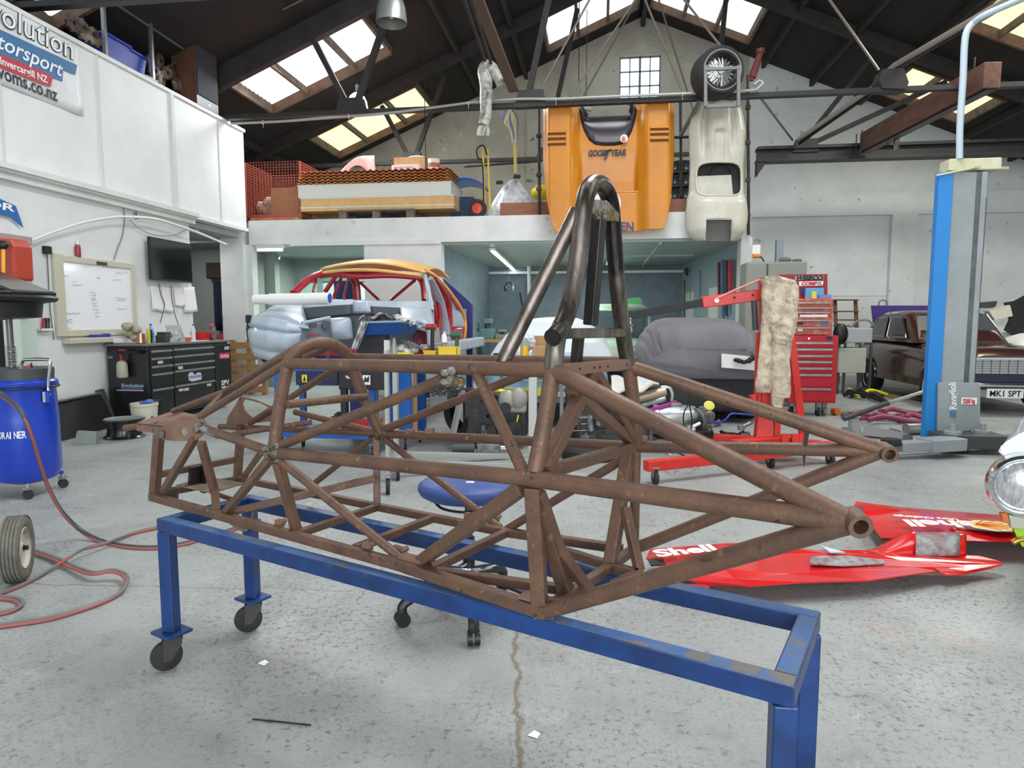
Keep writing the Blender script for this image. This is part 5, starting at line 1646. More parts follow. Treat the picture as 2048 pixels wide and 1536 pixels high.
for i in range(6):
 MB().tube([at(1022 + rnd.uniform(-4, 8), 216, Y=11.55), at(1010 + i * 5, 240 + rnd.uniform(-4, 4), Y=11.55), at(1020 + i * 3, 262 + rnd.uniform(-6, 6), Y=11.55), at(1028 + rnd.uniform(-5, 5), 285, Y=11.6)], .013, sub=5, n=6).build('rope', [M_('cream_rope', rgb(198, 190, 160), .8), M_('blue_rope', rgb(96, 116, 134), .8)][i % 3 == 2], t, world=True, smooth=True)
MB().box(at(1006, 222, Y=11.55), (.06, .04, .18), R=Matrix.Rotation(.4, 3, 'Y')).build('blue_buckle', M_('pale_blue_plastic', rgb(120, 130, 170), .5), t, world=True)

# ---- orange racing car body hung on the mezzanine front
YO = 11.38
orb = M_('papaya_orange_paint', rgb(204, 130, 26), .42, coat=.2, c2=rgb(190, 118, 20), scale=2)
t = thing('orange_car_body', 'orange racing car rear body panel hung on end over the mezzanine front', 'car body', tuple(at(1217, 330, Y=YO)))
def sm(a, b_, x):
 x = max(0., min(1., (x - a) / (b_ - a)))
 return x * x * (3 - 2 * x)
def otop(x):
 if x < 1155:
  return 208 + (x - 1087) * .06
 if x > 1277:
  return 204 - (x - 1277) * .12
 s = abs((x - 1216) / 61.0)
 return 289 - 80 * (s ** 4.2)
def obot(x):
 e = max(0, (1116 - x) / 29.0) if x < 1116 else max(0, (x - 1322) / 25.0)
 return 469 - 6 * sm(1110, 1325, x) - e * e * 150
def orel(x, y):
 e = abs(x - 1217) / 130.0
 d = .16 * sm(.42, .62, e) + .05 * sm(300, 420, y)
 d -= .16 * sm(.86, 1.0, e) ** 2
 if y < 384:
  d -= .11 * (1 - sm(.40, .48, e)) * sm(292, 380, y)
 return d
def ofn(u, v):
 x = 1087 + 260 * u
 y0, y1 = otop(x), obot(x)
 y = y0 + (y1 - y0) * v
 p = at(x, y, Y=YO)
 return (p.x, YO - orel(x, y), p.z)
MB().sheet(ofn, 110, 90, .012).build('shell', orb, t, world=True, smooth='full')
# ledge under the intake recess
MB().tube([at(1168, 384, Y=YO - .05), at(1280, 384, Y=YO - .05)], .012, n=8).build('recess_lip', orb, t, world=True, smooth=True)
# smoked screen with a clear opening
sc_ = [(x, otop(x) + 3) for x in (1157, 1162, 1168, 1178, 1190, 1205, 1217, 1229, 1243, 1254, 1264, 1270, 1275)]
def ws(u, v):
 # left, bottom, right band of the screen around the opening
 k = u * (len(sc_) - 1)
 i = min(int(k), len(sc_) - 2)
 f = k - i
 ox, oy = sc_[i][0] + (sc_[i + 1][0] - sc_[i][0]) * f, sc_[i][1] + (sc_[i + 1][1] - sc_[i][1]) * f
 hx = 1166 + (1262 - 1166) * sm(.04, .96, u) if .12 < u < .88 else (1166 + 12 * u / .12 if u <= .12 else 1262 - 5 * (1 - u) / .12)
 hy = 236 - 6 * u if .14 < u < .86 else (213 + 22 * u / .14 if u <= .14 else 204 + 26 * (1 - u) / .14)
 x, y = ox + (hx - ox) * v, oy + (hy - oy) * v
 p = at(x, y, Y=YO)
 return (p.x, YO - .02 - .06 * math.sin(PI * min(1, v)) * .6, p.z)
MB().sheet(ws, 60, 8, .006).build('smoked_screen', M_('smoked_purple_perspex', rgb(44, 30, 42), .25, coat=.1), t, world=True, smooth='full')
for (xa_, xb_, ys) in ((1095, 1132, (264, 274, 285)), (1300, 1338, (255, 265, 277))):
 for y in ys:
  p, q = at(xa_, y, Y=YO - .19), at(xb_, y - 1, Y=YO - .19)
  MB().bar(p, q, .05, .04).build('louvre', M_('louvre_orange', rgb(196, 124, 26), .4), t, world=True, bevel=.01)
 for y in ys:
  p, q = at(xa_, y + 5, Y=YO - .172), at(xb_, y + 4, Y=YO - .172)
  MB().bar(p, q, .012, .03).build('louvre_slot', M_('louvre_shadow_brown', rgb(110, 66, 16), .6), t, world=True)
yo = YO - .03
text('GOOD', at(1176, 313, Y=yo), at(1213, 312, Y=yo), .10, inkb, parent=t, bold=.05, shear=.1, ext=.02)
text('YEAR', at(1220, 312, Y=yo), at(1253, 311, Y=yo), .10, inkb, parent=t, bold=.05, shear=.1, ext=.02)
b = MB()
for pts in ([(1203, 308), (1214, 303), (1222, 297), (1224, 300), (1217, 306), (1210, 310)], [(1212, 303), (1217, 300), (1216, 311), (1211, 319), (1207, 321), (1211, 313)], [(1206, 305), (1216, 299), (1226, 299), (1216, 302)]):
 b.prism([at(x, y, Y=yo - .03) for x, y in pts], (0, .004, 0))
b.build('winged_foot_mark', inkb, t, world=True)
text('McLAREN', at(1178, 463, Y=YO - .08), at(1267, 462, Y=YO - .08), .145, M_('decal_blue', rgb(58, 52, 120), .5), parent=t, bold=.02, ext=.02)
MB().cyl(at(1214, 408, Y=YO - .065), at(1214, 408, Y=YO - .075), .225, n=36).build('number_roundel', whitepl, t, world=True)
MB().cyl(at(1248, 277, Y=YO - .09), at(1248, 277, Y=YO - .095), .062, n=24).build('extinguisher_sticker', whitepl, t, world=True)
text('E', at(1244, 282, Y=YO - .10), at(1251, 282, Y=YO - .10), .07, M_('decal_red', rgb(206, 40, 44), .5), parent=t, bold=.03)

# ---- white racing car body
YW = 11.35
t = thing('white_car_body', 'white unpainted glassfibre car body hung nose down beside the orange one', 'car body', tuple(at(1434, 340, Y=YW)))
prof = [(206, 40), (212, 46), (222, 50), (235, 53), (262, 58), (280, 56), (300, 56), (330, 54), (360, 55), (385, 56), (400, 60), (425, 63), (445, 62), (465, 58), (478, 48), (484, 36)]
def hw(y):
 for i in range(len(prof) - 1):
  if prof[i][0] <= y <= prof[i + 1][0]:
   f = (y - prof[i][0]) / (prof[i + 1][0] - prof[i][0])
   return prof[i][1] + (prof[i + 1][1] - prof[i][1]) * f
 return prof[-1][1]
def wfn(u, v):
 y = 206 + 278 * v
 s = u * 2 - 1
 cxx = 1436 - 4 * v
 x = cxx + hw(y) * s
 d = .27 * (max(0, 1 - abs(s) ** 2.6)) ** .6
 if y < 330:
  k = 1 - sm(300, 335, y)
  d -= k * .10 * (math.exp(-((abs(s) - .52) / .12) ** 2)) * (1 - sm(250, 320, y) * .7)
  d += k * .05 * math.exp(-((abs(s)) / .3) ** 2) * sm(225, 250, y) * (1 - sm(262, 275, y))
  d -= k * .03 * (1 if abs(s) < .17 and y > 268 else 0)
 if y > 392:
  d += .06 * sm(392, 410, y) * (1 - sm(455, 484, y))
 ytop = 206 + (9 if .5 < abs(s) < .64 else 0)
 p = at(x, max(y, ytop), Y=YW)
 return (p.x, YW - d + .05, p.z)
def inr(x, y, x0, y0, x1, y1, r):
 dx = max(x0 + r - x, 0, x - (x1 - r))
 dy = max(y0 + r - y, 0, y - (y1 - r))
 return dx * dx + dy * dy < r * r
b = MB()
NU, NV = 80, 120
G = [[b._v(wfn(i / NU, j / NV)) for j in range(NV + 1)] for i in range(NU + 1)]
for i in range(NU):
 for j in range(NV):
  u, v = (i + .5) / NU, (j + .5) / NV
  y = 206 + 278 * v
  x = 1436 - 4 * v + hw(y) * (u * 2 - 1)
  if inr(x, y, 1391, 330, 1480, 396, 18) or inr(x, y, 1407, 443, 1459, 500, 3):
   continue
  b.bm.faces.new((G[i][j], G[i + 1][j], G[i + 1][j + 1], G[i][j + 1]))
loose = [v for v in b.bm.verts if not v.link_faces]
bmesh.ops.delete(b.bm, geom=loose, context='VERTS')
sh_ = b.build('shell', cream, t, world=True, smooth='full')
md = sh_.modifiers.new('thickness', 'SOLIDIFY')
md.thickness = .012
def wat(x, y, off=0):
 v = (y - 206) / 278
 u = ((x - 1436 + 4 * v) / hw(y) + 1) / 2
 p = V(wfn(max(0, min(1, u)), v))
 return p + V((0, -off, 0))
rim = []
for k in range(40):
 a = 2 * PI * k / 40
 c_, s_ = math.cos(a), math.sin(a)
 ex = .45
 rim.append(wat(1435.5 + 45 * math.copysign(abs(c_) ** ex, c_), 363 + 33 * math.copysign(abs(s_) ** ex, s_), .002))
MB().tube(rim, .017, loop=True, n=8).build('opening_rim', cream, t, world=True, smooth=True)
MB().tube([wat(x, y, 0) for x, y in ((1407, 482), (1407, 443), (1458, 443), (1459, 482))], .012, n=6).build('opening_rim', cream, t, world=True)
fl = [at(x, y, Y=YW - .02) for x, y in ((1393, 353), (1462, 350), (1466, 392), (1393, 398))]
MB().prism(fl, (0, -.03, 0)).build('inner_flap', cream, t, world=True, bevel=.01)
MB().prism([at(x, y, Y=YW + .10) for x, y in ((1385, 325), (1486, 325), (1486, 405), (1385, 405))], (0, .02, 0)).build('inner_bulkhead', M_('dark_interior_grp', rgb(60, 54, 52), .7), t, world=True)
MB().lathe(at(1440, 352, Y=YW + .06), (0, 1, .2), [(.16, 0), (.18, .01), (.16, .03)], 24, caps=False).build('inner_ring', rubber, t, world=True, smooth=True)
MB().prism([at(x, y, Y=YW + .08) for x, y in ((1403, 440), (1462, 440), (1462, 482), (1403, 482))], (0, .02, 0)).build('rear_panel', M_('grey_backing', rgb(126, 122, 118), .7), t, world=True)

# ---- slick tyre with mesh wheel in a stand over the rail
wc = at(1444, 140, Y=10.62)
t = thing('racing_wheel', 'fat black slick tyre on a silver mesh wheel standing high over the white body', 'wheel', tuple(wc))
MB().lathe(wc, V((-.22, 1, .06)), [(.235, .0), (.25, -.02), (.32, -.02), (.35, .01), (.36, .05), (.362, .33), (.35, .37), (.3, .38), (.24, .36)], 48, caps=False).build('tyre', rubber, t, world=True, smooth=True)
MB().lathe(wc, V((-.22, 1, .06)), [(.275, -.024), (.282, -.028), (.29, -.024)], 48, caps=False).build('sidewall_band', M_('pale_lettering_band', rgb(150, 146, 138), .6), t, world=True, smooth=True)
MB().lathe(wc, V((-.22, 1, .06)), [(.24, -.01), (.232, .0), (.22, .06), (.205, .10), (.205, .2)], 40, caps=False).build('rim', darksteel, t, world=True, smooth=True)
ax = V((-.22, 1, .06)).normalized()
a_ = V((1, .22, 0)).normalized()
q_ = ax.cross(a_)
b = MB()
for k in range(20):
 for s in (-1, 1):
  a1, a2 = 2 * PI * k / 20, 2 * PI * k / 20 + s * .45
  p = wc + ax * .06 + (a_ * math.cos(a1) + q_ * math.sin(a1)) * .05
  q = wc + ax * .09 + (a_ * math.cos(a2) + q_ * math.sin(a2)) * .205
  b.bar(p, q, .012, .014)
b.build('spoke_mesh', M_('silver_wheel_paint', rgb(196, 198, 200), .3, .7), t, world=True)
MB().cyl(wc + ax * .03, wc + ax * .1, .045, n=16).build('centre_cap', M_('silver_wheel_paint', rgb(196, 198, 200), .3, .7), t, world=True, smooth=True)
t = thing('tyre_stand', 'grey box-section stand holding the slick tyre on the truss rail', 'stand', tuple(at(1443, 185, Y=10.5)))
gm = M_('grey_box_section', rgb(112, 114, 114), .5)
for x in (1411, 1477):
 MB().bar(at(x, 213, Y=10.45), at(x, 131, Y=10.45), .045, .045).build('upright', gm, t, world=True)
MB().bar(at(1411, 139, Y=10.44), at(1477, 136, Y=10.44), .045, .04).build('crossbar', gm, t, world=True)
MB().bar(at(1362, 270, Y=11.9), at(1398, 205, Y=11.0), .05, .05).build('support_leg', gm, t, world=True)
MB().bar(at(1408, 213, Y=10.5), at(1478, 210, Y=10.5), .05, .05).build('base_bar', gm, t, world=True)
c = at(1513, 100, Y=13.5)
b = MB().cyl(at(1521, 105, Y=13.5), at(1504, 155, Y=13.5), .055, .075, n=12).cyl(at(1521, 98, Y=13.5), at(1521, 106, Y=13.5), .08, n=12).cyl(at(1504, 155, Y=13.5), at(1502, 161, Y=13.5), .045, n=12)
single('hydraulic_ram', b, M_('maroon_enamel', rgb(120, 52, 52), .5), 'maroon cylinder hanging from the roof right of the slick tyre', 'cylinder', origin=tuple(c), smooth=True)

# ---- runway beam of timber and the pale duct at the right of the roof
t = thing('runway_beam', 'heavy brown timber beam hung with steel hooks below the right roof slope', 'beam', tuple(at(1850, 220, Y=12.5)))
bm_ = M_('brown_timber_beam', rgb(118, 84, 70), .8, c2=rgb(92, 62, 52), scale=4, lo=.35, hi=.65, stretch=(4, .6, 4), bump=.15)
a, b_ = at(1732, 285, Y=14.4), at(1985, 150, Y=10.6)
MB().bar(a, b_, .24, .36).build('timber', bm_, t, world=True, bevel=.01)
MB().bar(a + V((.0, 0, -.19)), b_ + V((0, 0, -.19)), .16, .03).build('flitch_plate', darksteel, t, world=True)
for px, py, Y in ((1720, 285, 14.3), (1786, 262, 13.6), (1940, 150, 11.0)):
 c = at(px, py, Y=Y)
 MB().cyl(c + V((-.02, -.14, -.28)), c + V((-.02, -.14, .2)), .012, n=6).cyl(c + V((-.02, .14, -.28)), c + V((-.02, .14, .2)), .012, n=6).build('hanger_bolt', darksteel, t, world=True)
c = at(1793, 285, Y=13.6)
MB().bar(c + V((0, 0, .12)), c + V((0, 0, -.15)), .10, .02).bar(c + V((-.08, 0, .12)), c + V((-.08, 0, .25)), .02).bar(c + V((.08, 0, .12)), c + V((.08, 0, .25)), .02).bar(c + V((-.09, 0, .12)), c + V((.09, 0, .12)), .02).build('hook_shackle', darksteel, t, world=True)
P = [(1598, 278, 14.4), (1745, 176, 12.6), (1768, 150, 12.2), (1790, 130, 11.8), (2040, -15, 8.6)]
t = thing('bent_handrail', 'bent pale steel pipe rising from the girder to the top right of the roof', 'pipe', tuple(at(1690, 225, Y=13.4)))
MB().tube([at(x, y, Y=Y) for x, y, Y in P], .045, n=8).build('pipe', M_('pale_pipe', rgb(166, 158, 146), .5, .3), t, world=True, smooth=True)
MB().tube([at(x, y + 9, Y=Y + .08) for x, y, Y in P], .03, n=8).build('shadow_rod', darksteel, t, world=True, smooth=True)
t = thing('steel_gusset_box', 'black steel gusset box where rods meet right of the slick tyre', 'gusset', tuple(at(1825, 155, Y=11.1)))
MB().prism([at(x, y, Y=11.0) for x, y in ((1765, 176), (1758, 160), (1766, 138), (1808, 136), (1818, 165), (1812, 178))], (0, .3, 0)).build('plate', steelb, t, world=True)
# long tie rods of the roof
for a, b_, lab in (((1284, -20, 12.8), (1141, 193, 11.2), 'long diagonal tie rod left of the gable window'), ((1282, -20, 12.8), (1366, 186, 11.2), 'long diagonal tie rod right of the gable window'), ((1345, -30, 12.4), (1441, 92, 11.2), 'thin tie rod running down to the slick tyre'),
     ((1512, 183, 11.2), (1585, 280, 14.5), 'thin rod running from the tie rail down to the girder'), ((1645, -20, 10.6), (1757, 140, 11.0), 'dark tie rod coming down to the black gusset box')):
 b = MB().cyl(at(a[0], a[1], Y=a[2]), at(b_[0], b_[1], Y=b_[2]), .02, n=6)
 single('tie_rod', b, rodm, lab, 'tie rod', origin=tuple(at(b_[0], b_[1], Y=b_[2])))
b = MB().bar(at(940, -40, Y=9.0), at(1028, 182, Y=11.0), .16, .05)
single('hanging_post', b, M_('brown_post', rgb(88, 72, 62), .8), 'broad brown timber hanger coming down to the rail beside the wrapped exhaust', 'timber', origin=tuple(at(985, 80, Y=10)))
b = MB().bar(at(918, -30, Y=9.0), at(972, 126, Y=10.8), .035, .05).bar(at(932, -30, Y=9.0), at(984, 132, Y=10.8), .035, .05)
single('twin_hanger', b, timber, 'pair of dark straps holding the wrapped exhaust from the roof', 'hanger', origin=tuple(at(950, 60, Y=10)))

# ================================================================= CAR SHELL ON ROTISSERIE
primer = M_('blue_grey_primer', rgb(170, 182, 192), .42, coat=.1, c2=rgb(146, 158, 168), scale=3, lo=.35, hi=.7, bump=.25, bs=6)
primd = M_('dark_grey_primer', rgb(112, 122, 128), .5, c2=rgb(88, 96, 104), scale=4, lo=.3, hi=.7, bump=.2, bs=9)
cred = M_('crimson_cage_paint', rgb(176, 46, 58), .3, coat=.3, c2=rgb(150, 34, 48), scale=5)
cor = M_('faded_orange_roof_paint', rgb(232, 184, 106), .4, c2=rgb(214, 160, 80), scale=3)
navy = M_('navy_purple_frame_paint', rgb(44, 44, 112), .4)
t = thing('car_body_shell', 'stripped car shell with grey primer nose, crimson cage and orange roof, raised on a frame', 'car body', (-2.85, 8.6, 0))
def S(px, py, Y):
 return at(px, py, Y=Y)
def patch(nm, m, pts, th=.02, sub=10, bulge=0.0, axis=(0, -1, 0)):
 """four-cornered panel with a bulge towards axis"""
 P = [V(p) for p in pts]
 b = MB()
 def fn(u, v):
  p = (P[0] * (1 - u) + P[1] * u) * (1 - v) + (P[3] * (1 - u) + P[2] * u) * v
  return p + V(axis) * bulge * math.sin(PI * u) ** .7 * math.sin(PI * v) ** .7
 b.sheet(fn, sub, sub, th)
 return b.build(nm, m, t, world=True, smooth='full')

# front left wing and inner arch
b = MB()
NS = [((497, 640), (503, 694), 7.1), ((508, 632), (512, 712), 7.08), ((540, 636), (545, 722), 7.05), ((575, 644), (580, 722), 7.08), ((604, 652), (600, 700), 7.15), ((616, 656), (612, 676), 7.3)]
def wingf(u, v):
 k = u * (len(NS) - 1)
 i = min(int(k), len(NS) - 2)
 f = k - i
 f = f * f * (3 - 2 * f)
 A0, A1 = NS[i], NS[i + 1]
 y = A0[2] + (A1[2] - A0[2]) * f
 x0 = A0[0][0] + (A1[0][0] - A0[0][0]) * f
 y0 = A0[0][1] + (A1[0][1] - A0[0][1]) * f
 x1 = A0[1][0] + (A1[1][0] - A0[1][0]) * f
 y1 = A0[1][1] + (A1[1][1] - A0[1][1]) * f
 p = at(x0 + (x1 - x0) * v, y0 + (y1 - y0) * v, Y=y)
 d = .10 * math.sin(PI * v) ** .8 * math.sin(PI * min(1, u * 1.1)) ** .5 - .05 * math.exp(-((v - .28) / .06) ** 2) - .04 * math.exp(-((v - .78) / .08) ** 2 - ((u - .5) / .3) ** 2)
 return p + V((0, -d, 0))
b.sheet(wingf, 40, 30, .015)
b.build('front_wing_panel', primer, t, world=True, smooth='full')
patch('wing_top', primer, [S(497, 640, 7.1), S(618, 656, 7.1), S(604, 609, 8.0), S(548, 610, 8.0)], .015, 12, .05, (0, 0, 1))
patch('wing_top_recess', primd, [S(574, 628, 7.6), S(614, 650, 7.15), S(604, 611, 8.0), S(588, 612, 8.0)], .02, 6, .0, (0, 0, 1))
MB().tube([S(497, 640, 7.08), S(495, 660, 7.05), S(498, 682, 7.05)], .016, n=6).box(S(497, 638, 7.05), (.05, .04, .09)).build('wing_edge_seal', blackpl, t, world=True)
MB().ball(S(511, 664, 6.99), (.022, .01, .05)).build('masking_mark', M_('pale_yellow_mark', rgb(222, 222, 190), .6), t, world=True, smooth=True)
# scuttle, firewall and slam panel
patch('firewall', primd, [S(600, 628, 8.0), S(840, 628, 8.0), S(840, 704, 8.0), S(606, 704, 8.0)], .02, 14, .03)
patch('scuttle_top', primer, [S(598, 601, 8.15), S(862, 605, 8.15), S(862, 628, 7.9), S(598, 628, 7.9)], .02, 14, .02)
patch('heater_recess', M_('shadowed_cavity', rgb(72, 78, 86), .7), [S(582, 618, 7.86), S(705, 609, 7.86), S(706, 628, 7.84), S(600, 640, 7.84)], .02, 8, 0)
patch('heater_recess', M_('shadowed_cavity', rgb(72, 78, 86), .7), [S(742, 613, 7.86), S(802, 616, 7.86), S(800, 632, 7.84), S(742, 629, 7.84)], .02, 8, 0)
patch('wiper_mount', primer, [S(707, 604, 7.84), S(736, 604, 7.84), S(743, 625, 7.8), S(708, 625, 7.8)], .02, 6, .02)
MB().bar(S(604, 646, 7.2), S(660, 635, 7.5), .05, .035).build('slam_panel', primer, t, world=True, bevel=.01)
patch('radiator_panel', primd, [S(604, 648, 7.2), S(660, 640, 7.5), S(660, 690, 7.5), S(606, 690, 7.2)], .015, 8, .02)
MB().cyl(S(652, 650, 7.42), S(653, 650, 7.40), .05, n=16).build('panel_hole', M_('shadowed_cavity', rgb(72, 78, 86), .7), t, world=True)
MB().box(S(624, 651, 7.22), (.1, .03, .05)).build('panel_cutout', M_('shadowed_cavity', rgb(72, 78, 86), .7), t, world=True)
MB().box(S(627, 670, 7.2), (.11, .03, .025)).build('red_stripe', cred, t, world=True)
patch('strut_tower', primer, [S(650, 640, 7.6), S(700, 636, 7.7), S(705, 678, 7.7), S(656, 680, 7.6)], .02, 10, .08)
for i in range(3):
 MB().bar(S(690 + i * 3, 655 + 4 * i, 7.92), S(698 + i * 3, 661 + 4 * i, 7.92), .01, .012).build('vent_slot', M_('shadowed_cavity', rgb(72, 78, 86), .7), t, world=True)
patch('right_wing_inner', primer, [S(800, 616, 7.9), S(862, 618, 7.9), S(864, 668, 7.3), S(806, 650, 7.3)], .02, 12, .09)
MB().tube([S(822, 662, 7.25), S(832, 645, 7.25), S(848, 646, 7.25), S(858, 662, 7.25), S(860, 690, 7.25)], .035, sub=5).build('wheel_arch_edge', primer, t, world=True, smooth=True)
patch('wheel_arch_liner', M_('dark_crimson', rgb(110, 40, 50), .5), [S(826, 660, 7.5), S(856, 660, 7.5), S(860, 705, 7.5), S(826, 705, 7.5)], .02, 6, -.05)
patch('lower_front_rail', cred, [S(604, 694, 7.9), S(850, 694, 7.9), S(850, 712, 7.9), S(604, 712, 7.9)], .05, 6, 0)
MB().bb(-3.5, 8.0, .95, -1.95, 11.2, 1.0).build('floor_pan', cred, t, world=True)
MB().bb(-3.55, 8.0, .93, -3.42, 11.2, 1.08).build('sill', cred, t, world=True, bevel=.02)
MB().bb(-2.03, 8.0, .93, -1.9, 11.0, 1.08).build('sill', primer, t, world=True, bevel=.02)
MB().cyl(S(531, 717, 7.35), S(531, 717, 7.30), .05, n=16).build('mount_hole', blackp, t, world=True)
patch('front_jig_bracket', M_('jig_steel', rgb(142, 152, 158), .45, .3), [S(517, 703, 7.38), S(544, 703, 7.38), S(543, 736, 7.38), S(518, 736, 7.38)], .02, 4, 0)
def tb(nm, pts, r, m=cred, sub=5, ry=None):
 MB().tube([S(*p) for p in pts], r, n=10, sub=sub, ry=ry).build(nm, m, t, world=True, smooth=True)
tb('windscreen_pillar', [(588, 586, 8.15), (604, 570, 8.3), (625, 554, 8.5), (645, 546, 8.7)], .045, ry=.06)
tb('windscreen_pillar', [(863, 622, 8.1), (857, 585, 8.3), (853, 565, 8.5), (849, 551, 8.7)], .032, primer)
tb('inner_pillar', [(848, 600, 8.6), (846, 575, 8.7), (842, 562, 8.75), (836, 556, 8.8)], .034)
tb('screen_header', [(640, 547, 8.7), (680, 550, 8.6), (720, 553, 8.55), (780, 551, 8.6), (848, 556, 8.7)], .035)
tb('screen_header', [(640, 546, 8.66), (690, 541, 8.55), (750, 541, 8.5), (800, 546, 8.55), (850, 552, 8.68)], .022, cor)
# roof skin
b = MB()
def roofs(u, v):
 x = 640 + 210 * u
 yf = 546 - 6 * math.sin(PI * u) + 7 * u * u
 p = at(x, yf, Y=8.62)
 bk = at(652 + 212 * u, 536, Y=8.62)
 return (p.x + .02 * v, 8.62 + 1.35 * v, p.z + .16 * math.sin(PI * min(1, .12 + v * .75)) + .05 * math.sin(PI * u))
b.sheet(roofs, 24, 16, .02)
b.build('roof_skin', cor, t, world=True, smooth='full')
tb('cage_tube', [(722, 566, 9.4), (759, 601, 9.9)], .024)
tb('cage_tube', [(829, 561, 9.4), (781, 601, 9.9)], .024)
tb('cage_tube', [(706, 552, 9.3), (712, 570, 9.3), (714, 590, 9.3), (715, 604, 9.3)], .06, ry=.035)
tb('cage_tube', [(698, 552, 9.2), (692, 575, 9.2), (688, 592, 9.2), (690, 604, 9.2)], .02)
tb('cage_tube', [(672, 551, 8.9), (662, 566, 8.9), (650, 584, 8.9)], .032)
tb('cage_tube', [(684, 552, 9.0), (674, 576, 9.0), (664, 604, 8.9)], .022)
tb('cage_tube', [(632, 558, 8.6), (626, 584, 8.5)], .018)
tb('cage_tube', [(640, 553, 9.2), (690, 548, 9.2), (760, 549, 9.2), (840, 556, 9.2)], .03)
for i in range(3):
 MB().cyl(S(702 + 3.5 * i, 560 + 5 * i, 9.22), S(702 + 3.5 * i, 560 + 5 * i, 9.2), .014, n=10).build('lightening_hole', blackp, t, world=True)
MB().box(S(691, 580, 9.9), (.3, .2, .28)).build('seat_harness', M_('blue_box', rgb(30, 50, 110), .6), t, world=True, bevel=.02)
# right-hand side seen in steep perspective
sideX = at(866, 600, Y=8.3).x
tb('roof_rail', [(850, 543, 8.7), (862, 549, 9.1), (880, 566, 9.6), (900, 592, 10.1), (916, 615, 10.5), (926, 634, 10.8)], .03, cred)
tb('body_edge', [(852, 542, 8.72), (866, 549, 9.1), (885, 566, 9.6), (904, 590, 10.1), (920, 613, 10.5), (929, 636, 10.8), (931, 655, 10.8), (929, 672, 10.8), (922, 692, 10.8)], .024, M_('orange_yellow_paint', rgb(232, 164, 52), .35))
tb('door_pillar', [(855, 556, 8.9), (868, 580, 9.2), (880, 610, 9.4), (888, 650, 9.5), (893, 700, 9.5)], .035, primer, ry=.08)
tb('door_pillar', [(852, 552, 8.9), (864, 575, 9.2), (875, 600, 9.35), (880, 630, 9.4), (878, 655, 9.4)], .035)
tb('door_pillar', [(868, 558, 9.2), (884, 582, 9.6), (895, 605, 9.9), (898, 640, 10.0), (897, 690, 10.0)], .03, cred, ry=.06)
tb('door_pillar', [(862, 616, 8.3), (864, 640, 8.3), (864, 662, 8.2)], .03, primer)
patch('rear_quarter', primer, [S(903, 616, 10.3), S(921, 620, 10.7), S(928, 655, 10.8), S(902, 655, 10.3)], .02, 8, .03, (1, 0, 0))
patch('rear_quarter_lower', cred, [S(900, 654, 10.3), S(928, 654, 10.8), S(922, 696, 10.8), S(898, 696, 10.3)], .02, 6, .02, (1, 0, 0))
patch('rear_bulkhead', cred, [S(862, 609, 10.6), S(905, 609, 10.6), S(905, 650, 10.6), S(862, 650, 10.6)], .02, 4)
patch('far_side', cred, [V((-3.5, 8.2, 1.05)), V((-3.5, 11.0, 1.05)), V((-3.5, 11.0, 1.5)), V((-3.5, 8.2, 1.5))], .02, 6, .05, (-1, 0, 0))
# rotisserie frame belongs under it
t2 = thing('rotisserie_frame', 'navy blue steel rotisserie frame holding the tail of the car body shell', 'frame', (-2.3, 11.2, 0))
Yr = 11.15
MB().prism([S(x, y, Yr) for x, y in ((884, 556), (905, 574), (936, 600), (944, 609), (944, 716), (933, 716), (933, 618), (918, 617), (904, 600))], (0, .09, 0)).build('side_plate', navy, t2, world=True)
a = S(938, 716, Yr)
MB().bb(a.x - .06, Yr - .7, .04, a.x + .06, Yr + .5, .14).bb(-3.4, Yr - .05, .04, a.x, Yr + .05, .14).build('base', navy, t2, world=True)
MB().bb(a.x - .05, Yr, .1, a.x + .05, Yr + .09, a.z + .03).build('post', navy, t2, world=True)
MB().bb(-2.9, 7.5, .0, -2.78, 7.62, .93).bb(-3.3, 7.5, 0, -2.4, 7.62, .08).bb(-3.5, 7.9, .85, -1.95, 8.1, .93).bb(-2.9, 7.5, .85, -2.78, 8.0, .93).build('front_stand', navy, t2, world=True)
# paper tubes on the nose
t = thing('poster_tubes', 'white cardboard tube with a blue inside lying across the nose of the car body shell', 'tube', tuple(S(585, 598, 7.45)))
p, q = S(509, 599, 7.5), S(660, 597, 7.42)
d = (q - p).normalized()
MB().cyl(p, p + d * .3, .058, n=24).build('tube', whitepl, t, world=True, smooth=True)
MB().lathe(p + d * .2, d, [(.05, 0), (.066, 0), (.067, (q - p).length - .2), (.058, (q - p).length - .2), (.056, .2)], 28, caps=False).build('tube', whitepl, t, world=True, smooth=True)
MB().cyl(q - d * .12, q - d * .004, .0575, n=24, caps=True).build('blue_lining', M_('lining_blue', rgb(40, 80, 176), .5), t, world=True, smooth=True)

# ================================================================= BENCHES IN FRONT OF THE SHELL
def castor(t, c, r=.05, m=rubber, fm=zinc, ang=0.3):
 c = V(c)
 dv = V((math.cos(ang), math.sin(ang), 0))
 MB().cyl(V((c.x, c.y, r)) - dv * .015, V((c.x, c.y, r)) + dv * .015, r, n=20).build('castor_wheel', m, t, world=True, smooth=True)
 b = MB()
 for s in (-1, 1):
  b.bar(V((c.x, c.y, r)) + dv * s * .02, V((c.x, c.y, r * 2 + .03)) + dv * s * .02, .035, .004, up=dv)
 b.box((c.x, c.y, 2 * r + .03), (.06, .06, .008)).build('castor_fork', fm, t, world=True)
benchb = M_('workshop_blue_enamel', rgb(22, 92, 178), .4, c2=rgb(18, 78, 156), scale=4)
dkb = M_('dark_navy_enamel', rgb(22, 30, 66), .4)
YB1 = 6.25
t = thing('blue_trolley_bench', 'blue steel workbench trolley with dark drawers and a lower shelf behind the dash hoop', 'workbench', (-2.6, YB1, 0))
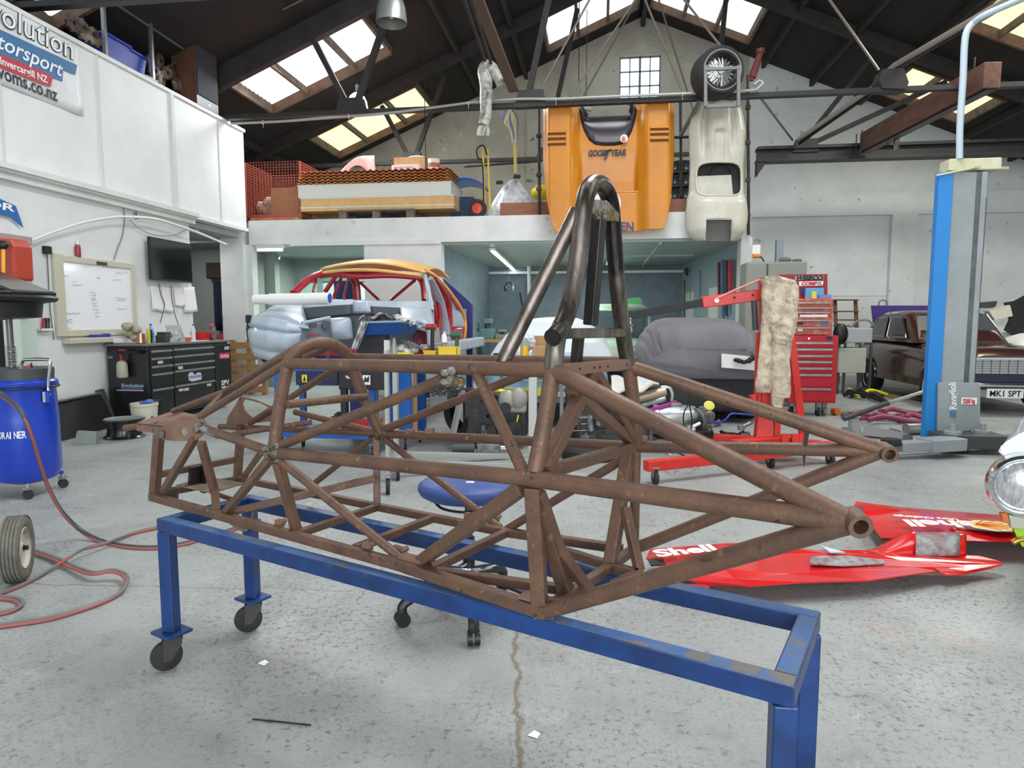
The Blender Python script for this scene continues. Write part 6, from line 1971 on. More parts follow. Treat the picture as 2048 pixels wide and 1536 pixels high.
xa, xb = S(548, 760, YB1).x, S(752, 760, YB1).x
zt = S(620, 737, YB1).z
MB().bb(xa, YB1, zt - .03, xb, YB1 + .6, zt).build('worktop', benchb, t, world=True, bevel=.005)
for x in (xa + .03, xb - .05):
 for y in (0, .55):
  MB().bb(x - .03, YB1 + y, .12, x + .03, YB1 + y + .05, zt - .03).build('leg', benchb, t, world=True)
  castor(t, (x, YB1 + y, 0), .055)
MB().bb(xa, YB1, .19, xb, YB1 + .6, .24).build('lower_shelf', benchb, t, world=True)
d1 = MB().bb(S(592, 750, YB1).x, YB1 - .01, S(592, 770, YB1).z, S(675, 750, YB1).x, YB1 + .5, zt - .03).build('drawer_unit', dkb, t, world=True, bevel=.005)
MB().box(S(609, 757, YB1 - .02), (.052, .004, .072)).build('yellow_label', M_('label_yellow', rgb(226, 206, 40), .5), d1, world=True)
MB().prism([S(609, 751, YB1 - .024), S(612, 762, YB1 - .024), S(606, 762, YB1 - .024)], (0, -.002, 0)).build('warning_mark', blackpl, d1, world=True)
t = thing('black_tool_case', 'black tool case with a white emblem hanging at the right of the blue trolley bench', 'tool case', (S(720, 770, 6.15).x, 6.15, .6))
MB().bb(S(676, 750, 6.1).x, 6.1, S(700, 779, 6.1).z, S(768, 750, 6.1).x, 6.24, S(700, 735, 6.1).z).build('case', blackpl, t, world=True, bevel=.01)
MB().box(S(733, 760, 6.08), (.075, .004, .09)).build('emblem_plate', inkw, t, world=True)
MB().prism([S(x, y, 6.07) for x, y in ((727, 764), (730, 752), (733, 758), (738, 751), (738, 764))], (0, -.002, 0)).build('emblem', blackpl, t, world=True)
MB().bb(S(681, 800, 6.15).x, 6.15, .25, S(692, 800, 6.15).x, 6.22, .7).build('stand_leg', blackpl, t, world=True)
t = thing('red_tray', 'red plastic tray on the lower shelf of the blue trolley bench', 'tray', (S(718, 870, 6.3).x, 6.3, .24))
MB().hexa([(-.15, 0, 0), (.15, 0, 0), (.15, .2, 0), (-.15, .2, 0), (-.18, -.02, .12), (.18, -.02, .12), (.18, .22, .12), (-.18, .22, .12)]).build('tray', red, t, bevel=.008)
b = MB()
rnd = random.Random(2)
for i in range(10):
 c = S(rnd.uniform(640, 690), 868, 6.35)
 b.box((c.x, 6.35 + rnd.uniform(0, .3), .27 + rnd.uniform(0, .1)), (rnd.uniform(.04, .12), .06, rnd.uniform(.03, .09)), rz=rnd.uniform(0, 3))
single('loose_engine_parts', b, oil, 'heap of dark oily parts on the lower shelf beside the red tray', 'machine parts', origin=(S(665, 868, 6.35).x, 6.4, .24), bevel=.01)['kind'] = 'stuff'
YB2 = 6.75
t = thing('blue_steel_bench', 'tall blue-legged steel bench carrying yellow tubs and drills in front of the car shell', 'workbench', (S(820, 800, YB2).x, YB2, 0))
zt = S(820, 719, YB2).z
xa, xb = S(706, 720, YB2).x, S(962, 720, YB2).x
MB().bb(xa, YB2, zt - .05, xb, YB2 + .6, zt).build('worktop', M_('bench_top_grey', rgb(130, 130, 126), .5), t, world=True, bevel=.004)
for x0, x1, y in ((798, 821, 0), (828, 850, .45)):
 a, c = S(x0, 800, YB2 + y), S(x1, 800, YB2 + y)
 MB().bb(a.x, YB2 + y, .12, c.x, YB2 + y + .05, zt - .05).build('leg', benchb, t, world=True)
 castor(t, ((a.x + c.x) / 2, YB2 + y, 0), .055)
for x in (xa + .05, xb - .05):
 MB().bb(x - .03, YB2 + .5, 0, x + .03, YB2 + .56, zt - .05).build('leg', greym, t, world=True)
MB().bb(S(822, 800, YB2).x, YB2 + .1, .15, S(828, 800, YB2).x, YB2 + .14, zt).build('brown_upright', card, t, world=True)
MB().bb(S(850, 770, YB2).x, YB2 + .2, .42, S(885, 770, YB2).x, YB2 + .55, S(860, 762, YB2).z).build('drawer_pedestal', greym, t, world=True)
# aluminium frame stand
alf = M_('aluminium_section', rgb(178, 178, 172), .45, .4)
t = thing('aluminium_frame', 'aluminium section stand on castors with long rails lying near the floor', 'frame', (-1.2, 5.5, 0))
for (x0, x1, y0, y1, Y) in ((767, 779, 700, 958, 5.35), (784, 796, 740, 940, 5.75), (1057, 1073, 742, 935, 6.1)):
 a, c = S(x0, y0, Y), S(x1, y1, Y)
 MB().bb(a.x, Y, c.z, c.x, Y + .05, a.z).build('upright', alf, t, world=True, bevel=.003)
for p, q in (((784, 926, 5.5), (1062, 932, 6.1)), ((800, 908, 5.95), (1060, 914, 6.5))):
 MB().bar(S(*p), S(*q), .05, .05).build('floor_rail', alf, t, world=True, bevel=.003)
MB().bar(S(790, 930, 5.4), S(806, 908, 6.0), .05, .05).build('cross_rail', alf, t, world=True)
for px, py in ((776, 988), (796, 960), (1066, 940)):
 castor(t, at(px, py, z=0), .062)
# blue tray on a black cabinet
t = thing('machine_pedestal', 'black machine cabinet under the blue plastic tray', 'cabinet', (S(738, 700, 6.9).x, 6.9, zt))
MB().bb(S(713, 690, 6.9).x, 6.9, zt, S(770, 690, 6.9).x, 7.1, S(740, 668, 6.9).z).build('cabinet', blackpl, t, world=True, bevel=.01)
MB().bb(S(768, 700, 6.85).x, 6.85, zt, S(779, 700, 6.85).x, 6.9, S(740, 680, 6.85).z).build('white_post', whitepl, t, world=True)
t = thing('drip_tray', 'deep blue plastic tray holding crumpled cloths above the bench', 'tray', tuple(S(780, 668, 6.8)))
P = [S(730, 671, 6.8), S(800, 670, 6.8), S(829, 669, 7.1), S(735, 670, 7.15), S(722, 645, 6.75), S(803, 643, 6.75), S(836, 650, 7.1), S(728, 641, 7.2)]
MB().hexa(P).build('tray', M_('tray_blue', rgb(38, 78, 138), .35, c2=rgb(28, 62, 116), scale=6), t, world=True, bevel=.01)
MB().tube([P[4], P[5], P[6]], .012, n=6).build('tray_rim', M_('pale_blue_rim', rgb(130, 150, 170), .4), t, world=True)
cl = M_('striped_grey_cloth', rgb(196, 192, 188), .85, c2=rgb(60, 56, 60), scale=9, lo=.48, hi=.56, stretch=(1, 4, .5))
t = thing('work_cloth', 'crumpled striped grey cloth in and over the left end of the blue tray', 'cloth', tuple(S(730, 645, 6.8)))
b = MB()
def fn(u, v):
 p = S(722 + 100 * u, 644 - 13 * math.sin(PI * u) ** .6 - 2 * math.sin(u * 19), 6.9)
 return p + V((.02 * math.sin(v * 9 + u * 7), .28 * v - .12, .03 * math.sin(u * 13 + v * 8) - .02 * v))
b.sheet(fn, 30, 10, .008)
b.build('cloth_heap', cl, t, world=True, smooth='full')
b = MB()
def fn(u, v):
 x = 725 - 20 * v + 12 * u
 return S(x, 644 + 54 * v, 6.72) + V((0, -.02 * math.sin(u * 12) - .02, 0))
b.sheet(fn, 12, 10, .008)
b.build('hanging_end', cl, t, world=True, smooth='full')
# small things on the tall bench: tubs, drills, cans
def tub(px0, px1, py0, Y, lab, m=yellow):
 a, c = S(px0, py0, Y), S(px1, py0, Y)
 h = a.z - zt
 t = thing('parts_tub', lab, 'tub', ((a.x + c.x) / 2, Y, zt), 0)
 w = (c.x - a.x) / 2
 b = MB()
 for s in (-1, 1):
  b.box((s * w * .96, .09, h / 2), (.006, .18, h))
  b.box((0, .09 + s * .087, h / 2), (w * 2, .006, h))
 b.box((0, .09, .004), (w * 1.9, .17, .006)).build('tub', m, t)
 MB().box((0, .0, h), (w * 2.06, .012, .012)).build('rim', m, t)
 return t
tub(875, 914, 694, 6.78, 'yellow plastic tub below the green drill on the bench')
tub(846, 873, 702, 6.80, 'low yellow tub with red edge beside the black and red drill', M_('amber_yellow', rgb(232, 178, 20), .45))
tub(781, 818, 706, 6.80, 'low bright yellow tub under the white cloth on the bench', M_('lemon_yellow', rgb(238, 220, 30), .45))
def drill(px, py, Y, m1, m2, lab, flip=1):
 c = S(px, 714, Y)
 z1 = S(px, py, Y).z - zt
 t = thing('cordless_drill', lab, 'drill', (c.x, Y, zt))
 MB().box((0, 0, .03), (.09, .06, .05)).build('battery', blackpl, t, bevel=.008)
 MB().cyl((0, 0, .04), (.01 * flip, 0, z1 - .05), .021, n=12).build('grip', m2, t, smooth=True)
 MB().cyl((-.06 * flip, 0, z1 - .03), (.05 * flip, 0, z1 - .03), .033, n=14).build('motor_housing', m1, t, smooth=True)
 MB().cyl((-.06 * flip, 0, z1 - .03), (-.11 * flip, 0, z1 - .03), .022, .014, n=12).build('chuck', zinc, t, smooth=True)
drill(864, 648, 6.95, M_('drill_red', rgb(150, 34, 40), .4), blackpl, 'black and red cordless impact driver standing on the bench')
drill(913, 664, 7.0, M_('drill_green', rgb(46, 90, 70), .4), M_('drill_green', rgb(46, 90, 70), .4), 'green cordless drill standing in the yellow tub', 1)
c = S(889, 712, 7.0)
t = thing('aerosol_can', 'white aerosol can between the two cordless drills', 'can', (c.x, 7.0, zt))
MB().lathe((0, 0, 0), (0, 0, 1), [(.033, 0), (.034, .22), (.026, .25), (.012, .26)], 18).build('can', whitepl, t, smooth=True)
MB().cyl((0, 0, .255), (0, 0, .285), .013, n=12).build('nozzle', whitepl, t, smooth=True)
MB().cyl((0, 0, .05), (0, 0, .17), .0346, n=18, caps=False).build('label', M_('can_label', rgb(150, 150, 156), .5, c2=rgb(60, 60, 70), scale=30, lo=.5, hi=.56), t, smooth=True)
c = S(784, 712, 6.72)
t = thing('clear_bottle', 'clear grey spray bottle in front of the black pedestal on the bench', 'bottle', (c.x, 6.80, zt))
MB().lathe((0, 0, 0), (0, 0, 1), [(.035, 0), (.036, .10), (.018, .19), (.014, .22)], 16).build('bottle', M_('smoky_clear', rgb(140, 146, 140), .2), t, smooth=True)
b = MB()
rnd = random.Random(12)
for i in range(12):
 c = S(rnd.uniform(792, 850), rnd.uniform(694, 706), 6.95)
 b.ball((c.x, 6.95 + rnd.uniform(-.05, .1), max(c.z, zt + .03)), (.05, .05, .035), 8, 6)
single('white_rags', b, M_('dirty_white_rag', rgb(206, 204, 196), .9, c2=rgb(120, 112, 100), scale=14), 'crumpled white rags behind the yellow tubs on the bench', 'rags', origin=tuple(S(820, 700, 6.95)), smooth='full')
b = MB()
for i in range(4):
 b.bar(S(800 + i * 8, 676 + i * 3, 7.0), S(816 + i * 9, 696, 6.95), .022, .014)
single('spanner_set', b, alu, 'silver spanners piled behind the white rags on the bench', 'spanners', 'spanners on the bench', origin=tuple(S(815, 690, 7)))
b = MB()
rnd = random.Random(31)
for i in range(26):
 a = rnd.uniform(0, 6.28)
 c = S(rnd.uniform(872, 916), rnd.uniform(758, 782), 6.55)
 b.tube([c + V((.06 * math.cos(a + k * .7), .04 * math.sin(a + k * .7), .05 * math.sin(a + k * .9))) for k in range(7)], .006, n=5, sub=2)
single('wiring_loom', b, M_('dark_loom', rgb(52, 50, 48), .6), 'tangled dark wiring loom hanging under the right end of the tall bench', 'wiring', origin=tuple(S(895, 770, 6.55)))

# ================================================================= WORKROOM THINGS
tube_m = M_('fluorescent_tube', rgb(240, 250, 245), .4, emit=((.85, 1.0, .93, 1), 9.0))
bat = M_('lamp_batten', rgb(206, 212, 208), .5)
a, c = at(984, 502, z=2.62), at(1030, 543, z=2.62)
for k in range(3):
 p, q = a + (c - a) * (k / 3 + .01), a + (c - a) * ((k + 1) / 3 - .01)
 t = thing('strip_light', ['fluorescent strip light nearest the opening of the workroom', 'fluorescent strip light, middle of the row of three in the workroom', 'fluorescent strip light farthest back in the workroom'][k], 'strip light', tuple((p + q) / 2), 0, 'workroom strip lights')
 MB().bar(p + V((0, 0, .04)), q + V((0, 0, .04)), .12, .06).build('batten', bat, t, world=True)
 MB().cyl(p, q, .022, n=10).build('tube', tube_m, t, world=True, smooth=True)
for k, (px, py) in enumerate(((530, 500), (528, 517))):
 p = at(px, py, z=2.62)
 t = thing('strip_light', ['fluorescent strip light high in the left opening', 'fluorescent strip light farther back in the left opening'][k], 'strip light', tuple(p), 0)
 MB().bb(p.x - .15, p.y - .05, p.z + .02, p.x + .35, p.y + .05, p.z + .08).build('batten', bat, t, world=True)
 MB().cyl((p.x - .14, p.y, p.z), (p.x + .33, p.y, p.z), .022, n=10).build('tube', tube_m, t, world=True, smooth=True)
for (px, py, nm) in ((1218, 525, 'nearest the right wall of the workroom'),):
 p = at(px, py, z=2.62)
 t = thing('strip_light', 'fluorescent strip light ' + nm, 'strip light', tuple(p))
 MB().bb(p.x - .05, p.y - .3, p.z + .02, p.x + .05, p.y + .9, p.z + .08).build('batten', bat, t, world=True)
 MB().cyl((p.x, p.y - .28, p.z), (p.x, p.y + .88, p.z), .022, n=10).build('tube', tube_m, t, world=True, smooth=True)
area('workroom_strip_glow', (-.8, 13.8, 2.55), (-.8, 13.8, 0), .3, 3.0, 75, (.88, 1.0, .95))
area('office_strip_glow', (-5.2, 13.2, 2.55), (-5.2, 13.2, 0), 1.2, .3, 40, (.88, 1.0, .95))
# covered light blue car
def loft_car(name, mb_rings, m, t, smooth='full'):
 b = MB()
 b.rings(mb_rings)
 return b.build(name, m, t, world=True, smooth=smooth)
def section(xc, y, w, z0, z1, n=20, e=.45, taper=.8):
 out = []
 for k in range(n + 1):
  a = PI * k / n
  c_, s_ = math.cos(a), math.sin(a)
  zz = max(0, s_) ** e
  hwd = w / 2 * (1 - (1 - taper) * zz) * math.copysign(abs(c_) ** e, c_)
  out.append(V((xc + hwd, y, z0 + (z1 - z0) * zz)))
 return out
lb = M_('light_blue_car_paint', rgb(140, 178, 200), .35, coat=.4)
cover_w = M_('white_dust_cover', rgb(216, 222, 226), .75, c2=rgb(204, 210, 214), scale=3, bump=.2, bs=5)
xc = (S(958, 760, 8.5).x + S(1225, 760, 8.5).x) / 2
t = thing('covered_vintage_car', 'light blue vintage car with chrome grille under a white dust cover', 'car', (xc, 10.4, 0))
rg = []
for y, w, z1 in ((8.35, 1.35, .78), (8.45, 1.6, .88), (8.8, 1.7, .93), (9.8, 1.72, .96), (12.0, 1.7, .96), (12.5, 1.5, .9)):
 rg.append(section(xc, y, w, .32, z1, taper=.88))
loft_car('body', rg, lb, t)
rg = []
for y, w, z1 in ((9.0, 1.68, .98), (9.25, 1.70, 1.16), (9.6, 1.72, 1.33), (10.2, 1.72, 1.40), (11.2, 1.72, 1.41), (11.9, 1.7, 1.3), (12.4, 1.6, 1.05)):
 r = section(xc, y, w * 1.10, .72, z1, n=30, e=.6, taper=.66)
 for i, p in enumerate(r):
  p.x += .012 * math.sin(i * 2.1 + y * 3)
 rg.append(r)
loft_car('dust_cover', rg, cover_w, t)
grl = S(1110, 772, 8.3)
MB().bb(S(1040, 770, 8.3).x, 8.30, .60, S(1160, 770, 8.3).x, 8.36, .90).build('grille_surround', whitepl, t, world=True, bevel=.01)
MB().bb(S(1046, 770, 8.3).x, 8.29, .62, S(1154, 770, 8.3).x, 8.30, .88).build('grille_back', blackpl, t, world=True)
for k in range(11):
 z = .63 + k * .024
 MB().bb(S(1047, 770, 8.28).x, 8.27, z, S(1153, 770, 8.28).x, 8.29, z + .009).build('grille_bar', chrome, t, world=True)
MB().bb(S(960, 800, 8.3).x, 8.22, .40, S(1225, 800, 8.3).x, 8.30, .50).build('bumper', chrome, t, world=True, bevel=.02)
for px in (990, 1192):
 c = S(px, 790, 8.3)
 MB().cyl(c, c + V((0, -.05, 0)), .09, n=20).build('headlamp', chrome, t, world=True, smooth=True)
MB().cyl(S(1167, 813, 8.26), S(1167, 813, 8.24), .028, n=14).build('red_badge', M_('badge_red', rgb(196, 40, 60), .4), t, world=True)
for x in (xc - .72, xc + .72):
 for y in (8.9, 11.6):
  MB().cyl((x - .09, y, .30), (x + .09, y, .30), .30, n=24).build('wheel', rubber, t, world=True, smooth=True)
# grey covered car
covcar = t
xc = (.50 + 2.20) / 2
gco = M_('grey_fleece_cover', rgb(116, 112, 118), .85, c2=rgb(104, 100, 106), scale=2.5, bump=.25, bs=5)
t = thing('covered_car', 'car under a fitted grey fabric cover with its dark lower body showing', 'car', (xc, 10.9, 0))
rg = []
for y, w, z1 in ((8.90, 1.55, 1.02), (8.98, 1.62, 1.20), (9.2, 1.66, 1.31), (9.6, 1.68, 1.385), (10.6, 1.68, 1.40), (11.6, 1.7, 1.2), (12.4, 1.7, .95), (12.9, 1.5, .8)):
 r = section(xc, y, w, .60, z1, n=40, e=.42, taper=.80)
 for i, p in enumerate(r):
  p.x += .010 * math.sin(i * 1.7 + y * 2) + (.02 * math.sin(i * 2.3) if i > 30 else 0)
  p.y += .015 * math.sin(i * 1.3)
 rg.append(r)
loft_car('fabric_cover', rg, gco, t)
MB().bb(.60, 8.97, .16, 2.10, 12.6, .66).build('lower_body', M_('dark_violet_black', rgb(22, 20, 26), .6), t, world=True, bevel=.05)
for x in (.68, 2.02):
 for y in (9.6, 12.0):
  MB().cyl((x - .1, y, .29), (x + .1, y, .29), .29, n=24).build('wheel', rubber, t, world=True, smooth=True)
# sheet and gloves taped to its face
t = thing('notice_board', 'white sheet with black gloves lying against the grey covered car', 'board', tuple(S(1478, 725, 8.8)))
MB().prism([S(x, y, 8.83) for x, y in ((1443, 707), (1512, 714), (1512, 741), (1443, 735))], (0, .02, 0)).build('sheet', whitepl, t, world=True)
b = MB()
for x, y in ((1474, 720), (1480, 722), (1488, 724), (1497, 722), (1503, 718), (1508, 714)):
 b.ball(S(x, y, 8.78), (.045, .03, .03), 8, 6)
b.build('gloves', blackpl, t, world=True, smooth='full')
# pale green car and green board at the back of the workroom
t = thing('pale_green_car', 'pale green car roof showing behind the two covered cars', 'car', (S(1240, 640, 14.2).x, 14.9, 0))
x0, x1 = S(1165, 640, 14.2).x, S(1310, 640, 14.2).x
rg = [section((x0 + x1) / 2, y, w, .35, z1) for y, w, z1 in ((13.4, 1.4, .8), (13.6, 1.5, .95), (14.3, 1.5, 1.0), (16.4, 1.5, 1.0))]
loft_car('body', rg, M_('pale_green_paint', rgb(150, 168, 150), .4), t)
rg = [section((x0 + x1) / 2, y, w, z0, z1, e=.3) for y, w, z0, z1 in ((14.1, 1.35, 1.55, 1.66), (14.3, 1.35, 1.55, 1.70), (15.9, 1.3, 1.55, 1.70))]
loft_car('roof', rg, M_('pale_green_paint', rgb(150, 168, 150), .4), t)
for x in (x0 + .12, x1 - .12):
 MB().bar((x - .0, 14.0, 1.0), (x, 14.35, 1.6), .05).bar((x, 15.6, 1.6), (x, 16.0, 1.0), .05).build('roof_pillar', M_('pale_green_paint', rgb(150, 168, 150), .4), t, world=True)
b = MB().prism([S(x, y, 14.4) for x, y in ((1244, 603), (1250, 598), (1278, 594), (1284, 600), (1284, 610), (1246, 608))], (0, .4, 0))
single('green_bonnet', b, M_('bright_green_paint', rgb(50, 150, 70), .4), 'bright green panel lying on the pale green car roof', 'car panel', origin=tuple(S(1264, 602, 14.4)))
# bench along the back of the workroom
t = thing('wooden_workbench', 'wooden workbench along the back wall of the workroom', 'workbench', (S(1000, 680, 15.2).x, 15.2, 0))
x0, x1 = S(928, 680, 15).x, S(1200, 680, 15).x
MB().bb(x0, 15.0, .86, x1, 15.7, .93).build('worktop', M_('golden_timber', rgb(170, 132, 70), .6), t, world=True)
for x in (x0 + .1, (x0 + x1) / 2, x1 - .1):
 MB().bb(x - .05, 15.05, 0, x + .05, 15.15, .86).build('leg', wood, t, world=True)
MB().bb(x0, 15.1, .3, x1, 15.6, .34).build('shelf', wood, t, world=True)
teal = M_('grey_teal_enamel', rgb(96, 124, 126), .5)
rnd = random.Random(17)
for i, (px, w, h, lab, m) in enumerate(((948, .30, .34, 'pale teal bench machine beside the blue rotisserie frame', teal), (975, .34, .48, 'teal drill press on the workroom bench left of the white cover', teal), (1004, .3, .22, 'low grey vice on the workroom bench', greym), (1030, .25, .26, 'pale box on the workroom bench in front of the broom', whitepl),
          (1082, .12, .42, 'dark bench grinder above the white covered car', blackpl), (1100, .3, .3, 'red tool box on the workroom bench above the white cover', red), (1150, .22, .34, 'dark bench tool behind the roll hoop', darkgrey))):
 c = S(px, 670, 15.3)
 t = thing('bench_machine', lab, 'machine', (c.x, 15.3, .93))
 MB().box((0, 0, h * .25), (w, .25, h * .5)).build('base', m, t, bevel=.02)
 MB().cyl((0, 0, h * .5), (0, 0, h), w * .18, n=12).build('column', darkgrey, t, smooth=True)
 MB().box((.02, -.02, h * .85), (w * .6, .2, h * .25)).build('head', m, t, bevel=.02)
for i, (a, c, lab) in enumerate((((967, 590), (950, 640), 'broom handle leaning on the back wall near the blue frame'), ((1040, 586), (1050, 645), 'dark pole leaning on the back wall beside the downpipe'))):
 b = MB().cyl(S(a[0], a[1], 16.8), S(c[0], c[1], 16.3), .018, n=8)
 single('pole', b, woodd if i == 0 else blackp, lab, 'pole', origin=tuple(S(c[0], c[1], 16.3)))
b = MB().cyl((S(1058, 600, 16.8).x, 16.80, 0), (S(1058, 600, 16.8).x, 16.80, 2.7), .045, n=12)
single('downpipe', b, white, 'white pipe running up the back wall of the workroom', 'pipe', origin=(S(1058, 600, 16.8).x, 16.8, 0), smooth=True)
t = thing('hanging_headset', 'black ear defenders hanging on a cord from the workroom ceiling', 'headset', tuple(S(1018, 575, 12.9)))
MB().cyl(S(1018, 563, 12.9), V((S(1018, 563, 12.9).x, 12.9, 2.69)), .005, n=5).build('cord', grey, t, world=True)
c = S(1018, 574, 12.9)
MB().tube([c + V((.07 * math.cos(a), 0, .09 * math.sin(a))) for a in [i * PI / 8 for i in range(9)]], .014, n=8).build('headband', blackpl, t, world=True, smooth=True)
for s in (-1, 1):
 MB().ball(c + V((s * .07, 0, -.03)), (.03, .045, .06)).build('ear_cup', blackpl if s < 0 else grey, t, world=True, smooth=True)
# tools on the right wall of the workroom
def rw(px, py):
 # point on the slanted right wall
 r = ray(px, py)
 n = V((5.2, .4, 0)).normalized()
 return CAM + r * ((V((2.33, 12, 0)) - CAM).dot(n) / r.dot(n))
for i, (px, y0, y1, w, m, lab) in enumerate(((1376, 536, 552, .09, blackpl, 'black hook with cord high on the workroom right wall'), (1372, 560, 640, .05, darkgrey, 'chain hanging from the wall behind the crane boom tip'),
            (1384, 545, 600, .02, greym, 'thin grey rod on the workroom wall beside the chain'), (1404, 540, 600, .03, darkgrey, 'long dark rod on the workroom wall'),
            (1442, 525, 600, .06, M_('strap_maroon', rgb(90, 40, 50), .8), 'dark red ratchet straps hanging on the workroom wall'), (1450, 520, 640, .07, M_('strap_blue', rgb(70, 100, 140), .8), 'grey blue straps hanging on the workroom wall'),
            (1456, 521, 632, .06, blackpl, 'black straps hanging between the blue and red ones'), (1464, 520, 585, .09, M_('strap_red', rgb(176, 44, 56), .7), 'red and black bolt cutters on the workroom wall'), (1332, 558, 640, .10, M_('olive_hose', rgb(66, 62, 52), .8), 'coil of hose hanging in the back corner of the workroom'))):
 p, q = rw(px, y0), rw(px, y1)
 b = MB()
 n_ = 3 if w > .05 else 1
 for k in range(n_):
  o = V((-.04, (k - n_ / 2) * w * .8, 0))
  b.tube([p + o, (p + q) / 2 + o + V((0, .02 * math.sin(k * 3), 0)), q + o + V((0, 0, .05 * k))], max(.008, w * .3), sub=3, n=6)
 single('hanging_straps' if 'strap' in lab else 'wall_tool', b, m, lab, 'straps' if 'strap' in lab else 'tool', origin=tuple(p))
# small items on the floor of the workroom front: plastic bag, cartons and yellow jug by the white cover
b = MB()
rnd = random.Random(41)
for i in range(10):
 c = S(rnd.uniform(1048, 1066), rnd.uniform(672, 700), 7.2)
 b.ball(c, (.05, .05, .05), 8, 6)
single('plastic_bag', b, sh, 'crumpled clear plastic bag beside the cardboard cartons', 'bag', origin=tuple(S(1057, 690, 7.2)), smooth='full')
t = thing('parts_trolley', 'plain grey trolley top behind the top rail carrying the jug and cartons', 'trolley', (S(1070, 720, 7.1).x, 7.3, 0))
zt3 = S(1070, 716, 7.1).z
x0, x1 = S(985, 720, 7.1).x, S(1130, 720, 7.1).x
MB().bb(x0, 7.05, zt3 - .04, x1, 7.55, zt3).build('top', greym, t, world=True)
for x in (x0 + .05, x1 - .05):
 MB().bb(x - .02, 7.4, 0, x + .02, 7.44, zt3).build('leg', greym, t, world=True)
for px, y0, Y, w, lab in ((1083, 693, 7.1, .20, 'brown cardboard carton behind the roll hoop foot'), (1082, 672, 7.35, .18, 'brown cardboard carton stacked above the other by the roll hoop')):
 c = S(px, y0, Y)
 b = MB().bb(c.x - w / 2, Y, zt3, c.x + w / 2, Y + .2, c.z)
 single('carton', b, card, lab, 'carton', origin=(c.x, Y, zt3), bevel=.003)
c = S(1049, 712, 7.1)
t = thing('oil_jug', 'clear jug of yellow oil on the trolley in front of the white covered car', 'jug', (c.x, 7.1, zt3))
MB().cyl((0, 0, 0), (0, 0, .13), .045, n=16).build('oil', M_('amber_oil', rgb(214, 168, 30), .2), t, smooth=True)
MB().cyl((0, 0, .13), (0, 0, .21), .046, .03, n=16).build('jug_top', M_('smoky_clear', rgb(140, 146, 140), .2), t, smooth=True)
b = MB()
for i in range(4):
 b.cyl(S(988 + i * 3, 714, 7.2), S(988 + i * 3, 706, 7.2), .008, n=8)
single('socket_rail', b, darksteel, 'row of small dark sockets standing on the trolley edge', 'sockets', origin=tuple(S(992, 712, 7.2)))
b = MB().prism([S(x, y, 8.0) for x, y in ((1167, 686), (1205, 684), (1222, 712), (1195, 722), (1162, 718))], (0, .02, 0))
b.build('cover_corner', cover_w, covcar, world=True)
b = MB()
rnd = random.Random(77)
t = thing('engine_on_stand', 'black car engine with pale grey covers standing between the chassis tubes', 'engine', (S(1000, 860, 7.0).x, 7.0, 0))
Ye = 6.9
MB().bb(S(925, 850, Ye).x, Ye, .12, S(1052, 850, Ye).x, Ye + .5, S(980, 790, Ye).z).build('block', M_('engine_black', rgb(28, 29, 31), .5, c2=rgb(48, 48, 50), scale=12, bump=.3, bs=30), t, world=True, bevel=.03)
eg = M_('pale_grey_casting', rgb(150, 148, 140), .5, .2)
MB().ball(S(1015, 800, Ye - .05), (.10, .06, .11)).ball(S(1036, 798, Ye - .05), (.10, .06, .12)).build('timing_cover', eg, t, world=True, smooth=True)
MB().bb(S(1000, 805, Ye).x, Ye - .08, S(1000, 824, Ye).z, S(1054, 805, Ye).x, Ye, S(1000, 785, Ye).z).build('intake_cover', eg, t, world=True, bevel=.03)
for x, y, r in ((1012, 815, .06), (1030, 855, .075), (1005, 845, .05), (985, 860, .05), (1036, 862, .05)):
 c = S(x, y, Ye - .05)
 MB().lathe(c, (0, -1, 0), [(r, 0), (r, .02), (r * .8, .03), (r * .8, .04), (r, .05), (r, .07), (r * .3, .07)], 22).build('pulley', blackpl, t, world=True, smooth=True)
for i in range(10):
 c = S(rnd.uniform(965, 1000), rnd.uniform(785, 870), Ye - .03)
 MB().box(c, (rnd.uniform(.04, .09), .08, rnd.uniform(.03, .07)), rz=rnd.uniform(0, 1)).build('accessory', [castal, blackpl, oil][i % 3], t, world=True, bevel=.008)
MB().tube([S(972, 786, Ye - .02), S(990, 780, Ye - .04), S(1010, 783, Ye - .02)], .02, sub=4).tube([S(1037, 830, Ye - .1), S(1033, 850, Ye - .1), S(1038, 868, Ye - .1), S(1034, 880, Ye - .1)], .008, sub=4).build('yellow_cable', M_('yellow_green_cable', rgb(214, 214, 60), .5), t, world=True, smooth=True)
b = MB().bb(S(975, 785, 7.5).x, 7.5, S(975, 790, 7.5).z, S(1083, 785, 7.5).x, 7.6, S(975, 776, 7.5).z)
single('yellow_fluted_bar', b, M_('lime_yellow', rgb(220, 222, 40), .5), 'lime yellow bar behind the engine with the pale grey cover', 'bar', origin=tuple(S(1030, 780, 7.5)))
t = thing('upright_wheel', 'black tyre standing beside the engine on its stand', 'tyre', (S(935, 850, 7.6).x, 7.6, 0))
MB().lathe((0, 0, .29), (.3, 1, 0), [(.18, -.09), (.26, -.09), (.285, -.06), (.285, .06), (.26, .09), (.18, .09)], 32, caps=False).build('tyre', rubber, t, smooth=True)
t = thing('engine_stand', 'grey and black A-shaped engine stand legs left of the engine', 'stand', (S(920, 870, 7.0).x, 7.0, 0))
MB().bar(S(925, 780, 6.9), S(905, 872, 6.8), .06, .04).build('leg', alf, t, world=True)
MB().bar(S(945, 800, 7.0), S(925, 868, 6.85), .04, .04).build('leg', blackp, t, world=True)
MB().bar(S(900, 872, 6.7), S(960, 880, 6.9), .05, .05).build('foot', darkgrey, t, world=True)

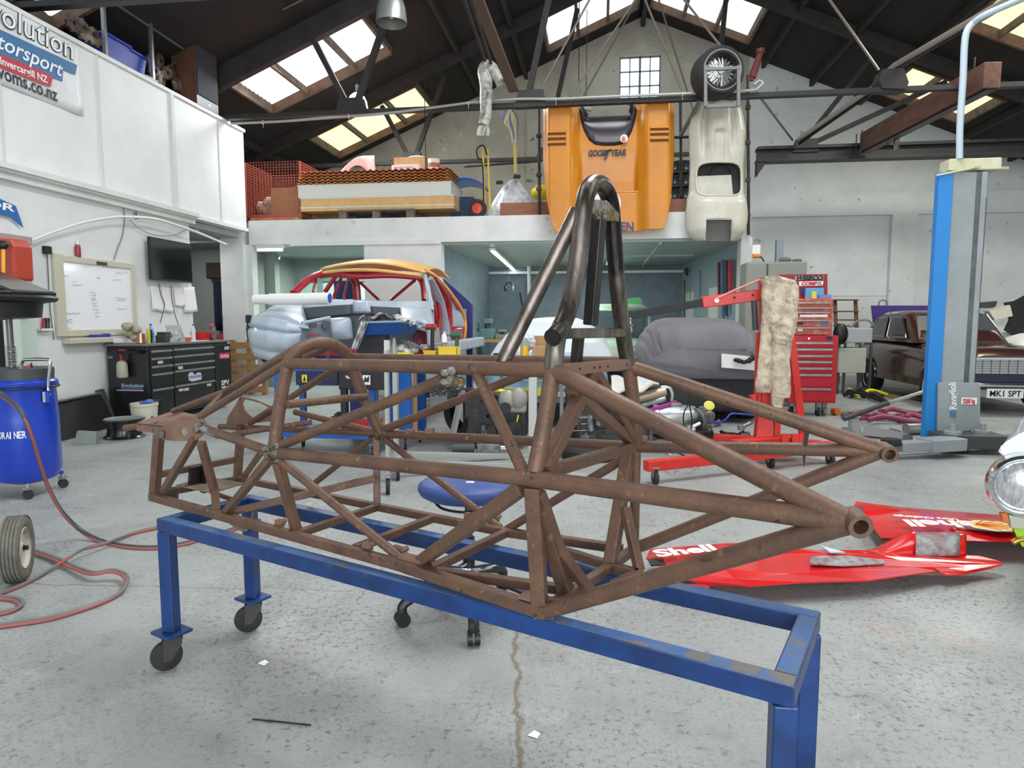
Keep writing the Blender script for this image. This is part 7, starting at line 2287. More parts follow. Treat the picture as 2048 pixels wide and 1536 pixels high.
# ================================================================= ENGINE CRANE WITH COVERALLS
craner = M_('crane_red_paint', rgb(210, 52, 40), .4, c2=rgb(190, 40, 34), scale=6)
t = thing('engine_crane', 'red folding engine crane with black boom end, wheeled legs and chain', 'engine crane', (1.75, 6.6, 0))
A_, B_, C_, D_ = at(1292, 932, z=.15), at(1560, 904, z=.15), at(1668, 893, z=.15), at(1395, 874, z=.15)
MB().bar(A_, B_, .09, .09).build('leg', craner, t, world=True, bevel=.008)
MB().bar(D_, C_ + V((-.1, .05, 0)), .09, .09).build('leg', craner, t, world=True, bevel=.008)
MB().bar(B_ + V((-.1, 0, 0)), C_, .10, .10).build('rear_beam', craner, t, world=True, bevel=.008)
MB().bar(at(1470, 890, z=.2), at(1600, 878, z=.2), .12, .09).build('base_beam', craner, t, world=True, bevel=.008)
for x in (1570, 1590, 1604):
 MB().bar(at(x, 885, Y=6.55), at(x, 868, Y=6.55), .04, .06).build('pin_bracket', craner, t, world=True)
for px, py in ((1310, 968), (1540, 936), (1660, 930)):
 castor(t, at(px, py, z=0), .055)
Yc = 6.75
MB().bar(at(1524, 884, Y=6.65), at(1531, 815, Y=Yc), .15, .12, up=(0, 1, 0)).build('mast_foot', craner, t, world=True, bevel=.01)
MB().bar(at(1531, 835, Y=Yc), at(1526, 560, Y=Yc), .085, .085, up=(0, 1, 0)).build('mast', craner, t, world=True, bevel=.008)
MB().bar(at(1514, 820, Y=6.7), at(1519, 665, Y=6.7), .065, .05, up=(0, 1, 0)).build('mast_plate', craner, t, world=True, bevel=.006)
MB().bar(at(1606, 878, Y=6.9), at(1582, 672, Y=6.8), .07, .05, up=(0, 1, 0)).build('back_brace', craner, t, world=True, bevel=.006)
MB().bar(at(1553, 876, Y=6.7), at(1556, 812, Y=6.7), .06, .05, up=(0, 1, 0)).build('ram_bracket', craner, t, world=True, bevel=.006)
MB().bar(at(1404, 605, Y=6.75), at(1532, 588, Y=6.75), .09, .11).build('boom', craner, t, world=True, bevel=.008)
MB().bar(at(1256, 632, Y=6.75), at(1406, 605, Y=6.75), .065, .075).build('boom_extension', blackp, t, world=True, bevel=.005)
for x, y, r, m in ((1433, 601, .022, alu), (1469, 595, .01, blackp), (1506, 590, .01, blackp)):
 c = at(x, y, Y=6.70)
 MB().cyl(c + V((0, .03, 0)), c + V((0, -.014, 0)), r, n=12).build('boom_bolt', m, t, world=True)
MB().tube([at(1432, 598, Y=6.7), at(1470, 580, Y=6.7), at(1519, 560, Y=6.7)], .010, ry=.022, n=8).build('pink_strap', M_('pink_strap', rgb(226, 130, 120), .7), t, world=True)
MB().cyl(at(1511, 660, Y=6.7), at(1508, 602, Y=6.7), .028, n=12).build('ram_body', darkgrey, t, world=True, smooth=True)
MB().cyl(at(1508, 795, Y=6.6), at(1512, 830, Y=6.6), .035, n=12).cyl(at(1507, 790, Y=6.6), at(1508, 798, Y=6.6), .045, n=12).build('ram_pump', craner, t, world=True, smooth=True)
b = MB()
for i in range(17):
 c = at(1259 + 3 * math.sin(i * .6) + max(0, i - 8) * 1.2, 640 + i * 5.2, Y=6.7)
 R_ = Matrix.Rotation(i * PI / 2, 3, 'Z')
 b.tube([c + R_ @ V((.014 * math.cos(a), 0, .022 * math.sin(a))) for a in [k * PI / 4 for k in range(8)]], .005, loop=True, n=5)
b.build('chain', chrome, t, world=True, smooth=True)
# coveralls draped over the mast
t = thing('coveralls', 'grubby cream coveralls draped over the mast of the red engine crane', 'clothing', tuple(at(1556, 700, Y=6.6)))
cov = M_('grubby_cream_cotton', rgb(206, 192, 170), .9, c2=rgb(140, 124, 108), scale=9, lo=.42, hi=.72, spots=[(rgb(158, 142, 124), 15, .60)], bump=1.0, bs=14)
def drape(pts, depth, nm, seed, nf=4):
 """pts = list of (py, left px, right px) from top to bottom"""
 b = MB()
 rings = []
 for i in range(len(pts) * 5 - 4):
  k = i / 5
  j = min(int(k), len(pts) - 2)
  f = k - j
  y, xl_, xr_ = [pts[j][q] + (pts[j + 1][q] - pts[j][q]) * f for q in range(3)]
  a, c = at(xl_, y, Y=6.50), at(xr_, y, Y=6.50)
  cc, hw_ = (a + c) / 2, (c.x - a.x) / 2
  r = []
  for q in range(28):
   an = 2 * PI * q / 28
   fo = 1 + .22 * math.sin(an * nf + seed + i * .25) + .10 * math.sin(an * 11 + i * .9 + seed) + .06 * math.sin(an * 3 - i * 1.3)
   r.append(V((cc.x + math.cos(an) * hw_ * (1 + .03 * math.sin(i * 1.1 + seed)), cc.y + .05 + math.sin(an) * depth * fo, cc.z)))
  rings.append(r)
 b.rings(rings)
 b.build(nm, cov, t, world=True, smooth='full')
drape([(552, 1522, 1560), (560, 1524, 1592), (572, 1526, 1600), (620, 1526, 1599), (650, 1530, 1596), (668, 1538, 1592), (682, 1546, 1586), (688, 1552, 1578)], .10, 'torso', 1, 5)
drape([(600, 1526, 1548), (660, 1524, 1549), (720, 1519, 1547), (770, 1513, 1546), (786, 1514, 1543)], .05, 'trouser_leg', 3, 3)
drape([(670, 1544, 1588), (720, 1543, 1583), (760, 1543, 1584), (788, 1545, 1584), (796, 1548, 1582)], .06, 'trouser_leg', 5, 3)
drape([(788, 1545, 1574), (805, 1546, 1570), (816, 1548, 1568)], .04, 'sleeve', 2, 3)

# ================================================================= PARTS HEAPED BY THE CRANE
def gearbox(px, py, Y, L_, r0, r1, m, lab, ang, name='gearbox', cat='gearbox', z=None):
 c = at(px, py, Y=Y)
 if z is not None:
  c.z = z
 d = V((math.cos(ang), math.sin(ang) * .4, .12)).normalized()
 t = thing(name, lab, cat, tuple(c))
 b = MB()
 n_ = 28
 rings = []
 for (s, r) in ((0, r0 * .9), (.02, r0), (.08, r0), (.1, r0 * .92), (.55, r1 * 1.15), (.75, r1), (1, r1 * .8)):
  a = d.orthogonal().normalized()
  q = d.cross(a)
  rings.append([c + d * L_ * s + a * math.cos(2 * PI * k / n_) * r * (1 + (.05 if k % 4 == 0 else 0)) + q * math.sin(2 * PI * k / n_) * r * (1 + (.05 if k % 4 == 0 else 0)) for k in range(n_)])
 b.rings(rings)
 b.build('bell_housing', m, t, world=True, smooth=True)
 MB().cyl(c + d * L_ * .98, c + d * L_ * 1.2, r1 * .45, n=14).build('output_tube', alu, t, world=True, smooth=True)
 MB().box(c + d * L_ * .5 + V((0, -.02, r1 * 1.1)), (.12, .08, .06), rz=ang).build('top_cover', castal, t, world=True, bevel=.01)
 MB().lathe(c - d * .01, d, [(r0 * 1.04, 0), (r0 * 1.04, .02), (r0 * .8, .02)], 28, caps=False).build('flange', zinc, t, world=True, smooth=True)
 return t
brightal = M_('bright_cast_alloy', rgb(196, 200, 200), .3, .7, rgb(160, 164, 164), 12)
gearbox(1310, 838, 7.1, .42, .15, .11, brightal, 'large bright alloy gearbox lying on the heap left of the red crane', .15)
gearbox(1395, 838, 7.05, .16, .11, .08, castal, 'short grey alloy casting with yellow cap beside the bright gearbox', .9)
c = at(1418, 812, Y=7.0)
b = MB().lathe(c, (.1, -1, .7), [(.01, 0), (.05, 0), (.055, .012), (.045, .02), (.02, .02)], 16)
single('yellow_pulley', b, M_('pale_yellow_metal', rgb(214, 204, 92), .5), 'pale yellow disc on top of the alloy castings', 'pulley', origin=tuple(c), smooth=True)
b = MB().bar(at(1287, 824, Y=6.95), at(1353, 804, Y=7.1), .035, .03).build('tmp', M_('magenta_anodised', rgb(186, 60, 160), .35, .3))
tag(b, 'magenta anodised bar lying across the engine heap', 'bar')
b.name = 'anodised_bar'
t = thing('exhaust_shield', 'tan heat-coloured exhaust silencer with bent pipe on top of the heap', 'silencer', tuple(at(1300, 790, Y=7.2)))
MB().cyl(at(1266, 800, Y=7.2), at(1330, 783, Y=7.3), .055, n=16).build('silencer', M_('tan_heat_steel', rgb(176, 160, 140), .35, .5), t, world=True, smooth=True)
MB().tube([at(1322, 775, Y=7.3), at(1338, 776, Y=7.3), at(1344, 788, Y=7.3), at(1343, 802, Y=7.3)], .022, sub=4).build('pipe', alu, t, world=True, smooth=True)
MB().cyl(at(1266, 818, Y=7.15), at(1330, 798, Y=7.25), .035, n=12).build('lower_tube', zinc, t, world=True, smooth=True)
b = MB()
def fn(u, v):
 return at(1222 + 95 * u, 755 + 6 * math.sin(u * 5) + 26 * v, Y=7.4 - .3 * v) + V((0, 0, .03 * math.sin(u * 11 + v * 4)))
b.sheet(fn, 24, 8, .02)
single('cream_cloth', b, M_('cream_vinyl', rgb(206, 200, 176), .6, c2=rgb(176, 180, 190), scale=9), 'crumpled cream cloth over the heap behind the drilled crossbar', 'cloth', origin=tuple(at(1260, 765, Y=7.3)), smooth='full')
t = thing('coolant_pipe', 'bent grey intake pipe with ribbed end on the black engine at the heap', 'pipe', tuple(at(1185, 840, Y=6.9)))
MB().tube([at(1182, 862, Y=6.9), at(1180, 842, Y=6.9), at(1186, 828, Y=6.9), at(1196, 832, Y=6.9), at(1197, 850, Y=6.9)], .035, sub=5, n=12).build('pipe', castal, t, world=True, smooth=True)
t = thing('black_engine', 'black engine block lying on the floor left of the red crane', 'engine', (at(1240, 870, Y=7.0).x, 7.1, 0))
a, c = at(1150, 880, Y=6.95), at(1300, 850, Y=6.95)
MB().bb(a.x, 6.95, 0.02, c.x, 7.5, at(1250, 832, Y=6.95).z).build('block', M_('engine_black', rgb(28, 29, 31), .5), t, world=True, bevel=.04)
MB().bb(at(1130, 880, Y=7.5).x, 7.5, .02, at(1420, 880, Y=7.5).x, 7.75, .62).build('radiator_stack', M_('black_fins', rgb(32, 32, 34), .6), t, world=True, bevel=.01)
for i in range(3):
 MB().bar(at(1128, 836 + 13 * i, Y=6.9), at(1182, 834 + 13 * i, Y=6.9), .02, .006).build('cooling_line', alu, t, world=True)
ORD = 'first second third fourth fifth sixth seventh eighth ninth tenth'.split()
rnd = random.Random(55)
for i in range(26):
 px, py = 1180 + 12.5 * i + rnd.uniform(-4, 4), rnd.uniform(848, 878)
 c = at(px, py, Y=rnd.uniform(6.85, 7.2))
 c.z = max(.04, c.z)
 s = (rnd.uniform(.06, .18), rnd.uniform(.05, .1), rnd.uniform(.03, .08))
 b = MB().box(c, s, rz=rnd.uniform(0, 3)).cyl(c, c + V((rnd.uniform(-.1, .1), rnd.uniform(-.05, .05), .05)), .02, n=10)
 o = single('engine_part', b, [castal, brightal, blackpl, darksteel, zinc][i % 5], ['grey cast engine part', 'bright alloy part', 'black plastic engine part', 'dark steel part', 'zinc-plated bracket'][i % 5] + ' in the heap, %s of its kind from the left' % ORD[i // 5], 'engine part', 'parts heaped at the crane, ' + ['grey', 'bright', 'black', 'dark', 'zinc'][i % 5], origin=tuple(c), bevel=.008)
b = MB().tube([at(1420, 842, Y=7.0), at(1438, 845, Y=6.95), at(1452, 838, Y=6.9), at(1462, 828, Y=6.9), at(1485, 828, Y=6.9), at(1520, 832, Y=6.8)], .009, sub=5, n=8)
single('blue_hose', b, M_('bright_blue_hose', rgb(50, 70, 180), .4), 'thin blue hose curling over the silver parts beside the crane mast', 'hose', origin=tuple(at(1460, 830, Y=6.9)), smooth=True)
b = MB().tube([at(1378, 790, Y=6.7), at(1378, 806, Y=6.7), at(1368, 825, Y=6.7), at(1368, 848, Y=6.7), at(1378, 865, Y=6.7), at(1384, 845, Y=6.7), at(1380, 815, Y=6.7), at(1376, 800, Y=6.7)], .007, sub=5, n=7)
single('black_cable', b, blackpl, 'black looped cable standing up from the heap before the grey car cover', 'cable', origin=tuple(at(1378, 850, Y=6.7)), smooth=True)
for pts, m, lab in (([(1330, 908, .14), (1345, 912, .17), (1362, 926, .05), (1400, 934, .02)], silver, 'silver braided hose hanging over the crane leg'), ([(1355, 905, .2), (1372, 914, .16), (1392, 930, .04)], blackpl, 'black hose end hanging over the crane leg')):
 b = MB().tube([at(x, y, z=z) for x, y, z in pts], .008, sub=4, n=7)
 single('braided_hose', b, m, lab, 'hose', origin=tuple(at(pts[1][0], pts[1][1], z=pts[1][2])), smooth=True)
for i, (px, py) in enumerate(((1330, 860), (1292, 884), (1240, 905), (1170, 905))):
 c = at(px, py, z=.06)
 b = MB().cyl(c + V((-.14, 0, 0)), c + V((.1, .03, 0)), .05, .055, n=16).box(c + V((.16, .02, 0)), (.14, .09, .08))
 if i < 2:
  single('gearbox_casing', b, castal, ['grey gearbox casing in the heap, behind the crane leg', 'grey gearbox casing on the floor before the black engine'][i], 'engine part', origin=tuple(c), bevel=.008)
c = at(905, 897, z=.06)
t = thing('starter_motor', 'dark cylinder with ribbed grey casting on the floor behind the blue stool', 'machine part', (c.x, c.y, 0))
MB().cyl(c + V((-.0, 0, 0)), c + V((.22, .04, 0)), .055, n=18).build('cylinder', darkgrey, t, world=True, smooth=True)
MB().box(c + V((.36, .06, 0)), (.24, .12, .11), rz=.1).build('casting', castal, t, world=True, bevel=.015)
MB().cyl(c + V((.48, .07, 0)), c + V((.66, .1, -.01)), .035, n=14).build('shaft', alu, t, world=True, smooth=True)
c = at(1180, 905, z=.05)
single('flat_tyre', MB().lathe(V((c.x, c.y, 0)), (0, 0, 1), [(.1, 0), (.26, 0), (.29, .03), (.29, .09), (.26, .12), (.1, .12)], 28), rubber, 'black tyre lying flat on the floor behind the engine bay', 'tyre', origin=(c.x, c.y, 0), smooth=True)

# ================================================================= RED TOOL CHESTS AND WALL THINGS AT THE BACK
Yt = 9.85
def T(px, py, Y=Yt):
 return at(px, py, Y=Y)
chest = M_('deep_red_enamel', rgb(176, 24, 40), .35, coat=.2)
t = thing('red_tool_chest', 'red roller tool chest with silver handles behind the crane', 'tool chest', (T(1625, 700).x, Yt + .2, 0))
xa, xb = T(1577, 750).x, T(1674, 750).x
z1, z0 = T(1625, 671).z, T(1625, 806).z
MB().bb(xa, Yt, z0, xb, Yt + .45, z1).build('body', chest, t, world=True, bevel=.008)
hs = [686, 699, 712, 724, 737, 750, 778]
for i, y in enumerate(hs):
 zt_, zb_ = T(1625, y - 3).z, T(1625, (hs[i + 1] - 5) if i < 6 else 801).z
 d = MB().bb(xa + .06, Yt - .012, zb_, xb - .07, Yt, zt_).build('drawer', chest, t, world=True, bevel=.003)
 MB().bb(xa + .07, Yt - .03, T(1625, y + 2).z, xb - .08, Yt - .01, T(1625, y - 2).z).build('handle', alu, d, world=True)
MB().cyl(T(1618, 677, Yt - .01), T(1618, 677, Yt - .015), .012, n=10).build('lock', chrome, t, world=True)
MB().box(T(1658, 676, Yt - .005), (.07, .01, .04)).build('badge', dkb, t, world=True)
for px, y in ((1640, 0), (1655, .05), (1590, .1)):
 c = T(px, 820)
 MB().cyl((c.x - .02, Yt + .1 + y, .065), (c.x + .02, Yt + .1 + y, .065), .065, n=20).build('castor_wheel', rubber if px < 1650 else grey, t, world=True, smooth=True)
 MB().bb(c.x - .03, Yt + .07 + y, .08, c.x + .03, Yt + .13 + y, z0).build('castor_fork', zinc, t, world=True)
t = thing('top_tool_chest', 'orange-red top tool chest covered in racing stickers on the red roller chest', 'tool chest', (T(1630, 640).x, Yt + .2, z1))
xa2, xb2 = T(1583, 650).x, T(1667, 650).x
z2 = T(1630, 597).z
ostk = M_('worn_orange_red', rgb(178, 80, 60), .5, c2=rgb(196, 140, 120), scale=14, lo=.5, hi=.66)
MB().bb(xa2, Yt + .04, z1 + .004, xb2, Yt + .4, z2).build('body', ostk, t, world=True, bevel=.008)
for y, y1 in ((606, 613), (616, 622), (625, 638), (641, 653), (656, 668)):
 d = MB().bb(xa2 + .02, Yt + .025, T(1625, y1).z, xb2 - .05, Yt + .04, T(1625, y - 1).z).build('drawer', ostk, t, world=True)
 MB().bb(xa2 + .02, Yt + .0, T(1625, y + 1).z, xb2 - .05, Yt + .03, T(1625, y - 1.5).z).build('handle', alu, d, world=True)
for s, x0, x1, y, h, m in (('NGK', 1596, 1606, 662, .045, inkw), ('|||||||', 1620, 1656, 663, .05, inkw), ('ED', 1596, 1607, 649, .04, blackp), ('FORD', 1640, 1658, 649, .05, inkblue), ('HERRAMIENTAS', 1601, 1656, 634, .045, inkw)):
 if s in ('HERRAMIENTAS', 'FORD', 'NGK', 'ED'):
  MB().bb(T(x0, y).x, Yt + .018, T(x0, y).z, T(x1, y).x, Yt + .024, T(x0, y).z + h * .7).build('sticker', m, t, world=True)
t = thing('sticker_board', 'red board of brand stickers standing in the lid above the top tool chest', 'sign', (T(1615, 580).x, Yt + .4, z2))
MB().prism([T(x, y, Yt + .36) for x, y in ((1560, 549), (1655, 548), (1655, 592), (1652, 597), (1560, 597))], (0, .03, 0)).build('board', M_('maroon_board', rgb(150, 34, 40), .5), t, world=True)
Ys = Yt + .35
MB().prism([T(x, y, Ys) for x, y in ((1590, 560), (1646, 559), (1648, 551), (1590, 552))], (0, -.004, 0)).build('sticker', M_('silver_sticker', rgb(170, 168, 166), .5), t, world=True)
text('WISECO', T(1590, 559.5, Ys - .01), T(1645, 559, Ys - .01), .058, blackp, parent=t, bold=.05, shear=.3)
MB().prism([T(x, y, Ys) for x, y in ((1598, 572), (1645, 571), (1647, 562), (1598, 563))], (0, -.004, 0)).build('sticker', inkw, t, world=True)
text('COMP', T(1602, 570, Ys - .01), T(1634, 570, Ys - .01), .048, M_('decal_red', rgb(206, 40, 44), .5), parent=t, bold=.05, shear=.2)
b = MB()
for i in range(3):
 for j in range(3):
  if (i + j) % 2 == 0:
   b.box(T(1637 + i * 2.4, 569 - j * 2.2, Ys - .008), (.016, .003, .014))
b.build('chequered_mark', blackp, t, world=True)
MB().box(T(1607, 582, Ys - .004), (.09, .006, .08)).build('sticker', M_('decal_blue', rgb(58, 52, 120), .5), t, world=True)
for k, (x, y, w, h, m, lab) in enumerate(((1630, 586, .24, .15, M_('sky_blue_box', rgb(96, 160, 200), .5), 'sky blue product box on the top tool chest'), (1629, 592, .06, .10, M_('yellow_white_pack', rgb(210, 204, 90), .5), 'small yellow and white pack before the sky blue box'), (1652, 594, .16, .05, M_('violet_white_pack', rgb(120, 130, 190), .5), 'violet and white pack at the right end of the top tool chest'))):
 c = T(x, 597, Yt + .06 + .08 * (k == 0))
 b = MB().box((c.x, c.y + .05, z2 + h / 2 + .003), (w, .06, h))
 single('product_box', b, m, lab, 'box', origin=(c.x, c.y, z2))
# grey electrical cabinets on the wall end
t = thing('grey_cabinet', 'tall grey machine cabinet behind the sticker board', 'cabinet', (T(1550, 600, 11.2).x, 11.3, 0))
MB().bb(T(1491, 600, 11.0).x, 11.0, 0, T(1612, 600, 11.0).x, 11.5, T(1550, 523, 11.0).z).build('body', M_('warm_grey_enamel', rgb(136, 140, 130), .5), t, world=True, bevel=.03)
MB().bb(T(1531, 600, 11.0).x, 10.985, .3, T(1534, 600, 11.0).x, 11.0, T(1550, 528, 11.0).z).build('door_gap', darkgrey, t, world=True)
c = T(1578, 520, 11.2)
b = MB().ball((c.x - .06, 11.2, T(1550, 523, 11.0).z + .04), (.10, .06, .045), 10, 7).ball((c.x + .12, 11.2, T(1550, 523, 11.0).z + .03), (.08, .05, .03), 10, 7)
single('grey_glove', b, M_('olive_grey', rgb(104, 106, 98), .8), 'dark grey gloves lying on top of the tall grey cabinet', 'gloves', origin=(c.x, 11.2, T(1550, 523, 11.0).z), smooth=True)
b = MB().bb(T(1553, 500, 11.9).x, 11.9, 0, T(1567, 500, 11.9).x, 12.0, T(1560, 480, 11.9).z)
single('grey_duct', b, M_('blue_grey_duct', rgb(134, 140, 148), .5), 'narrow grey duct rising behind the tall grey cabinet', 'duct', origin=(T(1560, 500, 11.9).x, 11.9, 0))
t = thing('power_socket', 'white socket box with orange plug on the column beside the grey cabinet', 'socket', tuple(T(1512, 510, 11.4)))
MB().box(T(1512, 500, 11.4), (.13, .06, .16)).build('box', whitepl, t, world=True, bevel=.01)
MB().cyl(T(1506, 512, 11.3), T(1521, 512, 11.3), .035, n=12).build('orange_plug', orange, t, world=True, smooth=True)
MB().tube([T(1521, 512, 11.3), T(1528, 525, 11.2), T(1529, 550, 11.1), T(1527, 580, 10.9)], .012, sub=4, n=7).build('cable', blackpl, t, world=True, smooth=True)
t = thing('step_ladder', 'brown wooden step ladder leaning on the back wall beside the top tool chest', 'ladder', (T(1690, 650, 15.5).x, 15.5, 0))
for x0, x1 in ((1670, 1676), (1711, 1718)):
 MB().bar(T(x0, 600, 15.6), at(x1, 765, z=.03), .07, .04).build('stile', woodd, t, world=True)
for y in (600, 623, 640, 652):
 MB().bar(T(1668, y, 15.5), T(1716, y, 15.5), .10, .03).build('tread', woodd, t, world=True)
t = thing('blasting_machine', 'pale grey machine cabinet on legs between ladder and brown car', 'machine', (T(1720, 680, 13.2).x, 13.2, 0))
gc = M_('pale_machine_grey', rgb(160, 166, 168), .5)
MB().bb(T(1690, 680, 13).x, 13.0, T(1700, 686, 13).z, T(1745, 680, 13).x, 13.6, T(1700, 656, 13).z).build('cabinet', gc, t, world=True, bevel=.02)
MB().bb(T(1673, 720, 13).x, 12.9, T(1700, 745, 13).z, T(1728, 720, 13).x, 13.5, T(1700, 696, 13).z).build('lower_cabinet', M_('pale_olive', rgb(168, 170, 158), .6), t, world=True, bevel=.01)
for x in (1678, 1690, 1720, 1742):
 MB().bb(T(x, 700, 13).x - .02, 12.98, 0, T(x, 700, 13).x + .02, 13.02, T(1700, 686, 13).z).build('leg', darkgrey, t, world=True)
MB().ball(T(1681, 668, 12.8), (.13, .1, .2)).build('dark_hopper', blackpl, t, world=True, smooth=True)
MB().tube([T(1700, 655, 13.2), T(1715, 642, 13.2), T(1735, 640, 13.2), T(1748, 652, 13.2)], .02, sub=4).build('arm', grey, t, world=True, smooth=True)
b = MB().prism([T(x, y, 14.8) for x, y in ((1743, 611), (1868, 611), (1868, 700), (1752, 690))], (0, .04, 0))
single('purple_panel', b, M_('deep_purple_panel', rgb(62, 44, 118), .4), 'deep purple panel standing behind the brown car', 'panel', origin=tuple(T(1800, 690, 14.8)))
b = MB().tube([T(1757, 611, 14.9), T(1759, 603, 14.9), T(1766, 600, 14.9), T(1773, 603, 14.9), T(1774, 611, 14.9)], .018, sub=4, n=8)
single('wall_ring', b, grey, 'grey hoop handle showing over the purple panel', 'handle', origin=tuple(T(1765, 605, 14.9)), smooth=True)

# ================================================================= BROWN CLASSIC SALOON
XB = 5.95
t = thing('brown_classic_car', 'dark brown classic two-door saloon with silver wheels behind the lift post', 'car', (XB, 12.4, 0))
brn = M_('dark_brown_metallic', rgb(70, 40, 34), .18, .3, coat=.8)
LT = M_('dark_tinted_glass', rgb(70, 72, 78), .08, coat=.6)
body = [(10.35, 1.50, .50, .86), (10.45, 1.56, .36, .93), (11.2, 1.62, .30, .97), (11.9, 1.62, .30, 1.00), (12.8, 1.64, .30, 1.00), (13.6, 1.64, .30, 1.02), (14.2, 1.60, .34, 1.00), (14.7, 1.5, .42, .94), (14.85, 1.35, .5, .85)]
def arch_ring(y, w, z0, z1):
 """body section whose sides tuck in above the wheels"""
 out = []
 for k in range(13):
  a = PI * k / 12
  c_, s_ = math.cos(a), math.sin(a)
  zz = max(0, s_) ** .5
  out.append(V((XB + w / 2 * math.copysign(abs(c_) ** .22, c_) * (1 - .06 * zz ** 3), y, z0 + (z1 - z0) * zz)))
 return out
MB().rings([arch_ring(*r) for r in body]).build('body', brn, t, world=True, smooth=True)
cab = [(11.95, 1.40, .98, 1.02), (12.45, 1.30, .98, 1.46), (12.9, 1.26, .98, 1.53), (13.6, 1.26, .98, 1.51), (14.0, 1.28, .98, 1.36), (14.45, 1.38, .96, 1.02)]
def cabr(y, w, z0, z1):
 h_ = w / 2
 return [V((XB + s * (h_ + (.08 if z == z0 else 0)), y, z)) for s, z in ((-1, z0), (-1, z1 - .05), (-.85, z1), (.85, z1), (1, z1 - .05), (1, z0))]
MB().rings([cabr(*c) for c in cab]).build('roof', brn, t, world=True, smooth=True)
for s in (-1, 1):
 xo = .665 * s
 def gl(y, z):
  f = (z - .98) / .5
  return V((XB + s * (.735 - .075 * f), y, z))
 for nm, pts in (('side_window', [(12.30, 1.06), (12.62, 1.40), (13.10, 1.42), (13.10, 1.06)]), ('rear_side_window', [(13.2, 1.06), (13.2, 1.42), (13.62, 1.40), (14.0, 1.12), (13.95, 1.06)])):
  MB().prism([gl(*p) for p in pts], (.008 * s, 0, 0)).build(nm, LT, t, world=True)
  P = [gl(*p) + V((.01 * s, 0, 0)) for p in pts]
  MB().tube(P, .010, loop=True, n=5).build('window_trim', chrome, t, world=True)
 for y in (11.2, 13.65):
  xo = XB + s * .83
  MB().lathe((xo, y, .31), (s, 0, 0), [(.19, -.2), (.29, -.2), (.31, -.17), (.31, -.02), (.29, .0), (.215, .01)], 30, caps=False).build('tyre', rubber, t, world=True, smooth=True)
  MB().lathe((xo, y, .31), (s, 0, 0), [(.215, .005), (.205, -.01), (.17, -.05), (.16, -.05), (.06, -.03), (.04, .0), (.0, .0)], 30, caps=False).build('rim', M_('polished_alloy', rgb(200, 202, 202), .25, .8), t, world=True, smooth=True)
  for k in range(8):
   a = 2 * PI * k / 8
   MB().cyl((xo - s * .028, y + .12 * math.cos(a), .31 + .12 * math.sin(a)), (xo - s * .02, y + .12 * math.cos(a), .31 + .12 * math.sin(a)), .022, n=8).build('rim_hole', darkgrey, t, world=True)
  MB().tube([V((XB + s * .815, y + .34 * math.cos(a), .31 + .34 * math.sin(a))) for a in [PI * k / 12 for k in range(13)]], .035, n=8).build('wheel_arch', brn, t, world=True, smooth=True)
  MB().cyl((XB + s * .70, y, .31), (XB + s * .822, y, .31), .335, n=28).build('arch_recess', blackp, t, world=True)
ws = [V((XB - .66, 12.05, 1.04)), V((XB + .66, 12.05, 1.04)), V((XB + .56, 12.42, 1.43)), V((XB - .56, 12.42, 1.43))]
MB().prism(ws, (0, -.03, .02)).build('windscreen', LT, t, world=True)
MB().tube([p + V((0, -.035, .02)) for p in ws], .014, loop=True, n=6).build('windscreen_trim', chrome, t, world=True)
YG = 10.34
MB().bb(XB - .70, YG - .03, .60, XB + .70, YG + .02, .80).build('grille', M_('silver_grille', rgb(176, 178, 180), .4, .5), t, world=True)
for k in range(1, 6):
 MB().bb(XB - .68, YG - .036, .60 + .033 * k, XB + .68, YG - .03, .605 + .033 * k).build('grille_slot', darkgrey, t, world=True)
for k in range(12):
 MB().bb(XB - .66 + k * .115, YG - .037, .60, XB - .655 + k * .115, YG - .03, .80).build('grille_slot', darkgrey, t, world=True)
MB().bb(XB - .74, YG - .06, .80, XB + .74, YG + .05, .83).build('grille_trim', chrome, t, world=True)
MB().tube([(XB - .8, 10.6, .44), (XB - .78, 10.28, .44), (XB, 10.2, .44), (XB + .78, 10.28, .44), (XB + .8, 10.6, .44)], .035, ry=.045, sub=5, n=10).build('bumper', chrome, t, world=True, smooth=True)
MB().bb(XB - .76, YG - .0, .46, XB + .76, YG + .2, .62).build('front_valance', M_('navy_shadow_paint', rgb(36, 30, 58), .3, coat=.4), t, world=True)
pc = at(2010, 787, Y=10.15)
MB().box(pc, (.47, .012, .13)).build('number_plate', whitepl, t, world=True)
text('MK1 SPT', pc + V((-.20, -.008, -.042)), pc + V((.205, -.008, -.042)), .085, blackp, parent=t, bold=.02)
# pale car with its bonnet up behind it
t = thing('pale_car', 'white car with its dark bonnet raised behind the brown saloon', 'car', (8.2, 14.6, 0))
MB().rings([section(8.3, y, 1.6, .3, z1, taper=.85) for y, z1 in ((13.4, .9), (13.6, 1.1), (16.0, 1.3), (16.4, 1.1))]).build('body', white, t, world=True, smooth='full')
MB().prism([T(x, y, 13.9) for x, y in ((2010, 605), (2030, 602), (2052, 590), (2060, 690), (2010, 660), (2020, 640))], (0, .05, 0)).build('raised_bonnet', blackp, t, world=True)
MB().prism([T(x, y, 14.2) for x, y in ((1962, 605), (1995, 602), (1992, 612), (1985, 616), (1962, 616))], (0, .2, 0)).build('black_spoiler', darkgrey, t, world=True)
MB().prism([T(x, y, 13.8) for x, y in ((1978, 622), (2020, 610), (2026, 632), (1990, 640))], (0, .2, 0)).build('cream_panel', cream, t, world=True)

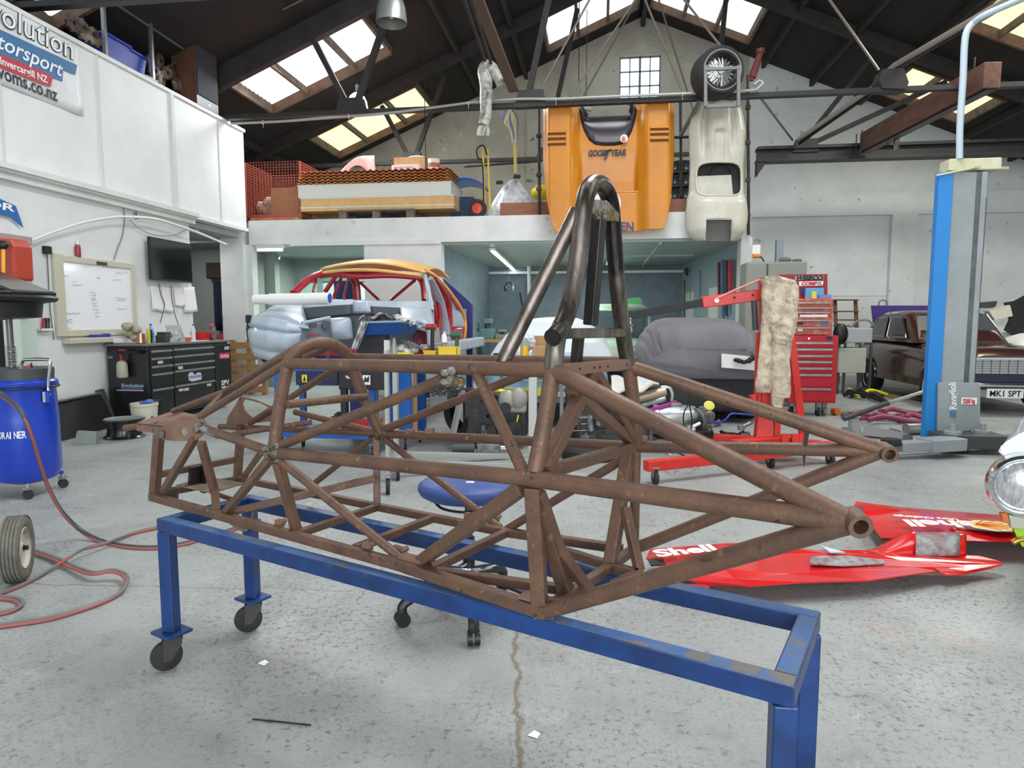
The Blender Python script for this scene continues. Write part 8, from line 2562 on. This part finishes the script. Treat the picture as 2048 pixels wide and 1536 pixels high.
# ================================================================= TWO-POST LIFT
t = thing('lift_post', 'grey and blue vehicle lift column with arms spread low over the floor', 'vehicle lift', (3.75, 7.9, 0))
YL = 7.55
liftg = M_('lift_grey_enamel', rgb(150, 156, 160), .45, c2=rgb(134, 140, 142), scale=2)
def Lp(px, py, Y=YL):
 return at(px, py, Y=Y)
zt_ = Lp(1900, 345).z
x0, x1, x2, x3 = Lp(1866, 600).x, Lp(1890, 600).x, Lp(1938, 600).x, Lp(1966, 600).x
MB().bb(x0 - .02, YL - .02, 0, x1, YL + .06, zt_).build('blue_cover', M_('lift_blue', rgb(30, 124, 198), .45), t, world=True)
MB().bb(x1 + .01, YL, 0, x2, YL + .28, zt_).build('column_face', liftg, t, world=True, bevel=.004)
MB().bb(x2, YL + .02, 0, x2 + .05, YL + .26, zt_).build('column_channel', M_('greasy_dark_channel', rgb(74, 76, 72), .5, c2=rgb(100, 104, 102), scale=5), t, world=True)
MB().bb(x2 + .05, YL, 0, x2 + .10, YL + .28, zt_).build('column_lip', liftg, t, world=True)
MB().bb(x2 + .10, YL + .05, .5, x3, YL + .26, zt_ - .25).build('chain_guard', M_('greasy_black', rgb(58, 56, 56), .6, c2=rgb(92, 90, 88), scale=6), t, world=True)
MB().cyl((x3 - .02, YL + .12, zt_ - .02), (x3 - .02, YL + .12, zt_ - .40), .06, n=18).build('motor', liftg, t, world=True, smooth=True)
lm_ = M_('cream_yellow_bracket', rgb(206, 204, 176), .55, c2=rgb(186, 182, 150), scale=6)
MB().hexa([Lp(1873, 352, YL - .05), Lp(1950, 336, YL - .05), Lp(2018, 338, YL + .25), Lp(1900, 345, YL + .35), Lp(1873, 349, YL - .05), Lp(1950, 332, YL - .05), Lp(2018, 333, YL + .25), Lp(1900, 341, YL + .35)]).build('top_plate', lm_, t, world=True)
MB().bb(Lp(1898, 330).x, YL + .0, zt_ + .02, Lp(2004, 330).x, YL + .2, Lp(1950, 316).z).build('top_bracket', lm_, t, world=True, bevel=.01)
MB().tube([Lp(1919, 318), Lp(1920, 250), Lp(1926, 160), Lp(1929, 90), Lp(1934, 62), Lp(1946, 46), Lp(1970, 30, YL - .1), Lp(2010, 12, YL - .2), Lp(2080, -18, YL - .4)], .032, sub=5, n=12).build('overhead_pipe', M_('pale_blue_grey_pipe', rgb(176, 190, 200), .45), t, world=True, smooth=True)
# carriage at the foot
MB().prism([Lp(x, y, YL - .03) for x, y in ((1874, 765), (1916, 765), (1958, 765), (1957, 858), (1890, 866), (1872, 860))], (0, -.03, 0)).build('carriage', liftg, t, world=True, bevel=.004)
MB().box(Lp(1938, 802, YL - .07), (.15, .004, .07)).build('capacity_label', inkw, t, world=True)
text('3200 kg', Lp(1926, 807, YL - .075), Lp(1950, 806, YL - .075), .05, M_('decal_red', rgb(206, 40, 44), .5), parent=t, bold=.04)
text('Ravaglioli', Lp(1913, 818, YL - .07), Lp(1911, 764, YL - .07), .07, inkw, parent=t, up=(-1, 0, 0), bold=.02)
MB().box(Lp(1907, 828, YL - .07), (.05, .004, .06)).build('blue_emblem', inkblue, t, world=True)
hub = [at(1920, 888, z=.12), at(1975, 880, z=.12)]
MB().box(at(1935, 880, z=.13), (.62, .30, .14)).build('arm_pivot_block', darkgrey, t, world=True, bevel=.01)
for (px, py) in ((1905, 868), (1965, 866)):
 c = at(px, py, z=.20)
 MB().cyl(c + V((0, 0, -.02)), c + V((0, 0, .03)), .08, n=20).cyl(c, c + V((0, 0, .10)), .03, n=12).build('pivot_pin', liftg, t, world=True, smooth=True)
MB().bar(at(1915, 886, z=.13), at(1850, 890, z=.13), .22, .12).build('lift_arm', liftg, t, world=True, bevel=.006)
MB().bar(at(1870, 889, z=.13), at(1795, 893, z=.12), .15, .09).build('arm_extension', liftg, t, world=True, bevel=.006)
c = at(1782, 884, z=.17)
MB().lathe(c, (0, 0, 1), [(.0, -.03), (.09, -.03), (.09, .03), (.07, .035), (.0, .03)], 20, caps=False).build('rubber_pad', rubber, t, world=True, smooth=True)
MB().bar(at(1975, 878, z=.13), at(2080, 870, z=.13), .20, .12).build('lift_arm', liftg, t, world=True, bevel=.006)
# trolley jack
t = thing('trolley_jack', 'low grey alloy trolley jack with a long black and silver handle beside the lift', 'trolley jack', tuple(at(1760, 862, z=0)))
jk = M_('jack_alloy', rgb(166, 168, 166), .4, .5)
a, c = at(1700, 852, z=.10), at(1800, 866, z=.08)
for s in (-.12, .12):
 o = V((s * .2, s, 0))
 MB().hexa([a + o + V((0, -.01, -.08)), c + o + V((0, -.01, -.05)), c + o + V((0, .01, -.05)), a + o + V((0, .01, -.08)), a + o + V((0, -.01, .08)), c + o + V((0, -.01, .02)), c + o + V((0, .01, .02)), a + o + V((0, .01, .08))]).build('side_plate', jk, t, world=True)
MB().box((a + c) / 2, (.3, .16, .07), rz=-.3).build('lift_arm', jk, t, world=True, bevel=.01)
MB().cyl(a + V((.1, -.14, .02)), a + V((.1, -.17, .02)), .07, n=20).build('pump_boss', jk, t, world=True, smooth=True)
for p in (c + V((.02, -.16, -.03)), a + V((-.1, -.18, -.04)), c + V((.02, .12, -.03))):
 MB().cyl(p, p + V((0, .06, 0)), .05, n=18).build('wheel', zinc, t, world=True, smooth=True)
MB().cyl(at(1688, 838, Y=8.45), at(1776, 806, Y=8.6), .03, n=12).build('handle_grip', darkgrey, t, world=True, smooth=True)
MB().cyl(at(1776, 806, Y=8.6), at(1858, 780, Y=8.7), .022, n=12).build('handle', silver, t, world=True, smooth=True)
# suspension arms and hoses scattered by the jack
plum = M_('plum_suspension_paint', rgb(128, 44, 76), .45)
for i, (px, py, r) in enumerate(((1745, 832, .3), (1765, 836, .2), (1802, 826, .25), (1795, 843, .4), (1840, 838, .2), (1722, 832, .2))):
 c = at(px, py, z=.05)
 b = MB().tube([c + V((-r, 0, 0)), c + V((-r * .3, .12, .04)), c + V((r * .5, .05, .0)), c + V((r, -.1, 0))], .035, sub=4, n=8).cyl(c + V((-r, -.04, 0)), c + V((-r, .04, 0)), .055, n=12).cyl(c + V((r, -.14, 0)), c + V((r, -.06, 0)), .055, n=12)
 single('suspension_arm', b, plum if i != 5 else castal, ['plum suspension arm nearest the handle grip of the jack', 'short plum suspension arm behind the jack body', 'plum suspension arm near the lift post on the far side', 'long plum suspension arm in front of the lift post', 'plum suspension arm against the blue lift cover', 'bare alloy suspension arm beside the red chest castor'][i], 'suspension arm', 'suspension arms by the lift' if i != 5 else None, origin=tuple(c), smooth=True)
for i in range(9):
 p = [at(1680 + rnd.uniform(0, 60), 790 + rnd.uniform(-8, 18), z=.04) for _ in range(2)]
 p = [p[0], (p[0] + p[1]) / 2 + V((.1, .1, .08)), p[1] + V((.3, 0, 0))]
 m = [blackpl, blackpl, darkgrey, M_('lemon_yellow', rgb(238, 220, 30), .45)][i % 4]
 single('rubber_hose', MB().tube(p, .028, sub=5, n=8), m, '%s hose in the tangle right of the red chest, %s laid' % (['black', 'black', 'grey', 'yellow'][i % 4], ORD[i]), 'hose', 'hoses by the red chest', origin=tuple(p[0]), smooth=True)
b = MB().bb(at(1690, 772, z=0).x, 12.3, 0, at(1745, 772, z=0).x, 12.9, .03)
single('timber_board', b, wood, 'pale timber board flat on the floor behind the hose tangle', 'board', origin=tuple(at(1715, 770, z=0)))
b = MB().cyl(at(1667, 822, z=.05), at(1676, 824, z=.05), .05, n=14)
single('orange_fitting', b, orange, 'orange round fitting on the floor beside the red chest castor', 'fitting', origin=tuple(at(1668, 824, z=0)), smooth=True)
b = MB().cyl(at(1812, 858, z=.07), at(1875, 856, z=.07), .065, n=18)
single('alloy_tube', b, alu, 'wide alloy tube lying on the floor behind the lift arm', 'tube', origin=tuple(at(1840, 858, z=0)), smooth=True)

# ================================================================= RED BODY PANELS ON THE FLOOR
rp = M_('race_red_gelcoat', rgb(214, 26, 30), .25, coat=.5, c2=rgb(196, 20, 26), scale=3, spots=[(rgb(176, 176, 172), 5, .72)])
patchm = M_('bare_fibre_patch', rgb(150, 156, 156), .6, c2=rgb(120, 92, 96), scale=14, lo=.4, hi=.6)
yshell = M_('logo_yellow', rgb(240, 190, 40), .5)
def floorpanel(t, rows, nm, m, lift=.0):
 """rows = list of lines of (px, py, z) points from back to front"""
 b = MB()
 vs = [[b._v(at(x, y, z=z)) for (x, y, z) in r] for r in rows]
 for i in range(len(vs) - 1):
  for j in range(len(vs[0]) - 1):
   b.bm.faces.new((vs[i][j], vs[i][j + 1], vs[i + 1][j + 1], vs[i + 1][j]))
 o = b.build(nm, m, t, world=True)
 s = o.modifiers.new('thickness', 'SOLIDIFY')
 s.thickness = .008
 return o
t = thing('red_side_panel', 'red racing car side panel with fuel brand lettering, farther of the two on the floor', 'car panel', tuple(at(1850, 1050, z=0)))
floorpanel(t, [[(1712, 1003, .16), (1800, 1014, .10), (1900, 1022, .10), (2000, 1030, .10), (2058, 1030, .10)],
    [(1702, 1022, .10), (1808, 1022, .12), (1900, 1032, .13), (2000, 1040, .13), (2062, 1040, .13)],
    [(1735, 1038, .11), (1820, 1045, .13), (1900, 1055, .14), (1990, 1064, .14), (2075, 1066, .14)],
    [(1762, 1076, .10), (1830, 1077, .12), (1900, 1080, .12), (1990, 1083, .12), (2100, 1084, .12)],
    [(1765, 1080, .02), (1830, 1083, .03), (1900, 1086, .03), (1990, 1088, .04), (2100, 1088, .04)]], 'skin', rp)
floorpanel(t, [[(1708, 1012, .135), (1728, 1012, .135)], [(1702, 1022, .105), (1726, 1026, .105)]], 'dark_patch', M_('plum_patch', rgb(110, 40, 60), .6))
def ft(s, x0, y0, x1, y1, h, m, z, par, b_=.04, sh_=.1):
 p, q = at(x0, y0, z=z), at(x1, y1, z=z)
 d = q - p
 up = V((-d.y, d.x, 0))
 text(s, p, q, h, m, parent=par, up=up, bold=b_, shear=sh_)
ft('shell', 1938, 1043, 1805, 1040, .13, inkw, .168, t)
ft('Ultra Challenge', 1915, 1038, 1786, 1030, .04, inkw, .160, t)
c = at(1984, 1052, z=.165)
b = MB()
ring_ = [(c + V((.13 * math.cos(a) * (1 + .06 * math.cos(7 * a)), .10 * math.sin(a) * (1 + .04 * math.cos(7 * a)), 0))) for a in [2 * PI * k / 40 for k in range(40)]]
MB().prism(ring_, (0, 0, .003)).build('logo_outline', inkw, t, world=True)
MB().prism([c + (p - c) * .86 for p in ring_], (0, 0, .005)).build('logo_shell', yshell, t, world=True)
for k in range(7):
 a = math.radians(-60 + 20 * k)
 MB().bar(c + V((-.09, -.0, .006)), c + V((-.09 + .18 * math.cos(a), .11 * math.sin(a), .006)), .005, .002).build('logo_rib', M_('decal_red', rgb(206, 40, 44), .5), t, world=True)
t = thing('red_nose_panel', 'long red racing car panel with grey repair patches, nearer of the two on the floor', 'car panel', tuple(at(1600, 1140, z=0)))
floorpanel(t, [[(1300, 1098, .10), (1440, 1087, .12), (1505, 1085, .12), (1640, 1100, .08), (1735, 1100, .10), (1960, 1112, .08)],
    [(1292, 1116, .12), (1430, 1108, .14), (1540, 1108, .10), (1650, 1106, .10), (1770, 1112, .10), (2000, 1122, .07)],
    [(1340, 1140, .13), (1450, 1138, .14), (1560, 1128, .10), (1680, 1124, .10), (1800, 1120, .09), (2006, 1128, .07)],
    [(1380, 1160, .12), (1470, 1158, .12), (1580, 1148, .10), (1700, 1140, .10), (1830, 1134, .08), (1980, 1134, .06)],
    [(1420, 1172, .08), (1500, 1172, .09), (1600, 1164, .10), (1735, 1160, .09), (1875, 1142, .07), (1890, 1146, .05)]], 'skin', rp)
floorpanel(t, [[(1862, 1130, .075), (1930, 1130, .07), (2006, 1128, .07)], [(1880, 1144, .07), (1930, 1142, .06), (1990, 1134, .05)], [(1895, 1150, .06), (1930, 1148, .05), (1985, 1137, .04)]], 'tail_tip', rp)
for nm, pts, zz in (('cockpit_fairing', [(1735, 1100), (1760, 1085), (1790, 1072), (1826, 1066)], .2),):
 b = MB()
 def fn(u, v):
  x = 1728 + 205 * u
  top = 1100 - 40 * sm(0, .5, u) + (4 if u > .5 else 0)
  return at(x, 1112 - (1112 - top) * v * 1.0, Y=at(x, 1112, z=.08).y + .12 * v * v)
 b.sheet(fn, 24, 8, .008)
 b.build(nm, rp, t, world=True, smooth='full')
 b = MB()
 def fn(u, v):
  x = 1832 + 88 * u
  return at(x, 1112 - (1112 - 1063) * v * .95, Y=at(x, 1112, z=.08).y - .02 + .12 * v * v)
 b.sheet(fn, 10, 8, .006)
 b.build('repair_patch', patchm, t, world=True, smooth='full')
floorpanel(t, [[(1622, 1112, .125), (1700, 1111, .12), (1768, 1120, .105)], [(1620, 1126, .125), (1690, 1130, .115), (1770, 1126, .10)]], 'repair_patch', patchm)
floorpanel(t, [[(1640, 1090, .115), (1660, 1096, .115)], [(1660, 1104, .115), (1690, 1104, .115)]], 'pale_stripe', M_('pale_blue_stripe', rgb(190, 204, 220), .5))
ft('Shell', 1316, 1114, 1437, 1101, .10, inkw, .155, t)
floorpanel(t, [[(1296, 1118, .135), (1325, 1116, .135)], [(1302, 1130, .13), (1332, 1128, .13)]], 'dark_opening', blackp)
floorpanel(t, [[(1355, 1168, .07), (1420, 1168, .08)], [(1384, 1202, .005), (1412, 1196, .01)]], 'nose_corner', rp)
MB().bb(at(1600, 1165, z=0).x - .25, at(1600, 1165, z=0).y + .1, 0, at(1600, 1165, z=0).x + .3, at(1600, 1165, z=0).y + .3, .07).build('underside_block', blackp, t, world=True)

# ================================================================= LIME CAR CORNER AT THE RIGHT EDGE
lime = M_('lime_green_paint', rgb(150, 190, 30), .2, coat=.8)
wht = M_('gloss_white_paint', rgb(226, 232, 238), .2, coat=.8)
YC2 = 3.35
t = thing('lime_and_white_car', 'front corner of a white and lime classic car with round headlamp at the right edge', 'car', (3.3, 4.0, 0))
def Q(px, py, Y=YC2):
 return at(px, py, Y=Y)
vd = ray(1975, 950)
vd = V((vd.x, vd.y, 0)) / vd.y * 1.0 + V((.12, 0, 0))
outl = [(2070, 862), (2040, 874), (2010, 892), (2000, 905), (1997, 930), (1993, 950), (1992, 985), (1996, 1010), (2004, 1030), (2014, 1060), (2030, 1092), (2070, 1106)]
b = MB()
rings = []
for k, (dy, sx) in enumerate(((0, .0), (.10, -.03), (.25, -.05), (.9, -.06), (1.6, -.06))):
 r = [Q(x, y) + vd * dy + V((.03 if k == 0 else 0, 0, 0)) for x, y in outl]
 r += [V((5.6, YC2 + dy, r[-1].z)), V((5.6, YC2 + dy, r[0].z))]
 rings.append(r)
b.rings(rings)
b.build('wing', lime, t, world=True, smooth=True)
b = MB()
cap_ = [(2000, 905), (2006, 893), (2030, 876), (2062, 862), (2200, 850), (2200, 960), (2062, 930), (2040, 925), (2015, 918)]
b.prism([Q(x, y, YC2 - .012) for x, y in cap_], (0, .02, 0))
b.build('bonnet_front', wht, t, world=True, bevel=.004)
b = MB()
b.rings([[Q(x, y) + vd * dy + V((0, 0, .012)) for x, y in ((1999, 903), (2010, 889), (2040, 871), (2070, 860), (2200, 845), (2200, 900), (2040, 900))] for dy in (-.01, .5, 1.5)])
b.build('bonnet_top', wht, t, world=True, smooth=True)
hc = Q(2046, 968, YC2 - .03)
MB().lathe(hc, (-.35, -1, 0), [(.105, -.03), (.142, -.02), (.150, .02), (.142, .055), (.128, .062), (.118, .05), (.108, .01)], 40, caps=False).build('headlamp_ring', chrome, t, world=True, smooth=True)
MB().lathe(hc, (-.35, -1, 0), [(.118, .045), (.10, .06), (.06, .075), (.0, .08)], 36, caps=False).build('headlamp_lens', M_('headlamp_glass', rgb(150, 150, 152), .12, .4, c2=rgb(210, 212, 214), scale=18, stretch=(6, 1, 1)), t, world=True, smooth=True)
MB().prism([Q(x, y, YC2 - .02) for x, y in ((1996, 1023), (2008, 1023), (2012, 1042), (1999, 1040))], (0, -.03, 0)).build('amber_lamp', M_('amber_lens', rgb(196, 110, 50), .3), t, world=True, bevel=.004)
MB().prism([Q(x, y, YC2 - .02) for x, y in ((2010, 1026), (2062, 1034), (2062, 1058), (2016, 1052))], (0, -.03, 0)).build('indicator_lens', M_('clear_ribbed_lens', rgb(170, 176, 160), .2), t, world=True, bevel=.004)
MB().bb(3.02, YC2 - .05, .42, 4.6, YC2 - .02, .66).build('grille', darkgrey, t, world=True, bevel=.01)
for k in range(5):
 MB().bb(3.04, YC2 - .06, .45 + .045 * k, 4.58, YC2 - .05, .46 + .045 * k).build('grille_bar', chrome, t, world=True)
MB().tube([Q(2025, 1085), Q(2040, 1079), Q(2075, 1077)], .014, sub=4).build('bumper_end', M_('brass_trim', rgb(180, 150, 70), .3, .8), t, world=True, smooth=True)
MB().lathe((4.3, YC2 + .9, .30), (1, 0, 0), [(.1, -.1), (.28, -.1), (.30, -.06), (.30, .06), (.28, .1), (.1, .1)], 28).build('wheel', rubber, t, world=True, smooth=True)

# ================================================================= BLUE STOOL UNDER THE FRAME
sy_ = 2.95
sx_ = at(938, 1150, Y=sy_).x
t = thing('workshop_stool', 'round blue swivel stool with foot ring and five castors behind the blue trolley', 'stool', (sx_, sy_, 0))
zs = at(930, 975, Y=sy_).z
rs = (at(1028, 975, Y=sy_).x - at(830, 975, Y=sy_).x) / 2
MB().lathe((0, 0, zs), (0, 0, 1), [(.0, -.035), (rs * .85, -.035), (rs * .96, -.02), (rs, .0), (rs * .98, .018), (rs * .9, .032), (rs * .5, .04), (.0, .04)], 44, caps=False).build('seat', M_('blue_vinyl', rgb(58, 84, 150), .5, c2=rgb(48, 70, 130), scale=6), t, smooth=True)
MB().box((.02, -.06, zs + .04), (.035, .025, .004)).build('seat_mark', paper, t)
MB().tube([(-.14, -.1, zs - .04), (-.08, -.14, zs - .065), (.04, -.15, zs - .07), (.16, -.1, zs - .045)], .006, sub=4).build('seat_bracket', blackpl, t, smooth=True)
MB().cyl((0, 0, .16), (0, 0, .36), .028, n=16).build('column', blackpl, t, smooth=True)
MB().cyl((0, 0, .36), (0, 0, zs - .03), .018, n=14).build('gas_strut', darkgrey, t, smooth=True)
zr = .27
MB().tube([(.17 * math.cos(a), .17 * math.sin(a), zr) for a in [2 * PI * k / 36 for k in range(36)]], .010, loop=True, n=8).build('foot_ring', chrome, t, smooth=True)
for k in range(3):
 a = 2 * PI * k / 3 + .4
 MB().bar((.03 * math.cos(a), .03 * math.sin(a), .25), (.165 * math.cos(a), .165 * math.sin(a), zr), .018, .01).build('ring_spoke', chrome, t)
tgt = at(810, 1250, z=.0)
a0 = math.atan2(tgt.y - sy_, tgt.x - sx_)
rr_ = math.hypot(tgt.x - sx_, tgt.y - sy_)
rr_ = min(rr_, .34)
for k in range(5):
 a = a0 + 2 * PI * k / 5
 d = V((math.cos(a), math.sin(a), 0))
 MB().tube([d * .02 + V((0, 0, .19)), d * rr_ * .6 + V((0, 0, .15)), d * rr_ + V((0, 0, .10)), d * (rr_ + .012) + V((0, 0, .06))], .023, sub=3, n=8).build('base_leg', blackpl, t, smooth=True)
 q = V((-d.y, d.x, 0))
 c = d * (rr_ + .012) + V((0, 0, .032))
 for s in (-1, 1):
  MB().cyl(c + q * s * .005, c + q * s * .026, .032, n=18).build('castor', blackpl, t, smooth=True)

# ================================================================= SMALL MARKS AND SCRAPS ON THE FLOOR
p, q = at(1700, 916, z=.002), at(2080, 893, z=.002)
struct('trim_8', MB().bar(p, q, .03, .003), M_('blue_violet_floor_line', rgb(96, 100, 150), .6))
b = MB().cyl(at(505, 1438, z=.004), at(622, 1450, z=.004), .0025, n=6)
single('welding_rod', b, darksteel, 'thin steel rod lying on the floor in front of the blue trolley', 'rod', origin=tuple(at(560, 1444, z=0)))
for px, py, lab in ((526, 1328, 'small torn white paper scrap on the floor beside the castor'), (1068, 1472, 'tiny white scrap on the floor beside the long crack')):
 c = at(px, py, z=.003)
 b = MB().prism([c + V((-.02, 0, 0)), c + V((.012, -.012, 0)), c + V((.02, .008, .004)), c + V((0, .016, .008))], (0, 0, .002))
 single('paper_scrap', b, paper, lab, 'paper', origin=(c.x, c.y, 0))
b = MB().tube([at(455, 1038, z=.5), at(470, 1052, z=.47), at(490, 1060, z=.46), at(500, 1045, z=.5), at(507, 1022, z=.55)], .008, ry=.003, sub=5, n=6)
single('hanging_strap', b, M_('olive_strap', rgb(120, 108, 88), .8), 'olive brown strap hanging under the front of the space frame', 'strap', origin=tuple(at(480, 1055, z=.47)))
